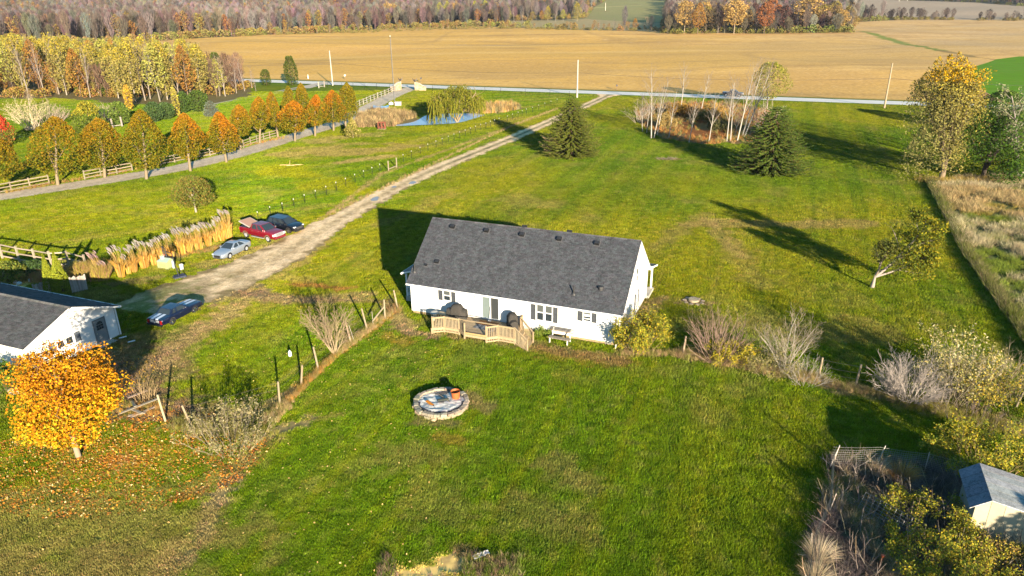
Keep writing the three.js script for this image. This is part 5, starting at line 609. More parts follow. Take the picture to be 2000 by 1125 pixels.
// the maples along the drive: base, top, left and right of the crown, bottom of the crown (photo pixels), turning 0 green .. 1 orange
function maple(bx, by, top, x0, x1, bot, turn, label, seed, dark) {
  const R = rng(seed), g = G(bx, by), H = HT(bx, by, top), cb = HT(bx, by, bot), rad = WM(x1 - x0, bx, by) / 2 * 0.79, off = WM((x0 + x1) / 2 - PX(g[0], (cb + H) * 0.45, g[1]), bx, by), t = thing('maple_tree', label, 'tree', g[0], g[1], R() * 6, 'maples along the asphalt drive');
  t.rotation.y = 0; const w = new MB(); limbs(w, R, { ...TREE1, dir: [off / H * 1.3, 1, 0], h: H * 0.82, r: 0.19 + H * 0.008, n: [9, 3], bark: [0.19, 0.151, 0.101], twig: BARK.brown, t0: [0.24, 0.3], len: [0.36, 0.5] }, []); w.build('trunk', M.bark, t);
  const c = new MB(); fill(c, R, { n: 6800, rad, y0: cb, y1: H, prof: 'egg', size: 0.3, seed, leanx: off * 0.7, x: off * 0.6, holes: 0.1 + 0.1 * R(), lobes: 1, deep: 0.46, pow: 0.8, col: (q, nx, nz, R) => { const hot = clamp(turn * (0.05 + 0.95 * sm(0.2, 0.95, q + (vn(nx * 3 + seed, nz * 3 + q * 4) - 0.5) * 0.9))); const b = R() < 0.35 ? PAL.green : PAL.olive; let k = mix3(b, R() < 0.5 ? PAL.rust : PAL.orange, clamp(hot * (0.5 + R()))); return jit(k, R, 0.3); } }); c.build('crown', M.leaf, t); return t;
}
[[-6, 378, 268, -45, 31, 350, 0.25, 'dull bronze maple cut by the left edge above the drive'], [113, 361, 229, 64, 158, 336, 0.28, 'bronze-topped olive maple in the gap of the rail fence'], [204.5, 346, 232, 155, 239, 324, 0.3, 'olive maple standing before the rail fence, second from the fence gap'], [286, 350, 215, 240, 322, 329, 0.2, 'broad green maple on the lawn side of the drive with a dark right flank'], [372, 334, 222, 333, 397, 309, 0.62, 'slim orange-topped maple on the lawn side of the drive'], [442.5, 317, 220, 398, 468, 296, 0.7, 'round orange and green maple nearest the sticks on the lawn'],
  [470, 292, 206, 443, 494, 265, 0.45, 'amber olive maple behind the drive, first of the far pair'], [507, 279.5, 190, 483, 531, 251, 0.45, 'tall amber maple behind the drive before the end of the rail fence'], [543, 268, 180, 518, 551, 247, 0.4, 'narrow bronze maple at the end of the rail fence'], [576, 276, 197, 540, 609, 257, 0.85, 'widest orange-red maple on the lawn side of the drive'], [615.5, 266, 186, 596, 640, 245, 0.9, 'small bright orange maple between two wider ones'], [651.5, 255.5, 177, 622, 679, 239, 0.72, 'orange and green round maple last but one before the pond'], [675, 247, 162, 656, 700, 236, 0.12, 'tall dark green maple at the pond end of the row'], [566, 242, 169, 549, 580, 225, 0.12, 'small dull green maple half hidden behind the orange ones'], [592, 236, 163, 573, 607, 222, 0.2, 'dark olive maple rising behind the widest orange one'],
].forEach((a, i) => maple(...a, 300 + i));

// the big orange maple at the lower left, and its fallen leaves
{
  const R = rng(61), g = G(154, 893), H = HT(154, 893, 682), t = thing('orange_maple', 'glowing orange-yellow maple in front of the garage', 'tree', g[0], g[1]);
  const w = new MB(), tips = []; limbs(w, R, { ...TREE1, h: H * 0.8, r: 0.2, n: [11, 4, 3], bark: [0.235, 0.19, 0.134], twig: [0.112, 0.0728, 0.0448], t0: [0.24, 0.25, 0.2], len: [0.5, 0.45, 0.5], minr: 0.008 }, tips); w.build('trunk', M.bark, t);
  const c = new MB(), rad = WM(106, 154, 893) * 0.70; const col = (q, nx, nz, R) => { const y = R(); let k = y < 0.5 ? [0.50, 0.25, 0.005] : y < 0.76 ? [0.42, 0.155, 0.005] : y < 0.88 ? [0.60, 0.37, 0.012] : y < 0.96 ? [0.26, 0.09, 0.01] : [0.22, 0.22, 0.02]; if (q < 0.45 && R() < 0.2) k = [0.36, 0.34, 0.02]; if (q > 0.6) k = mix3(k, [0.38, 0.13, 0.008], 0.4); return jit(k, R, 0.25); };
  const yb = HT(154, 893, 850) + 0.75; fill(c, R, { n: 3500, rad: rad * 0.8, y0: yb + 0.3, y1: H * 0.9, prof: 'dome', size: 0.155, seed: 4, deep: 0.8, asp: 0.7, col, x: 0.35, holes: 0.3 });
  for (let i = 0; i < 44; i++) { const q = Math.pow(R(), 0.9), a = i * 2.4, s = 0.75 + 0.65 * R(), rr = rad * (q < 0.2 ? 0.86 : Math.sqrt(1 - Math.pow(q * 0.92, 2.2))) * (0.72 + 0.3 * R()) , x = Math.cos(a) * rr * 0.93 + 0.35, z = Math.sin(a) * rr, y = lerp(yb, H - 1.35, q) + (R() - 0.5) * 0.5; fill(c, R, { n: 470, rad: s, x, z, y0: y - s * 0.5, y1: y + s * 1.1, prof: 'round', size: 0.16, seed: i, deep: 0.75, asp: 0.7, col: (t2, m, n, R) => col(q * 0.8 + t2 * 0.2, m, n, R) }); }
  c.build('crown', M.leaf, t);
  const list = [], R2 = rng(62); for (let i = 0; i < 30000; i++) { const a = R2() * 6.283, r = Math.pow(R2(), 0.75) * 9.5, x = g[0] + 2.8 + Math.cos(a) * r * 1.0, z = g[1] - 0.2 + Math.sin(a) * r * 0.62; if (R2() < 0.15 + vn(x * 0.8, z * 0.8) * 0.7) continue; const y = R2(); list.push({ x, z, y: 0.02 + R2() * 0.06, a: R2() * 6.28, tx: (R2() - 0.5) * 1.4, tz: (R2() - 0.5) * 1.4, s: 0.55 + 0.6 * R2(), c: jit(y < 0.45 ? [0.42, 0.15, 0.02] : y < 0.62 ? [0.5, 0.27, 0.04] : y < 0.9 ? [0.28, 0.1, 0.03] : [0.66, 0.46, 0.2], R2, 0.3) }); }
  for (let i = 0; i < 3500; i++) { const x = g[0] - 12 + 40 * R2(), z = 28 + 30 * R2(); if (R2() < 0.6 || x > -5) continue; list.push({ x, z, y: 0.05 + R2() * 0.04, a: R2() * 6.28, tx: (R2() - 0.5) * 1.2, tz: (R2() - 0.5), s: 0.5 + 0.5 * R2(), c: jit([0.5, 0.34, 0.12], R2, 0.3) }); }
  const q = new MB(); q.quad([-0.085, 0, 0], [0, 0.012, -0.06], [0.09, 0, 0], [0, 0.02, 0.06]); scatter('fallen_leaves', 'orange and brown fallen leaves under the orange maple', 'leaves', q.geo(), roughM, list);
}
// spruces: whorls of drooping boughs hung with needle sprays
function spruce(px, py, top, wpx, label, seed, col, deadSide) {
  const R = rng(seed), g = G(px, py), H = HT(px, py, top), rad = WM(wpx, px, py) / 2 * 1.26, t = thing('spruce_tree', label, 'tree', g[0], g[1]), w = new MB(), c = new MB(); w.tube([[0, -0.1, 0], [0, H * 0.5, 0], [0, H, 0]], [0.28, 0.16, 0.02], 7, BARK.brown);
  for (let y = 0.25, lv = 0; y < H - 0.1; y += 0.30 + 0.1 * R(), lv++) { const t0 = y / H, L = rad * (Math.pow(1 - t0, 0.64) * 0.98 + 0.03) * (y < 1 ? 0.85 : 1), n = Math.ceil(8 + 13 * (1 - t0)), o = R() * 6.28; for (let i = 0; i < n; i++) { const a = o + i / n * 6.283 + (R() - 0.5) * 0.3, l = L * (0.72 + 0.42 * R()), dx = Math.cos(a), dz = Math.sin(a); const at = (s) => [dx * l * s, y + l * (0.16 * s - 0.42 * s * s + 0.28 * s * s * s * s), dz * l * s]; if (y < H * 0.85 && l > 0.6) w.tube([at(0), at(0.5), at(0.9)], [0.03, 0.02, 0.008], 3, BARK.brown);
    const k = Math.max(3, Math.ceil(l / 0.21)), dead = deadSide && t0 < 0.38 && Math.cos(a - deadSide) > 0.35; for (let j = 1; j <= k; j++) { const s = Math.min(1, (j - 0.3 * R()) / k); if (s < 0.28 && l > 1.2) continue; const p = at(s); for (const sd of [-1, 1, 0]) { const sp = 0.36 * (1.05 - 0.5 * s) * (0.8 + 0.5 * R()) * (sd ? 1 : 1.1), q = [p[0] + dx * sp * 0.75 - dz * sd * sp * 0.75, p[1] - sp * (0.2 + 0.4 * R()) + (s > 0.9 ? 0.14 : 0), p[2] + dz * sp * 0.75 + dx * sd * sp * 0.75]; const v = nrm(sub(q, p)), sx = crs(v, [0, 1, 0]), cc = jit(dead ? (R() < 0.6 ? [0.24, 0.17, 0.10] : col) : R() < 0.22 ? mix3(col, [0.13, 0.12, 0.03], 0.7) : col, R, 0.35); const b = 0.115; c.quad(add(p, v, -0.02), add(add(p, v, sp * 0.5), sx, b), q, add(add(p, v, sp * 0.5), sx, -b), cc); if (R() < 0.7) c.tri(p, add(add(p, v, sp * 0.6), [0, -1, 0], 0.16), q, jit(cc, R, 0.2)); } } } }
  w.build('trunk', M.bark, t); c.build('crown', M.needle, t); return t;
}
spruce(1115, 303, 190, 106, 'dark spruce beside the gravel drive with a bare brown patch', 71, [0.085, 0.105, 0.014], 4.2);
spruce(1505, 335, 205, 126, 'dark spruce in front of the birch grove', 72, [0.066, 0.104, 0.015]);
// round-headed tree on the lawn by the ornamental grasses
{ const R = rng(73), g = G(383, 415), H = HT(383, 415, 345), t = thing('pear_tree', 'olive round-headed tree alone on the lawn above the plume grasses', 'tree', g[0], g[1]), w = new MB(); limbs(w, R, { ...TREE1, h: H * 0.7, r: 0.16, n: [10, 4], bark: [0.28, 0.241, 0.19], twig: [0.168, 0.112, 0.056], t0: [0.3, 0.3], len: [0.5, 0.5] }, []); w.build('trunk', M.bark, t); const c = new MB(); fill(c, R, { n: 4200, rad: WM(76, 383, 415) / 2 * 0.92, y0: HT(383, 415, 400), y1: H, prof: 'dome', size: 0.3, seed: 8, deep: 0.6, asp: 0.4, col: (q, a, b, R) => jit(R() < 0.55 ? [0.105, 0.125, 0.02] : R() < 0.6 ? [0.16, 0.13, 0.025] : [0.2, 0.13, 0.03], R, 0.3) }); c.build('crown', M.leaf, t); }
// young yellow larch and little trees beside the pond path
{ const R = rng(74), g = G(690, 270), H = HT(690, 270, 229), t = thing('young_larch', 'small yellow-green young conifer at the pond end of the maple row', 'tree', g[0], g[1]), w = new MB(); w.tube([[0, 0, 0], [0, H, 0]], [0.09, 0.02], 6, BARK.tan); w.build('trunk', M.bark, t); const c = new MB(); fill(c, R, { n: 1500, rad: 1.9, y0: 0.5, y1: H, prof: 'cone', size: 0.3, seed: 2, deep: 0.9, col: pickT([0.26, 0.22, 0.05], [0.17, 0.17, 0.03], [0.32, 0.26, 0.09]) }); c.build('crown', M.leaf, t); }
function pickT(...cs) { return (q, a, b, R) => jit(cs[Math.floor(R() * cs.length)], R, 0.25); }
function pickP(...cs) { return (q, R) => jit(cs[Math.floor(R() * cs.length)], R, 0.25); }

// willow at the pond
{
  const R = rng(75), bx = 893, by = 238, g = G(bx, by), H = HT(bx, by, 160), t = thing('willow_tree', 'drooping green willow at the pond', 'tree', g[0], g[1]), w = new MB(), tips = [];
  for (const [dx, dz, l] of [[-0.5, 0.25, 0.85], [0.5, 0.1, 0.95], [0.05, -0.3, 0.9], [-0.25, -0.4, 0.8]]) limbs(w, R, { ...TREE1, dir: [dx, 1, dz], h: H * l, r: 0.24, n: [7, 4], bark: [0.224, 0.174, 0.112], twig: [0.14, 0.112, 0.0448], t0: [0.35, 0.3], len: [0.5, 0.55], wob: [0.25, 0.4, 0.5] }, tips); w.build('trunk', M.bark, t);
  const c = new MB(), W = WM(112, bx, by) / 2, cols = [[0.15, 0.155, 0.012], [0.105, 0.125, 0.012], [0.20, 0.18, 0.02]];
  for (let i = 0; i < 26; i++) { const a = i * 2.4, f = Math.sqrt((i + 0.4) / 26), rr = f * W * 0.78 * (0.8 + 0.4 * R()), x = Math.cos(a) * rr, z = Math.sin(a) * rr, y = H * (0.97 - 0.33 * f * f) * (0.86 + 0.16 * R()), s = 1.1 + 0.8 * R(); if (Math.abs(x) < 1.1 && z > 0 && R() < 0.7) continue; fill(c, R, { n: 300, rad: s, x, z, y0: y - s * 1.9, y1: y, prof: 'dome', size: 0.42, seed: i, deep: 0.85, asp: 0.32, holes: 0.2, col: (q, m, n, R) => jit(cols[Math.floor(R() * 3)], R, 0.3) }); }
  for (let i = 0; i < 620; i++) { const a = R() * 6.283, r = Math.sqrt(0.25 + 0.75 * R()) * W, lump = vn(Math.cos(a) * r * 0.35 + 5, Math.sin(a) * r * 0.35 + 3); if (lump < 0.24) continue; const y1 = H * (0.99 - 0.34 * Math.pow(r / W, 2)) * (0.72 + 0.25 * lump) - R() * 1.4, L = (0.8 + 1.9 * R() * (0.3 + r / W)) * (Math.cos(a) < -0.35 ? 1.9 : 1); let x = Math.cos(a) * r, z = Math.sin(a) * r, vx = (R() - 0.5) * 0.1; for (let y = y1; y > Math.max(0.4, y1 - L); y -= 0.21) { x += vx; const cc = jit(cols[Math.floor(R() * 3)], R, 0.28); c.quad([x - 0.08, y, z], [x + 0.03, y - 0.18, z + 0.05], [x + 0.1 * (R() - 0.5), y - 0.46, z], [x + 0.08, y - 0.12, z - 0.05], cc); if (R() < 0.5) c.leaf([x, y, z], 0.3, R, cc, 0, 0.3); } }
  c.build('crown', M.leaf, t);
}
// golden cottonwood at the right of the road lawn
{
  const R = rng(76), bx = 1838, by = 352, g = G(bx, by), H = HT(bx, by, 100), t = thing('cottonwood_tree', 'tall golden cottonwood at the end of the lawn', 'tree', g[0], g[1]), w = new MB(), tips = [];
  limbs(w, R, { h: H * 0.3, r: 0.5, dir: [0.03, 1, 0], n: [1], bark: [0.19, 0.146, 0.101], t0: [0.8], ang: [0.1], len: [0.6], wob: [0.06, 0.1], up: [0, 0.2], rk: 0.8 }, []);
  for (let i = 0; i < 13; i++) { const a = i * 2.4, s = 0.12 + 0.22 * R(); const lo = i % 2 ? 0.07 : 0.15; w.m = new THREE.Matrix4().makeTranslation(0, H * lo, 0); limbs(w, R, { dir: [Math.cos(a) * s - 0.11, 1, Math.sin(a) * s], h: H * (0.72 - lo * 0.6), r: 0.2, n: [10, 5], bark: [0.16, 0.125, 0.09], twig: [0.15, 0.115, 0.07], t0: [0.15, 0.15], ang: [0.5, 0.5], len: [0.32, 0.45], wob: [0.12, 0.3, 0.4], up: [0.15, 0.55, 0.3], minr: 0.014 }, { push: (...q) => q.forEach((e) => tips.push([[e[0][0], e[0][1] + H * lo, e[0][2]], e[1]])) }); } w.m = null;
  w.build('trunk', M.bark, t); const c = new MB();
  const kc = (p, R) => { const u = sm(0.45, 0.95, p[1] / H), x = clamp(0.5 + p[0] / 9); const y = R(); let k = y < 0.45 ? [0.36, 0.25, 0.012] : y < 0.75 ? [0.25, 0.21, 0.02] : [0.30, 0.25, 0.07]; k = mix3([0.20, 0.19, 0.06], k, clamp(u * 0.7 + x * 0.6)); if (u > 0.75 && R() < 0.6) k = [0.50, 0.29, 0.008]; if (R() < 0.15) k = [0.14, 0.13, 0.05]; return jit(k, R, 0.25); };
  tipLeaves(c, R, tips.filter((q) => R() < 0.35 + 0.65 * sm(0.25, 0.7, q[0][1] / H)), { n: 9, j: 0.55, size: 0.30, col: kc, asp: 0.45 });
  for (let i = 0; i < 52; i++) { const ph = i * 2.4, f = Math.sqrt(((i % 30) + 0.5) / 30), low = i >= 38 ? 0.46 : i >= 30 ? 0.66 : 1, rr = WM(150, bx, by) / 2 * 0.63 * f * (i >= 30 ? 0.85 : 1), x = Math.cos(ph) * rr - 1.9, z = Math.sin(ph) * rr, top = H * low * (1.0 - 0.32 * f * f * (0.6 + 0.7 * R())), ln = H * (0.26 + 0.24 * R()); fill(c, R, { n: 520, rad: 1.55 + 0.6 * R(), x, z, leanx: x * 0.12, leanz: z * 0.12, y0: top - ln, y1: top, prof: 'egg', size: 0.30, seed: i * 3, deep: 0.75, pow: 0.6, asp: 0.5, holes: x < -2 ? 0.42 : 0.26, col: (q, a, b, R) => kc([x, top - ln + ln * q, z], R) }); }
  c.build('crown', M.leaf, t);
}
// dark green mulberry and a grey-leaved olive at the right edge
{ const R = rng(77), g = G(1918, 352), H = HT(1918, 352, 205), t = thing('mulberry_tree', 'dense dark green spreading tree right of the golden cottonwood', 'tree', g[0], g[1]), w = new MB(); limbs(w, R, { ...TREE1, h: H * 0.75, r: 0.4, n: [10, 4], bark: BARK.dark, t0: [0.12, 0.2], len: [0.6, 0.5] }, []); w.build('trunk', M.bark, t); const c = new MB(); for (let i = 0; i < 26; i++) { const a = R() * 6.28, q = R(), rr = WM(62, 1918, 352) * (0.35 + 0.6 * R()) * (1 - q * 0.45), x = Math.cos(a) * rr, z = Math.sin(a) * rr, y = H * (0.02 + q * 0.72), s = 1.3 + R() * 1.3; fill(c, R, { n: 640, rad: s * 1.35, y0: y, y1: y + s * 2, prof: 'dome', size: 0.34, seed: i, x, z, deep: 0.6, flat: 0.35, col: pickT([0.045, 0.098, 0.008], [0.065, 0.12, 0.01], [0.03, 0.07, 0.008]) }); } c.build('crown', M.leaf, t); }
{ const R = rng(78), bx = 1990, by = 350, g = G(bx, by), H = HT(bx, by, 165), t = thing('russian_olive_tree', 'grey-leaved twisted tree at the right edge with pale limbs', 'tree', g[0], g[1]), w = new MB(), tips = []; for (const [dx, dz, l] of [[-0.55, 0.2, 0.95], [-0.3, -0.2, 1], [0.3, 0.1, 1.0], [0.6, -0.2, 0.9]]) limbs(w, R, { ...TREE1, dir: [dx, 1, dz], h: H * l * 0.92, r: 0.26, n: [9, 4, 3], bark: [0.202, 0.179, 0.157], twig: [0.168, 0.151, 0.112], t0: [0.2, 0.2, 0.2], len: [0.38, 0.5, 0.5], wob: [0.4, 0.5, 0.5, 0.5], up: [0.1, 0.3, 0.1, 0] }, tips); w.build('trunk', M.bark, t); const c = new MB(); tipLeaves(c, R, tips, { n: 5, j: 0.5, size: 0.3, asp: 0.4, col: pickP([0.24, 0.24, 0.15], [0.17, 0.19, 0.08], [0.30, 0.27, 0.17]) }); c.build('crown', M.leaf, t); }
{ const R = rng(178), bx = 1948, by = 262, g = G(bx, by), H = HT(bx, by, 178), t = thing('hedge_tree', 'bright green bushy tree behind the grey-leaved one at the right edge', 'tree', g[0], g[1]), w = new MB(); limbs(w, R, { ...TREE1, h: H * 0.7, r: 0.3, n: [8, 3], bark: BARK.brown }, []); w.build('trunk', M.bark, t); const c = new MB(); fill(c, R, { n: 4500, rad: 4.2, y0: 0.5, y1: H, prof: 'round', size: 0.42, seed: 5, col: pickT([0.07, 0.12, 0.015], [0.1, 0.15, 0.02], [0.05, 0.09, 0.015]) }); c.build('crown', M.leaf, t); }
// leaning storm-split tree on the right lawn
{ const R = rng(79), bx = 1703, by = 562, g = G(bx, by), t = thing('leaning_tree', 'split tree leaning right on the lawn with pale bare limbs', 'tree', g[0], g[1]), w = new MB(), tA = [], tB = [];
  limbs(w, R, { h: 1.5, dir: [0.12, 1, 0], r: 0.24, n: [1], bark: [0.269, 0.235, 0.202], t0: [0.9], ang: [0.1], len: [0.3], wob: [0.05, 0.1], up: [0, 0] }, []); w.m = new THREE.Matrix4().makeTranslation(0.15, 1.3, 0);
  limbs(w, R, { ...TREE1, dir: [0.85, 0.75, -0.15], h: 7.0, r: 0.15, n: [11, 5, 3], bark: [0.258, 0.224, 0.202], twig: [0.168, 0.14, 0.0896], t0: [0.3, 0.2, 0.2], len: [0.36, 0.5, 0.5], wob: [0.18, 0.4, 0.5, 0.5], up: [0.25, 0.1, 0, 0] }, tA); limbs(w, R, { ...TREE1, dir: [0.95, 0.42, 0.2], h: 5.2, r: 0.12, n: [9, 4, 3], bark: [0.258, 0.224, 0.202], twig: [0.168, 0.14, 0.0896], t0: [0.3, 0.2, 0.2], len: [0.4, 0.5, 0.5], wob: [0.18, 0.4, 0.5, 0.5], up: [0.1, 0.1, 0, 0] }, tA); limbs(w, R, { ...TREE1, dir: [0.25, 1, 0], h: 3.0, r: 0.12, n: [9, 4, 2], bark: [0.168, 0.14, 0.112], t0: [0.2, 0.2, 0.2], len: [0.55, 0.5, 0.5], wob: [0.2, 0.4, 0.5, 0.5] }, tB); w.m = null; w.build('trunk', M.bark, t);
  const c = new MB(), sh = (q) => q.map((e) => [add(e[0], [0.15, 1.3, 0]), e[1]]); tipLeaves(c, R, sh(tA).filter((q) => q[0][0] > 1.6), { n: 14, j: 0.45, size: 0.24, asp: 0.5, col: (p, R) => jit(R() < 0.1 + 0.35 * sm(3.5, 6, p[0]) ? [0.24, 0.2, 0.01] : R() < 0.5 ? [0.13, 0.135, 0.01] : [0.075, 0.1, 0.01], R, 0.25) }); tipLeaves(c, R, sh(tB), { n: 13, j: 0.4, size: 0.23, asp: 0.5, col: pickP([0.075, 0.095, 0.015], [0.06, 0.07, 0.02], [0.12, 0.12, 0.02]) }); c.build('crown', M.leaf, t); }

// ---------- shrubs ----------
// stems fanning from the ground; leafy: leaf count per stem end
function shrub(name, label, X, Z, o) {
  const R = rng(o.seed), t = thing(name, label, o.cat || 'shrub', X, Z, 0, o.group), w = new MB(), tips = []; o.bark = o.bark.map((v) => v * 1.25); if (o.twig) o.twig = o.twig.map((v) => v * 1.25);
  for (let i = 0; i < o.stems; i++) { const a = R() * 6.283, s = o.spread * Math.sqrt(R()); w.m = new THREE.Matrix4().makeTranslation(Math.cos(a) * s * o.base, 0, Math.sin(a) * s * o.base); const q = []; limbs(w, R, { dir: [Math.cos(a) * s, 1, Math.sin(a) * s], h: o.h * (0.65 + 0.4 * R()) / Math.sqrt(1 + s * s) * 1.1, r: o.r || 0.03, n: o.n || [4, 2], bark: o.bark, twig: o.twig, t0: [0.25, 0.3, 0.3], ang: [0.5, 0.5, 0.5], len: [0.45, 0.5, 0.5], wob: [0.35, 0.5, 0.6, 0.6], up: [0.05, 0.25, 0.1, 0], minr: o.minr || 0.007 }, q); for (const e of q) tips.push([add(e[0], [Math.cos(a) * s * o.base, 0, Math.sin(a) * s * o.base]), e[1]]); } w.m = null;
  w.build('stems', M.bark, t); if (o.leaves) { const c = new MB(); tipLeaves(c, R, o.keep ? tips.filter((q) => o.keep(q[0], R)) : tips, { n: o.leaves, j: o.j || 0.22, size: o.size || 0.17, col: o.col, asp: 0.5 }); c.build('leaves', M.leaf, t); } return t;
}
const sp = (px, py) => G(px, py);
const YG = pickP([0.30, 0.27, 0.02], [0.2, 0.21, 0.02], [0.36, 0.26, 0.02], [0.13, 0.15, 0.02]);
{ let g = sp(654, 692); const t = shrub('bare_tree', 'bare spreading small tree in the post fence left of the house', g[0], g[1], { seed: 81, stems: 11, spread: 0.72, base: 0.12, h: HT(654, 692, 588) * 0.84, r: 0.045, n: [8, 5, 3], bark: [0.235, 0.185, 0.112], twig: [0.202, 0.151, 0.0952], minr: 0.012, cat: 'tree' }); }
{ const g = sp(450, 862); shrub('scrub_bush', 'broad tangled grey-olive scrub bush right of the fallen leaves', g[0], g[1], { seed: 82, stems: 46, spread: 0.95, base: 2.2, h: 2.3, r: 0.025, n: [5, 3], bark: [0.168, 0.14, 0.0952], twig: [0.185, 0.157, 0.101], leaves: 2, size: 0.13, col: pickP([0.24, 0.2, 0.1], [0.17, 0.16, 0.04], [0.30, 0.26, 0.14]) }); }
{ const g = sp(1250, 685); shrub('forsythia_bush', 'leafy yellow-green bush at the right corner of the house', g[0], g[1], { seed: 83, stems: 34, spread: 0.75, base: 1.3, h: 3.1, r: 0.028, n: [6, 3], bark: [0.14, 0.106, 0.056], leaves: 6, size: 0.17, col: YG, j: 0.25 }); }
{ const g = sp(1222, 668); shrub('bare_bush', 'bare mauve twiggy bush against the white right gable', g[0], g[1], { seed: 84, stems: 16, spread: 0.4, base: 0.7, h: 3.2, r: 0.02, n: [5, 3], bark: [0.134, 0.101, 0.0952], twig: [0.146, 0.106, 0.101] }); }
{ const g = sp(1400, 706); shrub('red_twig_bush', 'vase of long reddish bare shoots in the fence line right of the house', g[0], g[1], { seed: 85, stems: 42, spread: 0.85, base: 0.8, h: 4.6, r: 0.035, n: [5, 2], bark: [0.165, 0.115, 0.085], twig: [0.175, 0.12, 0.095] }); }
{ const g = sp(1428, 712); shrub('yellow_bush', 'low yellow bush at the foot of the reddish bare shoots', g[0], g[1], { seed: 86, stems: 22, spread: 0.8, base: 1.0, h: 1.9, r: 0.02, n: [5, 3], bark: [0.14, 0.101, 0.0448], leaves: 6, size: 0.15, col: pickP([0.40, 0.30, 0.02], [0.30, 0.26, 0.02], [0.2, 0.19, 0.03]) }); }
{ const g = sp(1532, 728); shrub('bare_tree', 'grey bare multi-branched small tree between two fence posts', g[0], g[1], { seed: 87, stems: 11, spread: 0.72, base: 0.15, h: 4.5, r: 0.045, n: [8, 5, 3], bark: [0.235, 0.218, 0.179], twig: [0.202, 0.162, 0.118], cat: 'tree' }); }
{ const g = sp(1570, 745); shrub('grey_brush', 'pale grey dead brush at the right of the grey bare tree', g[0], g[1], { seed: 88, stems: 34, spread: 1.1, base: 0.9, h: 2.1, r: 0.018, n: [5, 3], bark: [0.202, 0.185, 0.162], twig: [0.213, 0.19, 0.162] }); }
{ const g = sp(1505, 732); shrub('olive_brush', 'low olive brush at the left of the grey bare tree', g[0], g[1], { seed: 89, stems: 24, spread: 1.0, base: 0.9, h: 1.9, r: 0.018, n: [5, 3], bark: [0.151, 0.134, 0.0728], leaves: 2, size: 0.13, col: pickP([0.2, 0.19, 0.04], [0.26, 0.22, 0.1]) }); }
{ const g = sp(1775, 780); shrub('lilac_bush', 'pale grey dome of bare twigs in the right fence line', g[0], g[1], { seed: 90, stems: 75, spread: 1.0, base: 0.9, h: 3.1, r: 0.03, n: [7, 4], minr: 0.012, bark: [0.235, 0.207, 0.185], twig: [0.246, 0.213, 0.19] }); }
{ const g = sp(1850, 785); shrub('sapling_clump', 'tall pale yellow-leaved saplings right of the grey dome of twigs', g[0], g[1], { seed: 91, stems: 26, spread: 0.4, base: 2.2, h: 4.4, r: 0.03, n: [6, 3], bark: [0.185, 0.157, 0.106], leaves: 2, size: 0.16, col: pickP([0.40, 0.32, 0.12], [0.30, 0.27, 0.08], [0.38, 0.34, 0.2]) }); }
{ const g = sp(1905, 785); shrub('amber_bush', 'amber-leaved bush between saplings and bare fan at the right', g[0], g[1], { seed: 92, stems: 26, spread: 0.7, base: 1.4, h: 3.0, r: 0.025, n: [5, 3], bark: [0.146, 0.112, 0.056], leaves: 4, size: 0.16, col: pickP([0.36, 0.25, 0.03], [0.22, 0.2, 0.03], [0.15, 0.15, 0.03]) }); }
{ const g = sp(1942, 775); shrub('bare_bush', 'tan fan of bare shoots near the right edge', g[0], g[1], { seed: 93, stems: 34, spread: 0.8, base: 0.5, h: 3.9, r: 0.028, n: [5, 3], bark: [0.202, 0.162, 0.112], twig: [0.213, 0.168, 0.112] }); }
{ const g = sp(1890, 815); shrub('dark_brush', 'low dark mauve brush along the fence at the right', g[0], g[1], { seed: 94, stems: 40, spread: 1.2, base: 1.9, h: 1.5, r: 0.02, n: [5, 3], bark: [0.084, 0.0672, 0.0616], twig: [0.112, 0.084, 0.0728] }); }
{ const g = sp(1990, 800); shrub('tan_brush', 'tan and olive twiggy bush cut by the right edge', g[0], g[1], { seed: 95, stems: 34, spread: 0.9, base: 1.6, h: 2.9, r: 0.02, n: [5, 3], bark: [0.168, 0.14, 0.084], leaves: 2, size: 0.15, col: YG }); }
{ const g = sp(1925, 925); shrub('yellow_willow_bush', 'yellow-green spreading bush behind the shed', g[0], g[1], { seed: 96, stems: 38, spread: 1.1, base: 1.6, h: 3.0, r: 0.025, n: [6, 3], bark: [0.151, 0.112, 0.056], leaves: 5, size: 0.15, col: YG }); }
for (const [x, y, h, n, l] of [[1850, 1135, 2.0, 58, 'big yellow-green thicket left of the shed front'], [1960, 1140, 1.45, 40, 'yellow and brown thicket in the lower right corner'], [1815, 1040, 1.7, 26, 'small yellow bush between the weeds and the shed']]) { const g = sp(x, y); shrub('thicket', l, g[0], g[1], { seed: x, stems: n, spread: 1.0, base: 1.9, h, r: 0.022, n: [6, 3], bark: [0.14, 0.106, 0.0504], leaves: 5, size: 0.13, j: 0.22, col: x > 1900 ? pickP([0.3, 0.22, 0.03], [0.2, 0.13, 0.05], [0.2, 0.19, 0.03]) : YG }); }
{ const g = sp(20, 765); shrub('evergreen_bush', 'green bush at the left edge by the garage wall', g[0], g[1], { seed: 97, stems: 24, spread: 0.5, base: 0.9, h: 2.1, r: 0.02, n: [5, 3], bark: BARK.brown, leaves: 6, size: 0.17, col: pickP([0.07, 0.13, 0.015], [0.12, 0.18, 0.02], [0.05, 0.09, 0.01]) }); }
{ const g = sp(285, 782); shrub('dry_weeds', 'tuft of tall dry tan weeds behind the board pile', g[0], g[1], { seed: 98, stems: 34, spread: 0.35, base: 2.0, h: 1.5, r: 0.014, n: [2], bark: [0.235, 0.168, 0.0896] }); }
{ const g = sp(275, 760); shrub('bare_bush', 'bare dark shoots with a few orange leaves right of the orange maple', g[0], g[1], { seed: 99, stems: 9, spread: 0.5, base: 1.2, h: 2.5, r: 0.018, n: [4, 2], bark: [0.123, 0.084, 0.056], leaves: 1, size: 0.13, col: pickP([0.4, 0.24, 0.03]) }); }
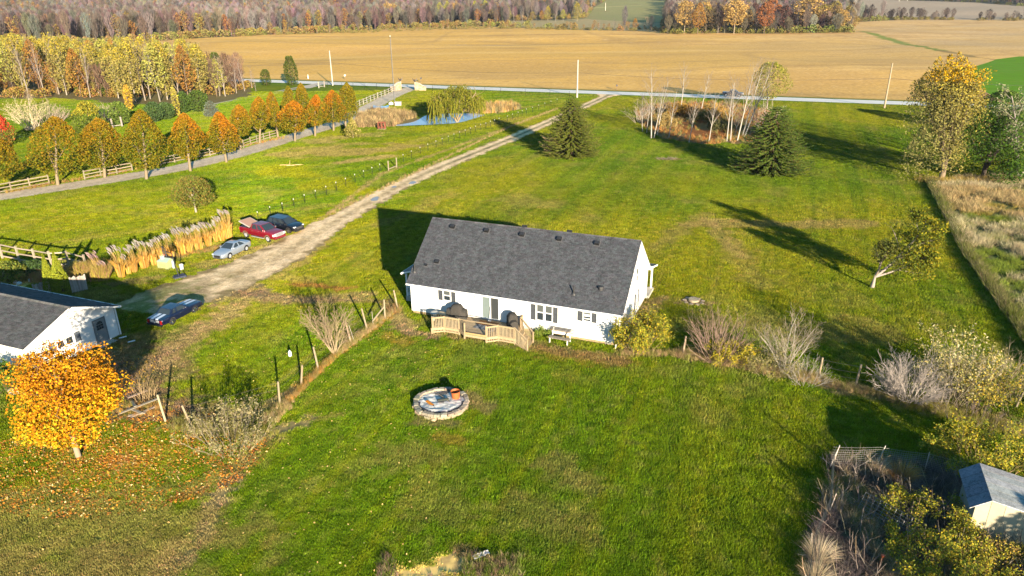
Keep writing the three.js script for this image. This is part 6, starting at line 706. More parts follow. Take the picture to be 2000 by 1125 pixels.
{ const g = sp(770, 612); shrub('dry_weeds', 'rusty dry weeds at the fence post nearest the house', g[0], g[1], { seed: 100, stems: 30, spread: 0.5, base: 1.0, h: 1.1, r: 0.012, n: [3], bark: [0.168, 0.0952, 0.0392] }); }
{ const g = sp(1062, 655); shrub('green_shrub', 'small green shrub between the deck steps and the bench', g[0], g[1], { seed: 101, stems: 12, spread: 0.7, base: 0.5, h: 0.8, r: 0.012, n: [4, 2], bark: BARK.brown, leaves: 6, size: 0.13, col: pickP([0.1, 0.16, 0.02], [0.16, 0.2, 0.03]) }); }
// rough growth under the fences, reeds at the pond, dead weeds in the lot: too many to count
{ const R = rng(110), list = []; const line = (a, b, n, w, s, cs) => { const p = G(...a), q = G(...b); for (let i = 0; i < n; i++) { const t = R(); list.push({ x: lerp(p[0], q[0], t) + (R() - 0.5) * w, z: lerp(p[1], q[1], t) + (R() - 0.5) * w, a: R() * 6.28, s: s * (0.5 + 0.7 * R()), c: jit(cs[Math.floor(R() * cs.length)], R, 0.25) }); } };
  const tan = [[0.34, 0.24, 0.12], [0.28, 0.2, 0.1], [0.2, 0.19, 0.05]], rust = [[0.36, 0.19, 0.05], [0.3, 0.2, 0.08], [0.2, 0.17, 0.04]];
  line([775, 604], [656, 695], 260, 0.7, 0.5, tan); line([656, 695], [560, 790], 260, 0.5, 0.42, rust); line([560, 790], [520, 830], 160, 1.2, 0.45, tan); line([1212, 690], [1335, 694], 200, 0.8, 0.4, tan); line([1335, 694], [1600, 745], 800, 1.1, 0.6, tan); line([1600, 745], [1760, 785], 420, 0.9, 0.45, tan); line([1760, 785], [1995, 845], 500, 1.6, 0.5, [[0.26, 0.2, 0.1], [0.2, 0.2, 0.04], [0.25, 0.23, 0.03]]); line([340, 830], [520, 850], 300, 1.8, 0.5, [[0.24, 0.2, 0.08], [0.2, 0.19, 0.04]]); line([250, 800], [330, 800], 120, 2, 0.4, rust); line([640, 420], [1000, 246], 700, 0.8, 0.4, tan); line([1000, 246], [1090, 212], 300, 0.8, 0.4, tan); line([230, 520], [455, 482], 380, 1.2, 0.35, rust); line([0, 378], [260, 333], 260, 1.2, 0.5, [[0.3, 0.22, 0.06], [0.25, 0.13, 0.05]]); line([260, 333], [560, 268], 300, 1.2, 0.5, [[0.3, 0.22, 0.06], [0.25, 0.13, 0.05]]); line([1810, 356], [1990, 356], 300, 2.6, 0.9, [[0.34, 0.22, 0.1], [0.36, 0.25, 0.05], [0.2, 0.17, 0.04]]);
  scatter('rough_grass', 'uncut dry grass and weeds under the fences', 'grass', tuft(30, 1.1, 0.03, 0.3, 12, 0.8), roughM, list); }
{ const R = rng(111), list = []; for (const [p, n, cs] of [[bankA, 1500, [[0.34, 0.25, 0.12], [0.25, 0.18, 0.09], [0.17, 0.125, 0.065]]], [bankB, 800, [[0.40, 0.25, 0.07], [0.27, 0.19, 0.1], [0.2, 0.17, 0.08]]]]) { const b = p.bb; let k = 0, guard = 0; while (k < n && guard++ < 90000) { const x = lerp(b[0], b[1], R()), z = lerp(b[2], b[3], R()); if (!inside(p, x, z) || inside(pondB, x, z)) continue; k++; list.push({ x, z, a: R() * 6.28, s: (0.42 + 0.5 * R()) * (0.8 + 0.5 * vn(x * 0.6, z * 0.6)), c: jit(cs[Math.floor(R() * 3)], R, 0.35).map((v) => v * (0.6 + 0.8 * vn(x * 0.5 + 7, z * 0.9))) }); } }
  scatter('reeds', 'tan reeds round the pond', 'reeds', tuft(26, 1.5, 0.06, 0.5, 14, 0.35), roughM, list); }
{ const R = rng(112), list = []; const b = hollow.bb; for (let i = 0; i < 2600; i++) { const x = lerp(b[0], b[1], R()), z = lerp(b[2], b[3], R()); if (!inside(hollow, x, z) || (inside(hollowIn, x, z) && R() < 0.75)) continue; list.push({ x, z, a: R() * 6.28, s: 0.5 + 0.6 * R(), c: jit([[0.27, 0.14, 0.04], [0.24, 0.18, 0.08], [0.16, 0.15, 0.04], [0.22, 0.09, 0.03]][Math.floor(R() * 4)], R, 0.25) }); } scatter('rough_grass', 'rusty dry grass covering the hollow under the birches', 'grass', tuft(24, 0.9, 0.05, 0.5, 15, 0.7), roughM, list); }
{ const R = rng(113), list = [], canes = []; for (let i = 0; i < 17000; i++) { const x = lerp(10, 45, R()), z = lerp(22, 42, R()); if (!inside(weeds, x, z)) continue; const n = fbm(x * 0.45, z * 0.45, 2), gap = vn(x * 1.1, z * 1.1); if (gap < 0.28) continue; list.push({ x, z, a: R() * 6.28, s: 0.3 + 0.6 * R() * gap, c: jit(n < 0.5 ? [0.12, 0.095, 0.09] : n < 0.62 ? [0.2, 0.15, 0.1] : R() < 0.3 ? [0.16, 0.18, 0.03] : [0.34, 0.24, 0.13], R, 0.45).map((v) => v * (0.4 + gap)) }); if (R() < 0.22) canes.push({ x, z, y: 0.1 + 0.3 * R(), a: R() * 6.28, tx: (R() - 0.5) * 2.2, tz: (R() - 0.5) * 2.2, s: 0.6 + 0.8 * R(), c: jit(R() < 0.45 ? [0.22, 0.18, 0.15] : R() < 0.6 ? [0.13, 0.105, 0.095] : [0.30, 0.22, 0.13], R, 0.3) }); }
  scatter('dead_weeds', 'tangled grey-brown dead weeds filling the fenced lot', 'weeds', tuft(22, 1.1, 0.035, 0.5, 16, 1.3), roughM, list); const cg = new MB(); cg.tube([[0, 0, 0], [0.06, 0.6, 0.02], [0.2, 1.1, 0.1]], [0.016, 0.014, 0.006], 3); cg.tube([[0.06, 0.6, 0.02], [-0.1, 0.95, 0.1]], [0.009, 0.004], 3); scatter('dead_stalks', 'pale broken stalks lying through the dead weeds of the lot', 'stalks', cg.geo(), roughM, canes); }
{ const R = rng(114); for (const [px, py, h, w, k, l] of [[1598, 1095, 1.3, 1.2, 0, 'pale arching dead grass clump at the left side of the weedy lot'], [1715, 925, 1.1, 1.0, 1, 'sandy dead grass clump at the back fence of the weedy lot'], [1760, 940, 1.4, 1.0, 2, 'rusty orange dead weed clump near the back fence of the lot'], [1590, 1140, 1.2, 1.1, 3, 'tan dead grass clump at the lower left corner of the lot']]) { const g = G(px, py), t = thing('dead_grass_clump', l, 'grass clump', g[0], g[1]), m = new MB(), cs = [[0.42, 0.33, 0.22], [0.36, 0.27, 0.17], [0.38, 0.2, 0.06], [0.34, 0.26, 0.16]][k]; for (let i = 0; i < 420; i++) { const a = R() * 6.28, s = Math.sqrt(R()), l2 = h * (0.6 + 0.6 * R()), bx = Math.cos(a) * s * w * 0.4, bz = Math.sin(a) * s * w * 0.4, c = jit(cs, R, 0.3); let p = [bx, 0, bz], d = nrm([Math.cos(a) * s * 0.5, 1, Math.sin(a) * s * 0.5]); const pts = [p]; for (let j = 0; j < 4; j++) { p = add(p, d, l2 / 4); d = nrm(add(d, [Math.cos(a), -0.9, Math.sin(a)], 0.3 * s)); pts.push(p); } for (let j = 0; j < 4; j++) { const q = 0.012 * (1 - j / 4), q2 = 0.012 * (1 - (j + 1) / 4); m.quad(add(pts[j], [q, 0, q]), add(pts[j], [-q, 0, -q]), add(pts[j + 1], [-q2, 0, -q2]), add(pts[j + 1], [q2, 0, q2]), c); } } m.build('blades', M.straw, t); } }
// trees standing behind the viewer, whose shadows cross the lower right lawn
for (const [X, Z, h, k] of [[33.5, 15, 6.6, 0], [37.5, 17, 5.0, 1], [27, 11, 6.8, 2]]) { const R = rng(120 + k), t = thing('yard_tree', ['leafy tree out of view whose shadow falls beside the weedy lot', 'second leafy tree out of view beyond the shed', 'thin tree out of view whose shadow streaks the lower lawn'][k], 'tree', X, Z), w = new MB(), tips = []; limbs(w, R, { ...TREE1, h: h * 0.8, r: 0.2, n: [9, 4, 2], bark: BARK.grey, t0: [0.2, 0.2, 0.2] , len: [0.5, 0.5, 0.5] }, tips); w.build('trunk', M.bark, t); const c = new MB(); fill(c, R, { n: k === 2 ? 1300 : 3600, rad: h * 0.33, y0: 1, y1: h, prof: 'dome', size: 0.32, seed: k, holes: k === 2 ? 0.4 : 0.1, deep: 0.9, col: pickT([0.12, 0.13, 0.02]) }); c.build('crown', M.leaf, t); }
// ---------- the birch grove, the woods and the far trees ----------
for (const [bx, by, tx, ty, th, l] of [[1272, 270, 1266, 142, 0.15, 'tallest bare white tree at the left of the grove'], [1277, 270, 1290, 172, 0.12, 'white stem close against the tallest left tree of the grove'], [1283, 264, 1297, 158, 0.12, 'white stem leaning right beside the tallest left tree'], [1306, 269, 1314, 178, 0.1, 'slim bare tree between the left clump and the middle of the grove'], [1345.5, 278.5, 1352, 188, 0.12, 'wide-forked bare tree at the front edge of the hollow'], [1329, 214.5, 1336, 131, 0.15, 'tall bare tree behind the hollow, crossing the road'], [1368, 221, 1380, 146, 0.14, 'bare tree behind the hollow leaning slightly right'], [1384, 278.5, 1389, 187, 0.12, 'bare spreading tree at the front edge, right of the wide-forked one'], [1419.5, 276, 1415, 160, 0.14, 'straight bare white tree left of the leaning clump'], [1426.5, 275, 1430, 163, 0.13, 'second straight white tree left of the leaning clump'], [1440, 274, 1459, 129, 0.17, 'tall white trunk leaning right, left-hand stem of the grove clump'], [1449, 268, 1474, 128, 0.16, 'white trunk leaning right in the middle of the clump'], [1454, 267, 1497, 133, 0.17, 'white trunk leaning farthest right in the clump'], [1434, 272, 1442, 215, 0.07, 'short thin stem at the foot of the leaning clump'], [1255, 257, 1246, 190, 0.08, 'short grey stem at the left edge of the grove'], [1263, 259, 1264, 185, 0.08, 'short grey stem just left of the tallest left tree']]) {
  const R = rng(bx * 7 | 0), g = G(bx, by), H = HT(bx, by, ty), lean = WM(tx - bx, bx, by) / H, t = thing('birch_tree', l, 'tree', g[0], g[1]), w = new MB(), q = [];
  limbs(w, R, { dir: [lean * 0.8, 1, 0], h: H, r: th * 0.95, lead: true, n: [19, 5, 3], bark: [0.31, 0.285, 0.25], twig: [0.17, 0.14, 0.12], t0: [0.34, 0.25, 0.2], ang: [0.62, 0.5, 0.5], len: [0.30, 0.48, 0.5], wob: [0.08, 0.28, 0.4, 0.5], up: [0.02, 0.4, 0.2, 0.1], minr: 0.011, taper: 0.18, rk: 0.5 }, q); w.build('trunk', M.bark, t); }
{ const R = rng(131), bx = 1498, by = 212, g = G(bx, by), H = HT(bx, by, 122), t = thing('willow_tree', 'yellow-green willow behind the leaning white trunks', 'tree', g[0], g[1]), w = new MB(), tips = []; limbs(w, R, { ...TREE1, h: H * 0.8, r: 0.22, n: [10, 4], bark: BARK.grey, t0: [0.2, 0.2] }, tips); w.build('trunk', M.bark, t); const c = new MB(); fill(c, R, { n: 4200, rad: WM(70, bx, by) / 2 * 0.9, y0: H * 0.22, y1: H, prof: 'round', size: 0.42, seed: 7, deep: 0.5, holes: 0.2, asp: 0.4, col: pickT([0.20, 0.20, 0.02], [0.14, 0.15, 0.02], [0.26, 0.23, 0.05]) }); c.build('crown', M.leaf, t); }
for (const [x, y, h, n, b, lf, l] of [[1490, 252, 6.0, 26, [0.3, 0.25, 0.21], 0, 'grey bare brush at the right of the grove behind the spruce'], [1250, 240, 4.5, 22, [0.3, 0.25, 0.2], 0, 'grey bare brush at the left end of the grove'], [1318, 226, 2.6, 24, [0.2, 0.12, 0.05], pickP([0.36, 0.19, 0.02], [0.28, 0.16, 0.03], [0.4, 0.25, 0.04]), 'orange shrub at the back of the hollow'], [1345, 226, 2.4, 22, [0.2, 0.12, 0.05], pickP([0.33, 0.15, 0.02], [0.28, 0.16, 0.03]), 'rust orange shrub beside the tall bare tree behind the hollow'], [1388, 232, 3.0, 24, [0.2, 0.12, 0.05], pickP([0.44, 0.27, 0.05], [0.36, 0.23, 0.06]), 'golden shrub at the right back of the hollow'], [1372, 238, 2.2, 18, [0.2, 0.14, 0.05], pickP([0.16, 0.13, 0.03], [0.1, 0.1, 0.02]), 'dark olive shrub left of the golden one in the hollow'], [1402, 256, 2.2, 20, [0.12, 0.1, 0.06], pickP([0.06, 0.07, 0.02], [0.1, 0.09, 0.04]), 'dark evergreen shrub in the right of the hollow'], [1297, 250, 2.6, 18, [0.28, 0.22, 0.12], pickP([0.36, 0.24, 0.07], [0.28, 0.22, 0.09]), 'tan shrub behind the left white stems']]) { const g = G(x, y); shrub(lf ? 'hollow_shrub' : 'grove_brush', l, g[0], g[1], { seed: x + 5, stems: n, spread: 0.9, base: 1.3, h, r: 0.035, n: [5, 3], bark: b, leaves: lf ? 6 : 0, size: 0.3, j: 0.35, col: lf || undefined, minr: 0.016 }); }

// one tree of a wood; kinds share their shapes
function woodTree(kind, R, H) {
  const w = new MB(), c = new MB(), tips = [], K = WK[kind], s = R() * 50; limbs(w, R, { dir: [(R() - 0.5) * 0.1, 1, (R() - 0.5) * 0.1], h: H * (K.wh || 0.92), r: H * 0.011 + 0.03, lead: true, n: K.n || [12, 4], bark: K.bark, twig: K.twig, t0: [K.t0 ?? 0.3, 0.2, 0.2], ang: [K.ang ?? 0.5, 0.5, 0.5], len: [K.ln ?? 0.34, 0.5, 0.5], wob: [0.07, 0.3, 0.4, 0.5], up: [0.02, 0.5, 0.3, 0.1], minr: 0.02, taper: 0.22 }, tips);
  if (K.fill) fill(c, R, { size: 0.5, deep: 0.55, seed: s, ...K.fill, rad: K.fill.rad * H, y0: K.fill.y0 * H, y1: H * 1.02, col: K.col }); if (K.tip) tipLeaves(c, R, tips, { ...K.tip, col: (p, R) => K.col(p[1] / H, 0, 0, R) }); return [w, c];
}
const WK = {
  yellow: { bark: [0.24, 0.21, 0.17], twig: [0.24, 0.19, 0.11], t0: 0.22, fill: { n: 3200, rad: 0.18, y0: 0.08, prof: 'round', holes: 0.3, asp: 0.5, pow: 0.75, size: 0.5, deep: 0.6 }, tip: { n: 2, j: 0.5, size: 0.5 }, col: (t, a, b, R) => jit(R() < 0.2 ? [0.16, 0.15, 0.03] : t > 0.75 && R() < 0.6 ? [0.34, 0.27, 0.03] : [0.25, 0.205, 0.055], R, 0.28) },
  lime: { bark: [0.2, 0.18, 0.15], fill: { n: 1500, rad: 0.2, y0: 0.25, prof: 'egg', holes: 0.2, size: 0.55 }, col: (t, a, b, R) => jit(R() < 0.4 ? [0.2, 0.2, 0.04] : [0.29, 0.27, 0.06], R, 0.28) },
  bare: { bark: [0.2, 0.17, 0.145], twig: [0.19, 0.145, 0.13], n: [15, 5, 2], t0: 0.18, ln: 0.33 },
  birch: { bark: [0.25, 0.22, 0.19], twig: [0.2, 0.15, 0.12], n: [16, 4, 2], t0: 0.15, ln: 0.36, tip: { n: 2, j: 0.3, size: 0.3 }, col: (t, a, b, R) => jit([0.30, 0.22, 0.13], R, 0.3) },
  evergreen: { bark: BARK.brown, fill: { n: 2600, rad: 0.2, y0: 0.03, prof: 'column', size: 0.5, deep: 0.4 }, col: (t, a, b, R) => jit(R() < 0.3 ? [0.09, 0.11, 0.015] : [0.055, 0.08, 0.012], R, 0.35) },
  orange: { bark: [0.14, 0.1, 0.07], fill: { n: 1500, rad: 0.2, y0: 0.2, prof: 'egg', holes: 0.2, size: 0.5 }, col: (t, a, b, R) => jit(R() < 0.4 ? [0.28, 0.17, 0.035] : [0.24, 0.11, 0.025], R, 0.3) },
  gold: { bark: [0.26, 0.21, 0.15], twig: [0.22, 0.15, 0.08], n: [13, 5, 2], ang: 0.8, ln: 0.42, fill: { n: 1700, rad: 0.33, y0: 0.28, prof: 'round', holes: 0.38, size: 0.7 }, tip: { n: 1, j: 0.6, size: 0.6 }, col: (t, a, b, R) => jit(R() < 0.3 ? [0.24, 0.15, 0.05] : [0.38, 0.25, 0.08], R, 0.28) },
  rust: { bark: [0.1, 0.075, 0.06], fill: { n: 1500, rad: 0.26, y0: 0.25, prof: 'round', holes: 0.3, size: 0.65 }, col: (t, a, b, R) => jit(R() < 0.4 ? [0.19, 0.07, 0.03] : [0.25, 0.1, 0.035], R, 0.3) },
  maroon: { bark: [0.08, 0.06, 0.055], fill: { n: 1500, rad: 0.24, y0: 0.2, prof: 'egg', holes: 0.3, size: 0.6 }, col: (t, a, b, R) => jit([0.11, 0.055, 0.045], R, 0.35) },
  olive: { bark: [0.14, 0.115, 0.09], twig: [0.16, 0.12, 0.08], fill: { n: 1600, rad: 0.3, y0: 0.25, prof: 'dome', holes: 0.36, size: 0.65 }, col: (t, a, b, R) => jit(t > 0.8 && R() < 0.5 ? [0.24, 0.2, 0.04] : [0.18, 0.125, 0.05], R, 0.3) },
};
const protos = {};
function plantTree(kind, v, label, px, py, top, group, name, wide = 1) {
  const key = kind + v, g = G(px, py), y = land(g[0], g[1]), H = Math.max(2, HTy(px, py, top)); const R = rng(px * 13 + py | 0);
  if (!protos[key]) { const [w, c] = woodTree(kind, rng(500 + v * 17 + kind.length * 31 + kind.charCodeAt(0)), 14), t = thing(name, label, 'tree', g[0], g[1], R() * 6, group, y); w.build('trunk', M.bark, t); if (c.p.length) c.build('crown', M.leaf, t); protos[key] = t; t.scale.set(H / 14 * wide, H / 14, H / 14 * wide); return t; }
  const o = copy(protos[key], label, g[0], g[1], R() * 6, [H / 14 * wide, H / 14, H / 14 * wide], group, y); o.name = numbered(name); return o;
}
function HTy(bx, by, ty) { return HT(bx, by, ty); }
{ // the yellow wood at the left: four ranks deep
  const R = rng(141), edge = (x) => x < 130 ? 187 : x < 250 ? lerp(187, 198, (x - 130) / 120) : x < 330 ? 199 : x < 410 ? lerp(199, 193, (x - 330) / 80) : lerp(193, 180, (x - 410) / 70); let k = 0;
  for (let row = 0; row < 4; row++) for (let x = -60 + row * 9; x < 478; x += 17 + row * 2) {
    const px = x + (R() - 0.5) * 12, by = edge(clamp(px, 0, 475)) - row * 13 - R() * 6; if (row === 0 && R() < 0.25) continue; if (px > 465 && row > 1) continue;
    let top = px < 10 ? 84 : px < 150 ? 74 : px < 200 ? 84 : px < 215 ? 98 : px < 345 ? 81 : px < 400 ? 84 : 102 + (px - 400) * 0.25; top += (R() - 0.5) * 12 + (row === 0 ? 8 : 0);
    const bare = (px > 285 && px < 345) || px > 405 ? 0.62 : row === 0 ? 0.3 : 0.14, u = R(); const kind = u < bare ? 'bare' : u < bare + (row === 0 ? 0.07 : 0.03) ? 'orange' : u < bare + 0.2 ? 'lime' : 'yellow';
    const rank = ['front edge', 'second rank', 'third rank', 'rear'][row], zone = px < 60 ? 'at the far left end' : px < 150 ? 'left of the dark evergreen columns' : px < 215 ? 'between the dark evergreen columns' : px < 285 ? 'right of the dark evergreen columns' : px < 345 ? 'in the bare middle stretch' : px < 405 ? 'behind the dark green round bushes' : 'near the field end', K = { bare: 'leafless grey tree', orange: 'orange-leaved tree', lime: 'greenish yellow tree', yellow: 'pale yellow poplar' }[kind];
    plantTree(kind, k++ % 3, `${K}, ${rank} of the left wood, ${zone}`, px, by, top, `${K}s, ${rank}, ${zone}`, { bare: 'leafless_tree', orange: 'orange_tree', lime: 'poplar_tree', yellow: 'poplar_tree' }[kind]);
  }
  plantTree('evergreen', 0, 'dark green column of a tree in the front of the yellow wood, left one', 155, 181, 117, null, 'evergreen_tree'); plantTree('evergreen', 1, 'dark green column of a tree in the front of the yellow wood, right one', 208, 188, 123, null, 'evergreen_tree', 0.85);
  plantTree('orange', 0, 'orange tree low in the front of the yellow wood beside a dark evergreen', 112, 184, 120, null, 'orange_tree'); plantTree('orange', 1, 'amber tree at the far left front of the yellow wood', 12, 182, 132, null, 'orange_tree');
  plantTree('birch', 0, 'whitish speckled tree at the right end of the yellow wood', 440, 188, 116, null, 'birch_tree', 1.1); plantTree('birch', 1, 'small whitish speckled tree at the left by the farm lane', 58, 212, 176, null, 'birch_tree', 1.6);
  plantTree('evergreen', 2, 'dark green round tree by the road at the field corner', 521, 167, 136, null, 'evergreen_tree', 1.9); plantTree('evergreen', 0, 'dark pointed tree at the mouth of the farm lane', 571, 166, 111, null, 'evergreen_tree', 1.5);
  plantTree('evergreen', 1, 'dark green bushy tree deep in the right end of the yellow wood', 428, 170, 104, null, 'evergreen_tree', 1.2);
  for (const [x, y, t2, l] of [[478, 178, 118, 'mauve bare tree at the right end of the yellow wood'], [492, 172, 132, 'low bare tree nearest the field at the end of the wood'], [462, 182, 128, 'bare tree behind the whitish speckled one'], [500, 178, 150, 'small yellow-twigged tree near the round dark tree']]) plantTree('bare', x % 3, l, x, y, t2, null, 'leafless_tree', 1.3);
}
// shrubs and small trees along the farm lane
function bush(name, label, px, py, top, wpx, cols, seed, prof = 'round', o = {}) { const R = rng(seed), g = G(px, py), H = HT(px, py, top), t = thing(name, label, o.cat || 'shrub', g[0], g[1]), w = new MB(); limbs(w, R, { ...TREE1, h: H * 0.75, r: 0.12, n: [8, 3], bark: BARK.brown, t0: [0.1, 0.2] }, []); w.build('trunk', M.bark, t); const c = new MB(); fill(c, R, { n: o.n || 2000, rad: WM(wpx, px, py) / 2 * 0.9, y0: 0.1, y1: H, prof, size: 0.38, seed, deep: 0.5, ...o, col: typeof cols === 'function' ? cols : pickT(...cols) }); c.build('crown', M.leaf, t); }
bush('lane_tree', 'two-tone yellow and green tree beside the farm lane', 178, 258, 199, 56, (q, a, b, R) => jit(q > 0.6 ? (R() < 0.6 ? [0.28, 0.23, 0.02] : [0.16, 0.16, 0.02]) : R() < 0.5 ? [0.12, 0.14, 0.02] : [0.08, 0.11, 0.015], R, 0.3), 151, 'dome', { cat: 'tree', n: 2600 });
bush('round_bush', 'round green bush between the two-tone tree and the small yellow column', 237, 244, 199, 38, [[0.1, 0.15, 0.02], [0.13, 0.17, 0.03], [0.07, 0.11, 0.02]], 152);
bush('hedge_bush', 'left half of the blue-green hedge along the lane', 303, 238, 200, 34, [[0.06, 0.10, 0.03], [0.045, 0.08, 0.025]], 153); bush('hedge_bush', 'right half of the blue-green hedge along the lane', 325, 233, 201, 32, [[0.06, 0.10, 0.03], [0.05, 0.085, 0.02]], 154);
bush('yellow_column', 'small columnar tree of golden yellow left of the hedge', 254, 215, 166, 17, [[0.5, 0.32, 0.02], [0.42, 0.24, 0.03], [0.3, 0.22, 0.06]], 155, 'column', { cat: 'tree', n: 1100 }); bush('yellow_column', 'taller columnar yellow tree between hedge and dark bush', 347, 226, 171, 17, [[0.42, 0.36, 0.03], [0.3, 0.25, 0.06], [0.24, 0.2, 0.08]], 156, 'column', { cat: 'tree', n: 900 });
bush('dark_bush', 'large dark green round bush right of the taller yellow column', 390, 218, 177, 40, [[0.06, 0.1, 0.014], [0.08, 0.12, 0.02], [0.04, 0.07, 0.012]], 157, 'round', { n: 2600 }); bush('dark_bush', 'narrower dark green bush touching the taller yellow column', 361, 221, 180, 26, [[0.06, 0.1, 0.014], [0.05, 0.09, 0.02]], 158);
spruce(413, 226, 195, 26, 'small blue-grey weeping conifer at the lane', 159, [0.12, 0.15, 0.12]);
bush('red_tree', 'scarlet tree cut by the left edge', 8, 286, 217, 40, (q, a, b, R) => jit(q > 0.45 ? (R() < 0.6 ? [0.40, 0.035, 0.02] : [0.34, 0.08, 0.02]) : R() < 0.5 ? [0.14, 0.13, 0.02] : [0.26, 0.1, 0.02], R, 0.3), 160, 'egg', { cat: 'tree', n: 2200 });
{ const g = G(63, 254); shrub('bare_bush', 'tan multi-stemmed bare bush by the farm lane at the left', g[0], g[1], { seed: 161, stems: 26, spread: 0.75, base: 1.2, h: 6.2, r: 0.05, n: [6, 3], bark: [0.4, 0.33, 0.23], twig: [0.36, 0.29, 0.2], minr: 0.016, leaves: 1, size: 0.3, col: pickP([0.4, 0.34, 0.18]) }); }
{ const g = G(97, 246); shrub('bare_bush', 'mauve rounded bare bush right of the tan one by the lane', g[0], g[1], { seed: 162, stems: 34, spread: 0.9, base: 2.5, h: 5.2, r: 0.04, n: [6, 3], bark: [0.26, 0.2, 0.17], twig: [0.29, 0.22, 0.17], minr: 0.016 }); }
{ const g = G(208, 236); shrub('bare_bush', 'small mauve bush between the two green ones by the lane', g[0], g[1], { seed: 163, stems: 24, spread: 0.6, base: 1.2, h: 4, r: 0.04, n: [5, 3], bark: [0.24, 0.19, 0.17], twig: [0.28, 0.2, 0.17], minr: 0.016 }); }
// copse at the far side of the field on the right
const COP = [['bare', 1298, 12], ['bare', 1312, 17], ['bare', 1322, 8], ['gold', 1336, 4], ['bare', 1350, 11], ['orange', 1362, 6], ['olive', 1378, 14], ['bare', 1388, 18], ['bare', 1402, 20], ['gold', 1414, 14], ['gold', 1433, 2], ['gold', 1448, 12], ['orange', 1462, 28], ['bare', 1474, 20], ['bare', 1484, 26], ['rust', 1492, 6], ['rust', 1504, 1], ['rust', 1517, 12], ['maroon', 1531, 11], ['maroon', 1546, 17], ['bare', 1557, 14], ['gold', 1578, -4], ['bare', 1596, 14], ['olive', 1606, 10], ['olive', 1624, 3], ['gold', 1640, 22], ['olive', 1653, 13], ['bare', 1345, 2], ['bare', 1372, 2], ['bare', 1395, 5], ['bare', 1420, 6], ['maroon', 1470, 8], ['bare', 1540, 4], ['bare', 1565, 6], ['gold', 1374, 8], ['rust', 1456, 14]];
COP.forEach(([k, x, top], i) => plantTree(k, i % 2, { bare: 'leafless grey-brown tree of the copse across the field', gold: x === 1578 ? 'big golden oak standing above the copse across the field' : 'golden brown tree of the copse across the field', orange: 'bright orange tree in the copse across the field', rust: 'rust red tree in the middle of the copse across the field', maroon: 'dark maroon tree beside the golden oak of the copse', olive: 'olive brown tree of the copse across the field' }[k], x, (x < 1330 ? 61 : x < 1500 ? 66 : 64) - (i > 26 ? 8 : (i * 37 % 5)), top, x === 1578 ? null : { bare: 'leafless trees of the copse', gold: 'golden trees of the copse', orange: 'orange trees of the copse', rust: 'rust red trees of the copse', maroon: 'maroon trees of the copse', olive: 'olive brown trees of the copse' }[k], 'copse_tree', x === 1578 ? 1.5 : 1.15));
// trees standing out along the hedgerow behind the field
[['olive', 716, 22, 50], ['orange', 722, 14, 48], ['gold', 760, 8, 46], ['gold', 775, 12, 46], ['lime', 860, 6, 46], ['lime', 875, 4, 46], ['gold', 890, 8, 46], ['lime', 928, 4, 42], ['lime', 948, 3, 42], ['gold', 975, 10, 44], ['lime', 992, 12, 44], ['yellow', 1070, 15, 42], ['orange', 1058, 22, 42], ['yellow', 1127, 8, 43], ['lime', 1100, 20, 43], ['bare', 1215, 32, 60], ['orange', 1240, 37, 60], ['bare', 1170, 44, 60], ['birch', 1264, 35, 61], ['bare', 1200, 36, 59], ['orange', 240, 55, 76], ['lime', 905, 20, 46], ['olive', 1040, 24, 43], ['rust', 700, 20, 50], ['bare', 1085, 16, 43], ['bare', 1020, 14, 43], ['bare', 1004, 12, 43]].forEach(([k, x, top, by], i) => plantTree(k, i % 2, `${{ olive: 'olive brown', orange: 'orange', gold: 'golden', lime: 'yellow-green', yellow: 'pale yellow', bare: 'leafless', birch: 'whitish dead', rust: 'russet' }[k]} tree in the hedgerow behind the tan field`, x, by, top, `${k} trees of the field hedgerow`, 'hedgerow_tree', 1.25));
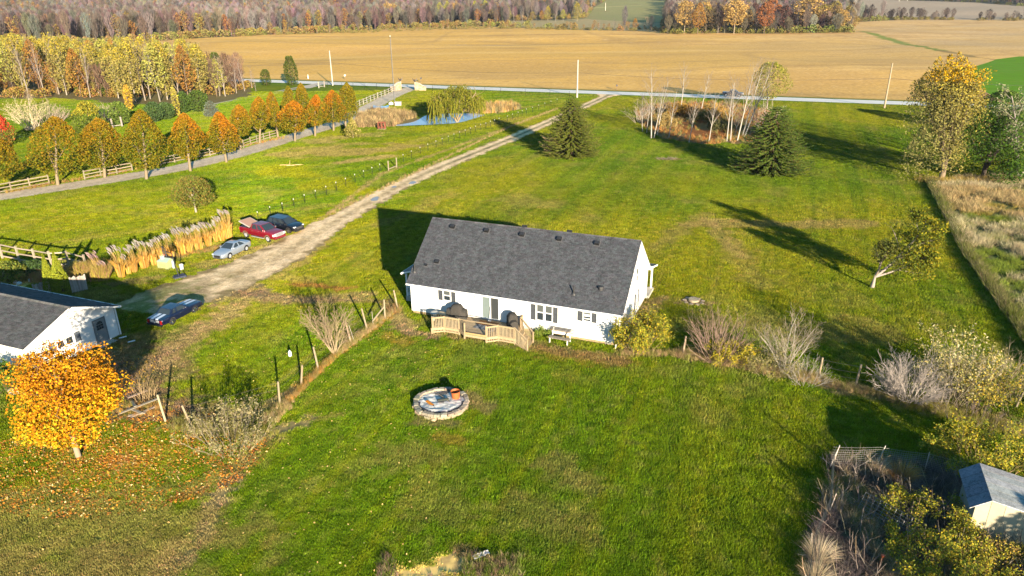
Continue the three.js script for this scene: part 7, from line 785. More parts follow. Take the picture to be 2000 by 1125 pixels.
// the far woods: too many to count
function clump(kind) { const R = rng(700 + kind.length), m = new MB(); const cols = { grey: [[0.092, 0.07, 0.06], [0.12, 0.092, 0.078], [0.068, 0.054, 0.052]], pale: [[0.17, 0.145, 0.13], [0.145, 0.12, 0.11], [0.11, 0.092, 0.088]], warm: [[0.19, 0.105, 0.035], [0.22, 0.155, 0.04], [0.14, 0.075, 0.035]], shrubs: [[0.13, 0.13, 0.03], [0.2, 0.17, 0.05], [0.16, 0.1, 0.05]] }[kind];
  if (kind !== 'shrubs') for (let i = 0; i < 3; i++) { const a = i * 2.1, d = [Math.cos(a) * 0.12, 1, Math.sin(a) * 0.12]; m.tube([[0, 0, 0], [d[0] * 5, 5, d[2] * 5], [d[0] * 12, 11, d[2] * 12]], [0.22, 0.14, 0.03], 3, kind === 'grey' ? [0.12, 0.10, 0.085] : [0.19, 0.165, 0.14]); for (let k = 0; k < 7; k++) { const t = 0.3 + k * 0.09, b = [d[0] * 12 * t, 11.5 * t, d[2] * 12 * t], q = R() * 6.28; m.tube([b, [b[0] + Math.cos(q) * 1.5, b[1] + 2.6, b[2] + Math.sin(q) * 1.5]], [0.08, 0.02], 3, cols[0]); } }
  const n = kind === 'shrubs' ? 200 : kind === 'warm' ? 260 : 260; for (let i = 0; i < n; i++) { const t = Math.pow(R(), 0.8), a = R() * 6.283, pr = kind === 'shrubs' ? PROF.dome(t) : PROF.vase(t), r = 3.3 * pr * Math.sqrt(R()) * (0.75 + 0.5 * vn(a * 2, t * 4)), y = kind === 'shrubs' ? t * 4 : 3.2 + t * 10; const c = jit(cols[Math.floor(R() * 3)], R, 0.3); if (kind === 'grey' || kind === 'pale') { const p = [Math.cos(a) * r, y, Math.sin(a) * r], e = [(R() - 0.5) * 0.9 + Math.cos(a) * 0.5, 1.6 + R(), (R() - 0.5) * 0.9 + Math.sin(a) * 0.5]; m.tri(add(p, [-0.09, 0, 0.05]), add(p, [0.09, 0, -0.05]), add(p, e), c); m.tri(add(p, e, 0.3), add(add(p, e, 0.3), [0.1, 0.1, 0]), add(p, [e[0] * 0.4 + (R() - 0.5) * 1.4, e[1] * 0.95, e[2] * 0.4 + (R() - 0.5) * 1.4]), c); } else m.leaf([Math.cos(a) * r, y, Math.sin(a) * r], 0.95, R, c, 0.1, 0.6); } return m.geo(); }
{ const R = rng(171), L2 = { grey: [], pale: [], warm: [], shrubs: [] }; const open = (x, z) => inside(field, x, z) || inside(pasture, x, z) || inside(knoll, x, z) || inside(greyField, x, z) || inside(clearing, x, z);
  for (let i = 0; i < 46000; i++) { const z = 330 + 1500 * Math.pow(R(), 1.9), x = (R() * 2 - 1) * (z * 0.76 + 30); if (roadD(x, z) < 30 || open(x, z)) continue; if (x > 120 && z < 560 && roadD(x, z) < 320) continue;
    const edge = open(x, z - 14) || open(x - 6, z - 12) || open(x, z - 26); if (x > z * 0.33 && edge && R() < 0.5) continue; const n = fbm(x * 0.006 + 4, z * 0.006, 2), u = R(); const near = edge && R() < 0.75; if (x > -40 && x < 110 && z < 620 && u < 0.5) continue; const kind = near ? 'shrubs' : u < 0.07 + 0.1 * sm(0.5, 0.7, n) ? 'warm' : u < 0.30 + 0.35 * sm(0.45, 0.65, fbm(x * 0.01, z * 0.008 + 30, 2)) ? 'pale' : u > 0.93 ? 'shrubs' : 'grey';
    L2[kind].push({ x, z, y: land(x, z) + sm(2000, 3200, z) * 0 - 0.2, a: R() * 6.28, s: (kind === 'shrubs' ? 0.7 + 0.7 * R() : 0.6 + 0.4 * R()), sy: kind === 'shrubs' ? 0.6 + 0.8 * R() : 0.75 + 0.6 * R(), c: [1, 1, 1].map(() => 1).map((v) => v * (0.8 + 0.4 * R())) }); }
  // brush between the far fields at the right
  for (let i = 0; i < 260; i++) { const t = R(), g = G(lerp(1680, 2060, t), lerp(40.5, 36.5, t) + (R() - 0.5) * 2.4); if (vn(t * 14, 3) < 0.36) continue; L2[R() < 0.6 ? 'shrubs' : 'grey'].push({ x: g[0], z: g[1], y: land(g[0], g[1]) - 0.1, a: R() * 6.28, s: 0.35 + 0.45 * R(), c: [1, 1, 1] }); }
  for (let i = 0; i < 330; i++) { const t = R(), g = G(lerp(455, 1300, t), lerp(71, 61, t) - 9 * Math.exp(-Math.pow((t - 0.52) / 0.3, 2)) + (R() - 0.5) * 3); L2[R() < 0.8 ? 'shrubs' : 'warm'].push({ x: g[0], z: g[1] + 6, y: land(g[0], g[1]) - 0.1, a: R() * 6.28, s: 0.3 + 0.4 * R() * R(), c: [1, 1, 1] }); }
  for (let i = 0; i < 90; i++) { const g = G(1295 + 370 * R(), 66.5 - 2.5 * R()); L2[R() < 0.75 ? 'shrubs' : 'grey'].push({ x: g[0], z: g[1] + 4, y: land(g[0], g[1]) - 0.1, a: R() * 6.28, s: 0.5 + 0.5 * R(), c: [0.8, 0.9, 0.7] }); }
  { const W2 = rng(172); for (let i = 0; i < 240; i++) { const x = -40 + 530 * W2(), g = G(x, 190 - 38 * W2()); if (!inside(woodland, g[0], g[1])) continue; L2[W2() < 0.55 ? 'shrubs' : 'grey'].push({ x: g[0], z: g[1], y: -0.1, a: W2() * 6.28, s: 0.4 + 0.35 * W2(), c: jit([1.1, 0.9, 0.7], W2, 0.2) }); } }
  const lab = { grey: ['grey leafless far woods behind the fields', 'woods'], pale: ['pale twiggy far woods behind the fields', 'woods'], warm: ['orange and yellow trees sprinkled through the far woods', 'woods'], shrubs: ['olive undergrowth along field edges and woods', 'undergrowth'] };
  for (const k of Object.keys(L2)) scatter(k === 'shrubs' ? 'undergrowth' : 'forest', lab[k][0], lab[k][1], clump(k), roughM, L2[k]);
}
// ---------- fences ----------
const OLDW = [0.26, 0.22, 0.17];
// posts at photo spots, rails between; each post and each rail a part
function railFence(label, spots, h, n, o = {}) {
  const P = spots.map((q) => G(q[0], q[1])), t = thing('rail_fence', label, 'fence', P[0][0], P[0][1]), R = rng(spots[0][0] * 3 + spots[0][1] | 0), L = P.map((p) => [p[0] - P[0][0], -(p[1] - P[0][1])]), col = o.col || OLDW, w = o.w || 0.14;
  L.forEach((p, i) => { if (o.skip?.includes(i)) return; const m = new MB(), lx = (R() - 0.5) * 0.08, H = h * (0.96 + 0.08 * R()); m.beam([p[0], -0.1, p[1]], [p[0] + lx, H + 0.08, p[1] + (R() - 0.5) * 0.08], w, w, jit(col, R, 0.2), [1, 0, 0.3]); m.build('post', M.wood, t); });
  for (let i = 0; i + 1 < L.length; i++) { if (o.gaps?.includes(i)) continue; for (let k = 0; k < n; k++) { const y = h * (0.2 + 0.72 * k / Math.max(1, n - 1)), m = new MB(), a = L[i], b = L[i + 1]; m.beam([a[0], y + (R() - 0.5) * 0.05, a[1] + 0.02], [b[0], y + (R() - 0.5) * 0.05, b[1] + 0.02], 0.045, o.rw || 0.15, jit(col, R, 0.2)); m.build('rail', M.wood, t); } } return t;
}
railFence('grey board fence running off the left edge beside the asphalt drive', [[-40, 386], [23, 374], [60, 367], [97, 360]], 1.55, 3);
railFence('grey board fence section behind the second and third maples', [[166, 351], [198, 344.5], [229, 339.5], [259, 333.5]], 1.5, 3);
railFence('long grey board fence section behind the orange-topped maples', [[314, 323], [342, 318], [368, 312.5], [392, 308.5], [411, 305], [430, 301], [453, 295], [476, 288.5], [490, 283], [502.5, 279], [515.5, 274.5], [527.5, 271], [541, 267]], 1.5, 3);
railFence('pale board fence descending from the stone entrance along the drive', [[696, 211], [703, 207.5], [710, 204.5], [717, 201.5], [724, 198.5], [731, 195.5], [738, 192.5], [745, 190], [752, 187], [759, 184], [766, 181], [773, 178], [780, 175.5]], 1.6, 3, { col: [0.32, 0.3, 0.27] });
railFence('weathered board fence above the garden at the left edge', [[-30, 500], [5.5, 505.5], [39, 512.6], [71, 518], [103, 524], [136, 522], [170, 531]], 1.9, 3, { col: [0.3, 0.26, 0.2], w: 0.17, rw: 0.15 });
railFence('short two-post rail at the farm lane behind the maples', [[220.5, 250], [239, 247]], 2.1, 1, { col: [0.33, 0.3, 0.27], w: 0.24 });
railFence('wooden two-post brace in the wire fence along the drive', [[759, 334], [775, 327.5]], 1.65, 1, { col: [0.27, 0.225, 0.16], w: 0.15 });
railFence('small pale two-post rail by the leaning pole at the road', [[623, 172], [634, 170]], 1.9, 1, { col: [0.34, 0.32, 0.29], w: 0.22 });
// wire fences: posts, some leaning, and strands
function postFence(name, label, posts, o = {}) { // [x, y, height, leanx]
  const P = posts.map((q) => G(q[0], q[1])), t = thing(name, label, 'fence', P[0][0], P[0][1]), R = rng(posts[0][0] + posts.length * 7), L = P.map((p) => [p[0] - P[0][0], -(p[1] - P[0][1])]), tops = [];
  L.forEach((p, i) => { const H = posts[i][2] ?? o.h, lx = posts[i][3] ?? (R() - 0.5) * 0.1, m = new MB(), r = o.r || 0.07, c = jit(o.col || [0.26, 0.21, 0.14], R, 0.18); m.tube([[p[0], -0.1, p[1]], [p[0] + lx * 0.5, H * 0.5, p[1]], [p[0] + lx, H, p[1] + (R() - 0.5) * 0.1]], [r * 1.05, r, r * 0.9], o.k || 7, c, true); const pm = m.build('post', M.bark, t); tops.push([p[0] + lx, H, p[1]]); if (o.cap) { const k = new MB(); k.tube([[p[0] + lx, H - 0.02, p[1]], [p[0] + lx, H + 0.17, p[1]]], [r * 1.15, r * 1.15], 6, [0.5, 0.5, 0.48], true); k.build('cap', M.paint, pm); } });
  for (const f of o.wires || [0.3, 0.6, 0.9]) for (let i = 0; i + 1 < tops.length; i++) { if (o.gaps?.includes(i)) continue; const a = L[i], b = L[i + 1], y0 = tops[i][1] * f, y1 = tops[i + 1][1] * f, m = new MB(); m.tube([[a[0], y0, a[1]], [(a[0] + b[0]) / 2, (y0 + y1) / 2 - 0.05, (a[1] + b[1]) / 2], [b[0], y1, b[1]]], [0.008, 0.008, 0.008], 3, o.wc || [0.16, 0.14, 0.12]); m.build('wire', M.metal, t); }
  o.more?.(t, L); return t;
}
postFence('post_fence', 'leaning wooden post and wire fence from the house corner down to the scrub bush', [[777, 604, 2.0, -0.25], [752, 622, 1.95, 0.05], [717.5, 644, 2.1, -0.35], [686, 671, 2.1, -0.3], [622, 721, 2.0, -0.2], [588, 752, 1.75, 0.3], [547, 792, 2.0, 0.1], [377, 838, 1.9, -0.45], [324, 824, 2.2, -0.2]], { r: 0.085, gaps: [], wires: [0.35, 0.7, 0.95], more: (t, L) => { const m = new MB(); m.beam([L[1][0], 1.2, L[1][1]], [L[2][0] + 0.5, 0.75, L[2][1] - 0.3], 0.09, 0.09, [0.4, 0.33, 0.22]); m.build('brace_rail', M.wood, t); for (const [x, y, h, l] of [[729, 638, 1.5, 0], [692.5, 669, 1.7, -0.35]]) { const g = G(x, y), o = G(777, 604), k = new MB(); k.tube([[g[0] - o[0], 0, -(g[1] - o[1])], [g[0] - o[0] + l, h, -(g[1] - o[1])]], [0.035, 0.03], 5, [0.42, 0.38, 0.32], true); k.build('stake', M.metal, t); } } });
postFence('post_fence', 'wooden post and wire fence with bushes running right from the house', [[1333, 694, 1.75, 0.15], [1461.5, 713, 1.6, 0.05], [1598, 738, 1.75, 0.1], [1671, 752, 1.75, 0.15], [1984, 796, 1.7, 0.25], [2060, 812, 1.7, 0]], { r: 0.085, wires: [0.3, 0.6, 0.92] });
postFence('wire_fence', 'line of thin steel posts with white caps along the gravel drive', [[505, 432], [529, 422], [553, 414.5], [575, 406], [596, 397.5], [617.5, 389], [638, 380.5], [657.5, 372], [676, 364], [694, 356], [711, 349], [727.5, 342], [742.5, 335.5], [788, 316], [804, 308.5], [821, 301], [836, 294.5], [852, 288], [864, 283], [876, 278.5], [887, 274], [898, 270], [909, 265.5], [919, 261.5], [929, 258], [939, 254.5], [949, 251.5], [958, 248], [966, 245], [975, 242], [991, 237.5], [1001, 233.5], [1012, 229.5], [1020, 226.5], [1028, 223], [1040, 219.5], [1052, 215], [1064, 211], [1076, 207], [1088, 203]].map((q) => [...q, 1.2, 0]), { r: 0.045, k: 5, col: [0.02, 0.025, 0.018], cap: true, wires: [0.5, 0.95] });
postFence('wire_fence', 'dark mesh fence between the entrance and the pole along the road, left stretch', [[640, 171], [668, 171.5], [690, 172.5], [712, 173], [736, 174], [762, 175.5]].map((q) => [...q, 1.7, 0]), { r: 0.045, k: 5, col: [0.02, 0.02, 0.02], wires: [0.1, 0.25, 0.4, 0.55, 0.7, 0.85, 1], wc: [0.02, 0.02, 0.02] });
postFence('wire_fence', 'dark mesh fence behind the willow along the road, right stretch', [[845, 178], [880, 179], [915, 180], [947, 181.5], [978, 183], [1026, 185.5], [1074, 187.5], [1112, 190]].map((q) => [...q, 1.7, 0]), { r: 0.045, k: 5, col: [0.02, 0.02, 0.02], wires: [0.1, 0.25, 0.4, 0.55, 0.7, 0.85, 1], wc: [0.02, 0.02, 0.02] });
postFence('wire_fence', 'wire mesh garden fence with pale stakes along the back of the weedy lot', [[1620, 915, 1.75, 0.35], [1712, 908, 1.45, 0.3], [1806, 918, 1.3, 0.05], [1880, 935, 1.3, 0.1]], { r: 0.03, k: 5, col: [0.42, 0.38, 0.33], wires: [0.1, 0.2, 0.3, 0.4, 0.5, 0.6, 0.7, 0.8, 0.92], wc: [0.3, 0.28, 0.25], more: (t, L) => { for (let i = 0; i < 3; i++) for (let k = 1; k < 22; k++) { const f = k / 22, m = new MB(), x = lerp(L[i][0], L[i + 1][0], f), z = lerp(L[i][1], L[i + 1][1], f); m.tube([[x, 0.1, z], [x, 1.25, z]], [0.006, 0.006], 3, [0.3, 0.28, 0.25]); m.build('mesh_wire', M.metal, t); } } });
postFence('wire_fence', 'sagging dark netting down the left side of the weedy lot', [[1624, 914, 1.7, 0.25], [1618, 1005, 1.5, 0.2], [1586, 1075, 1.2, -0.2], [1575, 1160, 1.2, -0.2]], { r: 0.03, k: 5, col: [0.4, 0.34, 0.28], wires: [0.12, 0.24, 0.36, 0.48, 0.6, 0.72, 0.84, 0.95], wc: [0.1, 0.1, 0.09] });
// ---------- poles, wire, signs by the road ----------
function pole(bx, by, tx, ty, label, r, col, name = 'utility_pole') { const g = G(bx, by), H = HT(bx, by, ty), t = thing(name, label, 'pole', g[0], g[1]); const m = new MB(); m.tube([[0, -0.2, 0], [0, H * 0.5, 0], [0, H, 0]], [r * 1.25, r, r * 0.8], 9, col, true); m.build('pole', M.bark, t); return [t, g, H]; }
const PC = [0.34, 0.315, 0.28], ps = [pole(650, 167, 643, 99, 'wooden utility pole by the farm lane, leaning left in the picture', 0.2, PC), pole(1127, 191, 1130, 117, 'wooden utility pole beside the mouth of the gravel drive', 0.22, PC), pole(1727, 211, 1742, 123, 'wooden utility pole at the lawn edge left of the golden cottonwood', 0.2, [0.27, 0.22, 0.15])];
for (const [t, g, H] of ps) { const m = new MB(); m.box(-0.04, H * 0.66, -0.24, 0.04, H * 0.68, 0.24, [0.2, 0.2, 0.2]); m.build('bracket', M.metal, t); }
{ const t = thing('overhead_cable', 'thin dark cable strung between the road poles', 'cable', 0, 0), K = ps.map(([, g, H]) => [g[0], H * 0.665, -g[1]]); K.unshift(add(K[0], sub(K[0], K[1]), 0.8)); K.push(add(K[3], sub(K[3], K[2]), 0.8)); for (let i = 0; i + 1 < K.length; i++) { const a = K[i], b = K[i + 1], pts = []; for (let j = 0; j <= 14; j++) { const s = j / 14, p = add(a, sub(b, a), s); p[1] -= 4 * s * (1 - s) * 1.1; pts.push(p); } const m = new MB(); m.tube(pts, pts.map(() => 0.028), 4, [0.03, 0.03, 0.03]); m.build('cable', M.paint, t); } }
for (const [x, y, ty, l] of [[1182, 32, 14, 'far thin pole on the green knoll'], [1279, 22, 6, 'far pole at the top right of the green knoll'], [1753, 19, 2, 'left of two far pale poles beyond the grey field'], [1769, 18, 1, 'right of two far pale poles beyond the grey field'], [1690, 18, 5, 'far short pole at the left end of the grey field']]) { const g = G(x, y), t = thing('utility_pole', l, 'pole', g[0], g[1], 0, null, land(g[0], g[1])), m = new MB(); m.tube([[0, 0, 0], [0, 9, 0]], [0.3, 0.24], 6, [0.55, 0.5, 0.43], true); m.build('pole', M.bark, t); }
{ const [t, g, H] = pole(771, 206, 765, 72, 'tall grey flagpole beside the pond', 0.085, [0.07, 0.078, 0.09], 'flagpole'); const m = new MB(); m.lathe([[0, 0], [0.2, 0.1], [0.2, 0.3], [0, 0.4]], 10, [0.6, 0.55, 0.4], [0, H, 0]); m.build('finial', M.metal, t); const r = new MB(); r.tube([[0.13, 0.8, 0], [0.1, H * 0.98, 0]], [0.012, 0.012], 3, [0.5, 0.5, 0.5]); r.build('halyard', M.paint, t); }
{ const g = G(774, 206), t = thing('stone_block', 'pale block at the foot of the flagpole', 'stone', g[0] + 0.6, g[1] - 0.4), m = new MB(); m.box(-0.85, 0, -0.5, 0.85, 0.95, 0.5, [0.5, 0.42, 0.35]); m.build('block', M.grit, t); const c = new MB(); c.box(-0.92, 0.955, -0.57, 0.92, 1.05, 0.57, [0.56, 0.5, 0.44]); c.build('cap', M.grit, t); }
const rock = (R, r, col, sy = 0.7) => { const m = new MB(), P = [], N = 8, K = 5; for (let j = 0; j <= K; j++) { const ph = j / K * Math.PI, row = []; for (let i = 0; i < N; i++) { const a = i / N * 6.283, q = r * (0.8 + 0.4 * R()); row.push([Math.sin(ph) * Math.cos(a) * q, Math.cos(ph) * r * sy * (0.85 + 0.3 * R()) + r * sy * 0.6, Math.sin(ph) * Math.sin(a) * q]); } P.push(row); } for (let j = 0; j < K; j++) for (let i = 0; i < N; i++) { const k = (i + 1) % N, c = jit(col, R, 0.1); m.quad(P[j][i], P[j][k], P[j + 1][k], P[j + 1][i], c); } return m; };
{ const g = G(764, 205), m = rock(rng(3), 0.75, [0.6, 0.58, 0.55]).build('boulder', M.grit); m.position.set(g[0], 0, -g[1]); tag(m, 'white boulder left of the flagpole block', 'rock'); }
for (const [x, y, h, l, c] of [[674.5, 155, 1.6, 'white mailbox across the road', [0.6, 0.6, 0.6]], [822.5, 160.5, 1.5, 'dark mailbox across the road from the stone entrance', [0.04, 0.04, 0.04]], [1204.5, 175.5, 1.5, 'dark mailbox across from the mouth of the gravel drive', [0.04, 0.03, 0.03]]]) { const g = G(x, y), t = thing('mailbox', l, 'mailbox', g[0], g[1]), m = new MB(); m.box(-0.08, 0, -0.08, 0.08, h * 0.72, 0.08, [0.18, 0.13, 0.09]); m.build('post', M.wood, t); const b = new MB(); b.m = new THREE.Matrix4().makeRotationX(Math.PI / 2).setPosition(0, h * 0.72 + 0.22, 0); b.lathe([[0, -0.42], [0.28, -0.42], [0.28, 0.42], [0, 0.42]], 12, c); b.build('box', M.paint, t); const d = new MB(); d.lathe([[0.29, 0], [0.29, 0.03], [0, 0.04]], 12, jit(c, rng(2), 0.2)); d.m = null; const dm = d.build('box_door', M.paint, t); dm.rotation.x = Math.PI / 2; dm.position.set(0, h * 0.72 + 0.22, 0.42); }
{ const g = G(602, 153.5), t = thing('marker_post', 'short white marker post across the road from the farm lane', 'post', g[0], g[1]), m = new MB(); m.box(-0.12, 0, -0.05, 0.12, 1.35, 0.05, [0.7, 0.7, 0.7]); m.build('post', M.paint, t); const b = new MB(); b.box(-0.121, 1.0, 0.051, 0.121, 1.2, 0.056, [0.4, 0.3, 0.1]); b.build('reflector', M.paint, t); }
// stone entrance: two tapering walls, each with a dark spread-winged bird on its pier
for (const [a, b, l, l2] of [[[783, 175], [764, 178.5], 'left tapering stone entrance wall at the end of the asphalt drive', 'dark spread-winged bird ornament on the left entrance wall'], [[811, 176.5], [832, 177], 'right tapering stone entrance wall at the end of the asphalt drive', 'dark spread-winged bird ornament on the right entrance wall']]) {
  const p = G(...a), q = G(...b), R = rng(a[0]), d = [q[0] - p[0], q[1] - p[1]], len = Math.hypot(...d), t = thing('entrance_wall', l, 'wall', p[0], p[1], Math.atan2(d[1], d[0])), ht = (x) => lerp(2.35, 1.2, sm(0.1, 1, x / len)); let k = 0;
  for (let y = 0; y < 2.3; y += 0.4, k++) for (let x = (k % 2) * -0.4; x < len; x += 0.8) { const x0 = Math.max(0, x), x1 = Math.min(len, x + 0.8) - 0.03, top = Math.min(y + 0.37, ht((x0 + x1) / 2)); if (top - y < 0.08 || x1 - x0 < 0.1) continue; const m = new MB(); m.box(x0, y, -0.28 - R() * 0.03, x1, top, 0.28 + R() * 0.04, jit([0.50, 0.38, 0.25], R, 0.25)); m.build('stone', M.grit, t); }
  for (let x = 0; x < len - 0.2; x += 0.75) { const m = new MB(), x1 = Math.min(len, x + 0.73); m.beam([x, ht(x) + 0.09, 0], [x1, ht(x1) + 0.09, 0], 0.72, 0.12, jit([0.52, 0.45, 0.36], R, 0.15)); m.build('coping_stone', M.grit, t); }
  const e = thing('bird_ornament', l2, 'ornament', p[0], p[1], 0, null, 2.42), m = new MB(), K = [0.045, 0.035, 0.03]; m.tube([[0, 0, 0], [0, 0.25, 0], [0.06, 0.6, 0.05], [0.1, 0.85, 0.1], [0.1, 0.95, 0.25]], [0.22, 0.2, 0.2, 0.12, 0.03], 8, K, true); m.build('body', M.paint, e); for (const s of [-1, 1]) { const w = new MB(); const W = [[0, 0.5, 0], [s * 0.45, 0.85, -0.1], [s * 0.8, 1.35, -0.2], [s * 0.6, 0.7, -0.15], [s * 0.35, 0.35, -0.1]]; for (let i = 1; i + 1 < W.length; i++) { w.tri(W[0], W[i], W[i + 1], K); w.tri(add(W[0], [0, 0, -0.05]), add(W[i + 1], [0, 0, -0.05]), add(W[i], [0, 0, -0.05]), K); } w.build('wing', M.paint, e); } }
// blue tarpaulin on a low frame, red timber box
{ const g = G(744, 216), t = thing('tarp_table', 'crumpled blue tarpaulin over a low table at the pond', 'tarp', g[0], g[1]), R = rng(8), m = new MB(), N = 8, P = []; for (let i = 0; i <= N; i++) { P.push([]); for (let j = 0; j <= N; j++) { const u = i / N * 2 - 1, v = j / N * 2 - 1, e = Math.max(Math.abs(u), Math.abs(v)); P[i].push([u * 2.0 + (R() - 0.5) * 0.2, 1.25 - 0.5 * Math.pow(e, 4) * R() + 0.2 * (R() - 0.5) - 0.25 * (1 - u * u), v * 1.5 + (R() - 0.5) * 0.2]); } } for (let i = 0; i < N; i++) for (let j = 0; j < N; j++) m.quad(P[i][j], P[i + 1][j], P[i + 1][j + 1], P[i][j + 1], jit([0.05, 0.27, 0.52], R, 0.35)); m.build('tarpaulin', M.paint, t); for (const [x, z] of [[-1.6, -1], [1.6, -1], [-1.6, 1], [1.6, 1]]) { const l = new MB(); l.box(x - 0.06, 0, z - 0.06, x + 0.06, 0.9, z + 0.06, [0.4, 0.36, 0.3]); l.build('leg', M.wood, t); } }
{ const g = G(746, 252), t = thing('timber_planter', 'reddish timber post structure on the lawn beside the reeds', 'planter', g[0], g[1]), K = [0.17, 0.06, 0.04]; for (const x of [-0.75, 0, 0.75]) for (const z of [-0.4, 0.4]) { const m = new MB(); m.box(x - 0.1, 0, z - 0.1, x + 0.1, 1.55, z + 0.1, jit(K, rng(x * 9 + z * 5 + 40), 0.3)); m.build('post', M.wood, t); } for (const y of [0.35, 1.4]) for (const z of [-0.52, 0.52]) { const m = new MB(); m.box(-0.85, y, z - 0.03, 0.85, y + 0.14, z + 0.03, K); m.build('rail', M.wood, t); } const b = new MB(); b.box(-0.95, 0, -0.6, 0.95, 0.1, 0.6, [0.36, 0.27, 0.18]); b.build('base', M.wood, t); }
// ---------- plume grasses along the parking edge ----------
for (const [i, [x, y, top, s, l]] of [[194, 545, 500, 0.9, 'plume grass clump at the garden end of the row'], [209, 543, 512, 0.6, 'small purple plume grass clump second from the garden end'], [238, 541, 488, 1, 'golden plume grass clump left of three small ones'], [252, 535, 500, 0.6, 'small plume grass clump, first of three small ones'], [264, 531, 487, 0.7, 'small plume grass clump, second of three small ones'], [284, 523, 472, 1.15, 'wide golden plume grass clump left of the green box'], [302, 518, 476, 0.7, 'thin plume grass clump behind the green box'], [316, 509, 466, 0.85, 'plume grass clump behind the hoop'], [336, 507, 462, 0.8, 'plume grass clump just right of the hoop'], [357, 498, 450, 1.05, 'golden plume grass clump above the white bucket'], [372, 492, 442, 1.0, 'plume grass clump left of the middle of the row'], [389, 488, 440, 1.05, 'thick plume grass clump in the right half of the row'], [408, 480, 434, 0.9, 'plume grass clump behind the nose of the silver sedan'], [423, 472, 436, 0.6, 'thin plume grass clump above the silver sedan'], [434, 470, 428, 0.75, 'second tallest plume grass clump next to the tallest'], [447, 466, 412, 1.15, 'tallest orange plume grass clump by the red pickup']].entries()) {
  const R = rng(900 + i), g = G(x, y), H = HT(x, y, top) * (0.88 + 0.2 * R()), t = thing('ornamental_grass', l, 'ornamental grass', g[0], g[1]), m = new MB(), pl = new MB(), cols = i < 2 ? [[0.3, 0.22, 0.06], [0.22, 0.2, 0.05]] : [[0.40, 0.21, 0.035], [0.46, 0.28, 0.07], [0.26, 0.17, 0.06], [0.34, 0.16, 0.03]];
  for (let k = 0; k < 150 * s + 30; k++) { const a = R() * 6.283, r = Math.sqrt(R()) * 0.34 * s, hh = H * (0.42 + 0.34 * R()), o = 0.1 + 0.42 * R() + (R() < 0.15 ? 0.5 : 0), dx = Math.cos(a), dz = Math.sin(a), c = jit(cols[Math.floor(R() * cols.length)], R, 0.28), q = R() * 3.14, wx = Math.cos(q) * 0.03, wz = Math.sin(q) * 0.03; const A = [dx * r, 0, dz * r], B = [dx * (r + o * 0.3), hh * 0.7, dz * (r + o * 0.3)], E = [dx * (r + o), hh * (0.75 + 0.3 * R()), dz * (r + o)]; m.quad(add(A, [wx, 0, wz]), add(A, [-wx, 0, -wz]), add(B, [-wx, 0, -wz]), add(B, [wx, 0, wz]), c); m.tri(add(B, [wx, 0, wz]), add(B, [-wx, 0, -wz]), E, c); }
  m.build('blades', M.straw, t);
  for (let k = 0; k < 22 * s; k++) { const a = R() * 6.283, r = Math.sqrt(R()) * 0.62 * s, hh = H * (0.8 + 0.18 * R()), b = [Math.cos(a) * r - 0.15, hh, Math.sin(a) * r], c = jit(i < 2 ? [0.22, 0.15, 0.14] : [0.21, 0.185, 0.165], R, 0.3); pl.tube([[Math.cos(a) * r * 0.4, H * 0.3, Math.sin(a) * r * 0.4], [Math.cos(a) * r * 0.8, hh * 0.8, Math.sin(a) * r * 0.8], b], [0.012, 0.01, 0.01], 3, [0.42, 0.28, 0.1]); pl.tube([b, add(b, [-0.04, 0.16, 0]), add(b, [-0.14, 0.32, 0.02]), add(b, [-0.26, 0.40, 0.02])], [0.02, 0.055, 0.045, 0.01], 5, c); }
  pl.build('plumes', M.straw, t); }
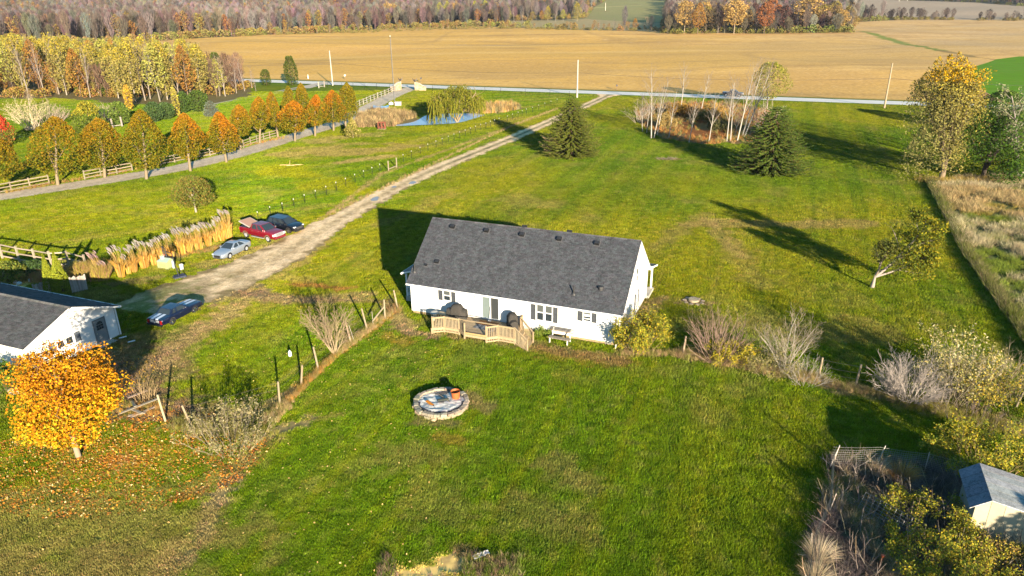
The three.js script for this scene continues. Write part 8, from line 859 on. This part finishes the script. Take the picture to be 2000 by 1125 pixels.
// ---------- hoop, box, bucket ----------
{ const g = G(349, 542), t = thing('basketball_hoop', 'portable basketball hoop with a dark frame backboard in front of the plume grasses', 'basketball hoop', g[0], g[1], -2.45), K = [0.02, 0.022, 0.03];
  const b = new MB(), sec = [[-0.75, 0.36, 0.08], [-0.7, 0.42, 0.2], [0.35, 0.5, 0.22], [0.55, 0.4, 0.1]]; const rg = sec.map(([x, w, h]) => [[x, 0, w], [x, h, w * 0.85], [x, h, -w * 0.85], [x, 0, -w]]); for (let i = 0; i < 3; i++) for (let j = 0; j < 3; j++) b.quad(rg[i][j], rg[i + 1][j], rg[i + 1][j + 1], rg[i][j + 1], [0.015, 0.02, 0.045]); for (const e of [0, 3]) b.quad(...rg[e], [0.015, 0.02, 0.045]); b.build('base', M.paint, t);
  const p = new MB(); p.tube([[-0.05, 0.15, 0], [0.12, 1.4, 0], [0.2, 2.75, 0]], [0.055, 0.05, 0.045], 8, K, true); p.build('pole', M.paint, t); for (const y of [2.2, 2.7]) { const a = new MB(); a.beam([0.17, y, 0.06], [0.85, y + 0.5, 0.06], 0.04, 0.05, K).beam([0.17, y, -0.06], [0.85, y + 0.5, -0.06], 0.04, 0.05, K); a.build('arm', M.paint, t); } const br = new MB(); br.beam([-0.6, 0.2, 0], [0.08, 1.2, 0], 0.05, 0.05, K); br.build('brace', M.paint, t);
  const f = new MB(); for (const y of [2.65, 3.55]) f.box(0.88, y, -0.68, 0.94, y + 0.06, 0.68, K); for (const z of [-0.68, 0.62]) f.box(0.88, 2.71, z, 0.94, 3.55, z + 0.06, K); f.box(0.885, 2.85, -0.3, 0.935, 2.89, 0.3, K).box(0.885, 3.24, -0.3, 0.935, 3.28, 0.3, K).box(0.885, 2.89, -0.3, 0.935, 3.24, -0.26, K).box(0.885, 2.89, 0.26, 0.935, 3.24, 0.3, K); const fm = f.build('backboard_frame', M.paint, t); const gl = new MB(); gl.box(0.9, 2.71, -0.62, 0.915, 3.55, 0.62); gl.build('backboard', new THREE.MeshPhysicalMaterial({ roughness: 0.05, transmission: 1, thickness: 0, color: 0xdde6ee }), t);
  const r = new MB(), C2 = []; for (let i = 0; i <= 16; i++) { const a = i / 16 * 6.283; C2.push([1.2 + Math.cos(a) * 0.23, 2.83, Math.sin(a) * 0.23]); } r.tube(C2, C2.map(() => 0.014), 5, [0.42, 0.09, 0.03]).beam([0.94, 2.83, 0], [0.98, 2.83, 0], 0.15, 0.1, [0.42, 0.09, 0.03]); r.build('rim', M.paint, t); const n = new MB(); for (let i = 0; i < 12; i++) { const a = i / 12 * 6.283, e = a + 0.5, d = a - 0.5; for (const q of [e, d]) n.tube([[1.2 + Math.cos(a) * 0.23, 2.82, Math.sin(a) * 0.23], [1.2 + Math.cos(q) * 0.14, 2.42, Math.sin(q) * 0.14]], [0.01, 0.008], 3, [0.6, 0.6, 0.6]); } n.build('net', M.straw, t); }
{ const g = G(325, 522), t = thing('utility_box', 'pale green utility box by the basketball hoop', 'utility box', g[0], g[1], -0.35), K = [0.26, 0.31, 0.15], m = new MB(); m.box(-0.72, 0.02, -0.5, 0.72, 0.8, 0.5, K); m.build('cabinet', M.paint, t); const l = new MB(); l.quad([-0.76, 0.81, 0.54], [0.76, 0.81, 0.54], [0.55, 1.06, -0.25], [-0.55, 1.06, -0.25], [0.30, 0.38, 0.33]).quad([0.76, 0.81, -0.54], [-0.76, 0.81, -0.54], [-0.55, 1.06, -0.25], [0.55, 1.06, -0.25], K).tri([0.76, 0.81, 0.54], [0.76, 0.81, -0.54], [0.55, 1.06, -0.25], K).tri([-0.76, 0.81, -0.54], [-0.76, 0.81, 0.54], [-0.55, 1.06, -0.25], K); l.build('lid', M.paint, t); const b = new MB(); b.box(-0.8, -0.02, -0.58, 0.8, 0.04, 0.58, [0.4, 0.38, 0.35]); b.build('base', M.grit, t); const v = new MB(); for (let i = 0; i < 4; i++) v.box(-0.5, 0.2 + i * 0.1, 0.502, 0.5, 0.24 + i * 0.1, 0.512, [0.18, 0.22, 0.1]); v.build('vent_grille', M.paint, t); const ped = new MB(); ped.lathe([[0.11, 0], [0.11, 0.9], [0, 1.0]], 10, [0.36, 0.45, 0.45], [1.15, 0, 0.1]); ped.build('pedestal', M.paint, t); }
function bucket(name, label, g, r, h, col, rim, tilt = 0, y = 0) { const t = thing(name, label, 'bucket', g[0], g[1], 0.4, null, y), m = new MB(); m.lathe([[0, 0.02], [r * 0.78, 0.02], [r * 0.8, 0], [r, h], [r * 1.05, h], [r * 1.05, h - 0.03], [r * 0.97, h - 0.02], [r * 0.76, 0.05], [0, 0.05]], 16, col); m.build('body', M.paint, t); const hd = new MB(), P = []; for (let i = 0; i <= 10; i++) { const a = i / 10 * Math.PI; P.push([Math.cos(a) * r, h - 0.06 - Math.sin(a) * r * 0.5, Math.sin(a) * r * 0.6 + 0.03]); } hd.tube(P, P.map(() => 0.008), 4, rim); hd.build('handle', M.metal, t); t.rotation.z = tilt; return t; }
bucket('white_bucket', 'white bucket on the grass right of the basketball hoop', G(355.5, 527), 0.22, 0.62, [0.55, 0.55, 0.53], [0.4, 0.4, 0.4]);
{ const g = G(567, 696), t = thing('white_jug', 'small white container on the lawn left of the post fence', 'container', g[0], g[1]), m = new MB(); m.lathe([[0, 0], [0.13, 0], [0.14, 0.05], [0.14, 0.4], [0.06, 0.52], [0, 0.53]], 12, [0.7, 0.7, 0.7]); m.build('body', M.paint, t); const c = new MB(); c.lathe([[0.055, 0.5], [0.055, 0.58], [0, 0.59]], 8, [0.5, 0.5, 0.5]); c.build('cap', M.paint, t); }
// ---------- garden at the left ----------
for (const [x, y, top, w, l, s] of [[103, 572, 496, 0.8, 'left of two narrow clipped evergreen cones behind the garage', 1], [124, 571, 491, 1.0, 'right of two narrow clipped evergreen cones behind the garage', 2]]) { const R = rng(s + 200), g = G(x, y), H = HT(x, y, top), t = thing('arborvitae', l, 'shrub', g[0], g[1]), m = new MB(); m.tube([[0, 0, 0], [0, H * 0.6, 0]], [0.1, 0.03], 6, BARK.brown); m.build('trunk', M.bark, t); const c = new MB(); for (let i = 0; i < 5200; i++) { const q = Math.pow(R(), 0.75), a = R() * 6.283, r = w * (1 - Math.pow(q, 1.05)) * (0.86 + 0.16 * R() + 0.08 * vn(a * 3, q * 12)); c.leaf([Math.cos(a) * r, 0.1 + q * (H - 0.1), Math.sin(a) * r], 0.17, R, jit(R() < 0.5 ? [0.19, 0.21, 0.018] : [0.14, 0.165, 0.015], R, 0.25), 0, 0.5); } c.build('crown', M.needle, t); }
function boardFence(label, a, b, n, h) { const p = G(...a), q = G(...b), t = thing('picket_fence', label, 'fence', p[0], p[1]), R = rng(a[0]); for (let i = 0; i < n; i++) { const k = i / (n - 1), x = (q[0] - p[0]) * k, z = -(q[1] - p[1]) * k, m = new MB(), hh = h * (0.92 + 0.1 * R()), l = (R() - 0.5) * 0.12; m.beam([x, 0, z], [x + l, hh, z + (R() - 0.5) * 0.1], 0.17, 0.03, jit([0.36, 0.32, 0.29], R, 0.2), [0.93, 0, 0.36]); m.build('picket', M.wood, t); } for (const y of [0.35, h * 0.75]) { const m = new MB(); m.beam([0, y, -0.05], [q[0] - p[0], y, -(q[1] - p[1]) - 0.05], 0.04, 0.1, OLDW); m.build('rail', M.wood, t); } }
boardFence('weathered picket fence right of the clipped evergreens', [143, 572], [170, 566], 11, 1.7); boardFence('weathered picket fence left of the clipped evergreens behind the garage roof', [70, 578], [100, 572], 9, 1.3);
bush('garden_bush', 'olive-green spreading shrub in the garden at the left edge', 15, 549, 513, 62, [[0.13, 0.15, 0.02], [0.18, 0.18, 0.03], [0.08, 0.11, 0.02]], 205, 'dome', { size: 0.25 }); bush('garden_bush', 'dark green low shrubs along the board fence in the garden', 62, 535, 512, 60, [[0.05, 0.09, 0.02], [0.04, 0.07, 0.025]], 206, 'dome', { size: 0.24 }); bush('garden_bush', 'small yellow-brown shrub left of the white garden rocks', 42, 550, 535, 22, [[0.3, 0.2, 0.04], [0.22, 0.16, 0.05]], 207, 'dome', { size: 0.2, n: 700 });
{ const R = rng(208), list = []; for (let i = 0; i < 420; i++) { const px = 60 + 42 * R(), py = 540 + 12 * R() + (px - 60) * -0.05, g = G(px, py); list.push({ x: g[0], z: g[1], a: R() * 6.28, s: 0.4 + 0.35 * R(), c: jit([[0.4, 0.26, 0.1], [0.34, 0.15, 0.08], [0.26, 0.2, 0.05]][Math.floor(R() * 3)], R, 0.25) }); } for (let i = 0; i < 700; i++) { const px = 145 + 62 * R(), py = 540 - (px - 145) * 0.02 + 14 * (R() - 0.3), g = G(px, py); list.push({ x: g[0], z: g[1], a: R() * 6.28, s: 0.8 + 0.6 * R(), c: jit([[0.34, 0.26, 0.05], [0.3, 0.16, 0.09], [0.24, 0.22, 0.04]][Math.floor(R() * 3)], R, 0.25) }); } scatter('garden_plants', 'red and tan dry plants filling the garden beds', 'plants', tuft(26, 1.2, 0.05, 0.35, 17, 0.6), roughM, list); }
[[62, 549, 0.3, 'white garden rock left of the middle one'], [70, 546, 0.42, 'largest white garden rock'], [77, 543, 0.28, 'white garden rock right of the largest'], [32, 553, 0.28, 'pinkish garden rock at the bed edge'], [38, 556, 0.3, 'flat white garden rock nearest the garage roof']].forEach(([x, y, r, l], i) => { const g = G(x, y), m = rock(rng(210 + i), r, [0.55, 0.52, 0.5]).build('garden_rock', M.grit); m.position.set(g[0], 0, -g[1]); tag(m, l, 'rock'); });
// ---------- stone fire ring ----------
{ const g = G(862, 792), R = rng(220), t = thing('fire_ring', 'oval ring of pale stones round a bed of ash on the lawn', 'fire pit', g[0], g[1]), rx = 1.86, rz = 1.85, K = [0.33, 0.285, 0.215], N = 25;
  for (let row = 0; row < 2; row++) for (let i = 0; i < N; i++) { const a = (i + row * 0.5) / N * 6.283, q = 1 + (R() - 0.5) * 0.09, cx = Math.cos(a) * rx * q, cz = Math.sin(a) * rz * q, m = new MB(), L2 = 6.283 * 1.85 / N * (0.93 + 0.05 * R()) / 2, D = 0.15 + 0.05 * R(), hh = (row ? 0.15 : 0.215) + 0.07 * R(), b = row ? 0.225 : -0.02, rot = new THREE.Matrix4().makeRotationY(-a + Math.PI / 2 + (R() - 0.5) * 0.3).setPosition(cx, b, cz); const c = jit(row ? K : [0.3, 0.24, 0.16], R, 0.35), e = 0.035; m.m = rot; const P = (x, y, z) => [x + (R() - 0.5) * 0.03, y + (R() - 0.5) * 0.02, z + (R() - 0.5) * 0.03]; const lo = [P(-L2, 0, -D), P(L2, 0, -D), P(L2, 0, D), P(-L2, 0, D)], md = [P(-L2, hh - e, -D), P(L2, hh - e, -D), P(L2, hh - e, D), P(-L2, hh - e, D)], tp = [P(-L2 + e, hh, -D + e), P(L2 - e, hh, -D + e), P(L2 - e, hh, D - e), P(-L2 + e, hh, D - e)]; for (let k = 0; k < 4; k++) { const n = (k + 1) % 4; m.quad(lo[k], md[k], md[n], lo[n], c).quad(md[k], tp[k], tp[n], md[n], c); } m.quad(tp[3], tp[2], tp[1], tp[0], c); m.build('stone', M.grit, t); }
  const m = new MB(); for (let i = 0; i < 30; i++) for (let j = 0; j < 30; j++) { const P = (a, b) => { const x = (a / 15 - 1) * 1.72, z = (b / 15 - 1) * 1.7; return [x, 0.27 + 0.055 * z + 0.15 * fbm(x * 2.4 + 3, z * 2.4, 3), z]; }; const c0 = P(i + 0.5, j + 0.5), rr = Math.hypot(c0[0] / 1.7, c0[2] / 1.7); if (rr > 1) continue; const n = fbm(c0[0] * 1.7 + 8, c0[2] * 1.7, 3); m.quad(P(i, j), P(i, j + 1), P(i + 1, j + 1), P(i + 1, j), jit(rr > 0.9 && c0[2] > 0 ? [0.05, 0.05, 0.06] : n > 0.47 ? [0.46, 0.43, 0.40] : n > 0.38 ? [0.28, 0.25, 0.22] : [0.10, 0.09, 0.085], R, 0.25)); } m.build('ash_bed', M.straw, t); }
{ const b = bucket('rusty_drum', 'rusty open drum standing inside the fire ring', add([...G(889, 787), 0], [0.05, 0.2, 0]), 0.34, 0.7, [0.33, 0.085, 0.02], [0.1, 0.06, 0.04], 0.04, 0.2); }
{ const g = G(840, 797), t = thing('burnt_board', 'short orange half-burnt board leaning in the fire ring', 'board', g[0], g[1], 2.4, null, 0.36), m = new MB(); m.beam([-0.35, 0, 0], [0.35, 0.12, 0], 0.2, 0.06, [0.4, 0.15, 0.02]); m.build('board', M.wood, t); const e = new MB(); e.beam([-0.48, -0.02, 0], [-0.352, 0, 0], 0.19, 0.06, [0.03, 0.025, 0.02]); e.build('charred_end', M.wood, t); }
{ const g = G(868, 786), t = thing('poker_stick', 'long thin stick lying across the ash', 'stick', g[0], g[1], -0.9, null, 0.38), m = new MB(); m.tube([[-0.8, 0, 0], [0, 0.05, 0.03], [0.8, 0.02, 0]], [0.02, 0.025, 0.015], 5, [0.26, 0.2, 0.14], true); m.build('stick', M.bark, t); }
{ const g = G(866, 790), m = new MB(); m.tube([[-0.4, 0.37, 0.1], [0.4, 0.39, -0.1]], [0.13, 0.11], 7, [0.04, 0.045, 0.04], true); const o = m.build('charred_log', M.bark); o.position.set(g[0], 0, -g[1]); tag(o, 'charred black log in the middle of the ash', 'log'); }
for (const [x, y, r, l] of [[818, 806, 0.16, 'loose round stone outside the left of the fire ring'], [847, 822, 0.2, 'tan stone fallen against the front of the fire ring']]) { const g = G(x, y), m = rock(rng(x), r, [0.45, 0.36, 0.22]).build('loose_stone', M.grit); m.position.set(g[0], 0, -g[1]); tag(m, l, 'rock'); }
// ---------- odds and ends on the ground ----------
{ const g = G(1355, 589), R = rng(230), t = thing('well_cap', 'round pale slab ringed with stones on the lawn right of the house', 'well cover', g[0], g[1]), m = new MB(); m.lathe([[0.52, 0.05], [0.55, 0.1], [0.55, 0.26], [0.5, 0.3], [0, 0.3]], 20, [0.40, 0.32, 0.22]); m.build('slab', M.grit, t); for (let i = 0; i < 9; i++) { const a = i / 9 * 6.283, q = rock(R, 0.2 + 0.1 * R(), [0.3, 0.24, 0.18], 0.4).build('stone', M.grit, t); q.position.set(Math.cos(a) * 0.85, 0, Math.sin(a) * 0.85); } }
{ const R = rng(231), g = G(1302, 311), t = thing('brush_pile', 'low heap of twigs on the lawn left of the far spruce', 'brush', g[0], g[1]), m = new MB(); for (let i = 0; i < 90; i++) { const x = (R() - 0.5) * 3.2, z = (R() - 0.5) * 1.6, a = R() * 6.28; m.tube([[x, 0.05 + R() * 0.1, z], [x + Math.cos(a) * 0.6, 0.1 + R() * 0.3, z + Math.sin(a) * 0.6]], [0.03, 0.012], 3, jit([0.26, 0.21, 0.15], R, 0.3)); } m.build('twigs', M.bark, t); }
{ const R = rng(232), g = G(560, 324), t = thing('branch_litter', 'pale broken branches on the lawn below the maples', 'branches', g[0], g[1]); for (let i = 0; i < 9; i++) { const x = (R() - 0.5) * 3.2, z = (R() - 0.5) * 0.9, a = (R() - 0.5) * 0.8, m = new MB(); m.tube([[x, 0.1, z], [x + Math.cos(a) * 0.7, 0.16, z + Math.sin(a) * 0.4], [x + Math.cos(a) * 1.3, 0.1, z + Math.sin(a) * 0.6]], [0.06, 0.05, 0.02], 5, jit([0.48, 0.34, 0.17], R, 0.2), true); m.build('branch', M.bark, t); } const u = new MB(); u.tube([[0.5, 0.1, 0], [0.7, 1.0, 0]], [0.05, 0.02], 5, [0.48, 0.34, 0.17], true); u.build('branch', M.bark, t); }
{ const g = G(28, 770), t = thing('cinder_block', 'cinder block on the grass left of the orange maple', 'block', g[0], g[1], 0.5), m = new MB(), K = [0.42, 0.36, 0.3]; for (const x of [-0.22, -0.02, 0.18]) m.box(x, 0, -0.1, x + 0.04, 0.34, 0.1, K); for (const y of [0, 0.15, 0.3]) m.box(-0.18, y, -0.099, 0.18, y + 0.04, 0.099, K); m.build('block', M.grit, t); t.scale.setScalar(1.5); }
[[264, 806, 1.9, -0.6, 0.2, 'lowest plank of the pile by the fallen leaves'], [272, 800, 2.6, 0.62, 0.32, 'long grey plank slanting up on the pile'], [262, 795, 1.5, -0.9, 0.3, 'short tan plank crossing the pile'], [270, 775, 1.4, 0.5, 0.25, 'pale plank behind the pile'], [280, 808, 1.7, 0.75, 0.15, 'dark plank at the right end of the pile'], [268, 812, 1.2, 0.2, 0.12, 'short plank half under leaves at the pile']].forEach(([x, y, l, a, h, lab], i) => { const g = G(x, y), m = new MB(); m.beam([-l / 2, h * 0.4, 0], [l / 2, h * 1.3, 0], 0.2, 0.05, jit([0.34, 0.28, 0.22], rng(i + 50), 0.3)); const o = m.build('plank', M.wood); o.position.set(g[0], 0.03, -g[1]); o.rotation.y = a; tag(o, lab, 'plank'); });
{ const R = rng(235), g = G(940, 1087), t = thing('white_cloth', 'crumpled white cloth at the edge of the sand patch', 'cloth', g[0], g[1], 0.5), m = new MB(), N = 9, P = []; for (let i = 0; i <= N; i++) { P.push([]); for (let j = 0; j <= 4; j++) P[i].push([(i / N - 0.5) * 0.9, 0.05 + 0.16 * R(), (j / 4 - 0.5) * 0.3 + (R() - 0.5) * 0.08]); } for (let i = 0; i < N; i++) for (let j = 0; j < 4; j++) m.quad(P[i][j], P[i][j + 1], P[i + 1][j + 1], P[i + 1][j], jit([0.5, 0.48, 0.48], R, 0.15)); m.build('cloth', M.straw, t); }
{ const R = rng(236), list = []; for (let i = 0; i < 420; i++) { const px = 740 + 280 * R(), py = 1085 + 45 * R(), g = G(px, py); if (px > 770 && px < 905 && R() < 0.95) continue; list.push({ x: g[0], z: g[1], a: R() * 6.28, s: 0.25 + 0.3 * R(), c: jit([[0.1, 0.15, 0.02], [0.26, 0.2, 0.1], [0.16, 0.1, 0.08], [0.14, 0.17, 0.03]][Math.floor(R() * 4)], R, 0.3) }); } scatter('weeds', 'low weeds round the sand patch at the bottom edge', 'weeds', tuft(22, 0.7, 0.06, 0.4, 18, 0.9), roughM, list); }
{ const g = G(1722, 1030), t = thing('livestock_fence', 'grey wire livestock fence section leaning among the weeds', 'fence', g[0], g[1], 2.2), tilt = (x, y) => [x, y * 0.75 + 0.25, y * 0.55]; for (let i = 0; i < 7; i++) { const m = new MB(); m.tube([tilt(-1.5, i * 0.2), tilt(1.5, i * 0.2)], [0.016, 0.016], 4, [0.15, 0.15, 0.145]); m.build('wire', M.metal, t); } for (let i = 0; i < 11; i++) { const m = new MB(), x = -1.5 + i * 0.3; m.tube([tilt(x, -0.02), tilt(x, 1.22)], [0.016, 0.016], 4, [0.15, 0.15, 0.145]); m.build('wire', M.metal, t); } }
{ const g = G(1716, 1112), t = thing('orange_stake', 'short orange stake in the weeds at the bottom right', 'stake', g[0], g[1]), m = new MB(); m.tube([[0, 0, 0], [0.06, 0.9, 0]], [0.06, 0.05], 6, [0.5, 0.1, 0.02], true); m.build('stake', M.paint, t); const c = new MB(); c.lathe([[0.1, 0], [0.09, 0.05], [0, 0.06]], 8, [0.4, 0.07, 0.02], [0.06, 0.9, 0]); c.build('cap', M.paint, t); }
for (const [x, y, l] of [[240, 660, 'white scrap of board in the shade at the garage corner'], [257, 668, 'second white scrap of board in the shade near the garage corner']]) { const g = G(x, y), m = new MB(); m.beam([-0.3, 0.06, 0], [0.3, 0.09, 0.05], 0.22, 0.04, [0.6, 0.6, 0.62]); const o = m.build('board_scrap', M.wood); o.position.set(g[0], 0, -g[1]); o.rotation.y = 0.6; tag(o, l, 'board'); }
scene.fog = new THREE.FogExp2(0xc8d2e6, 0.00004);
renderer.render(scene, camera);
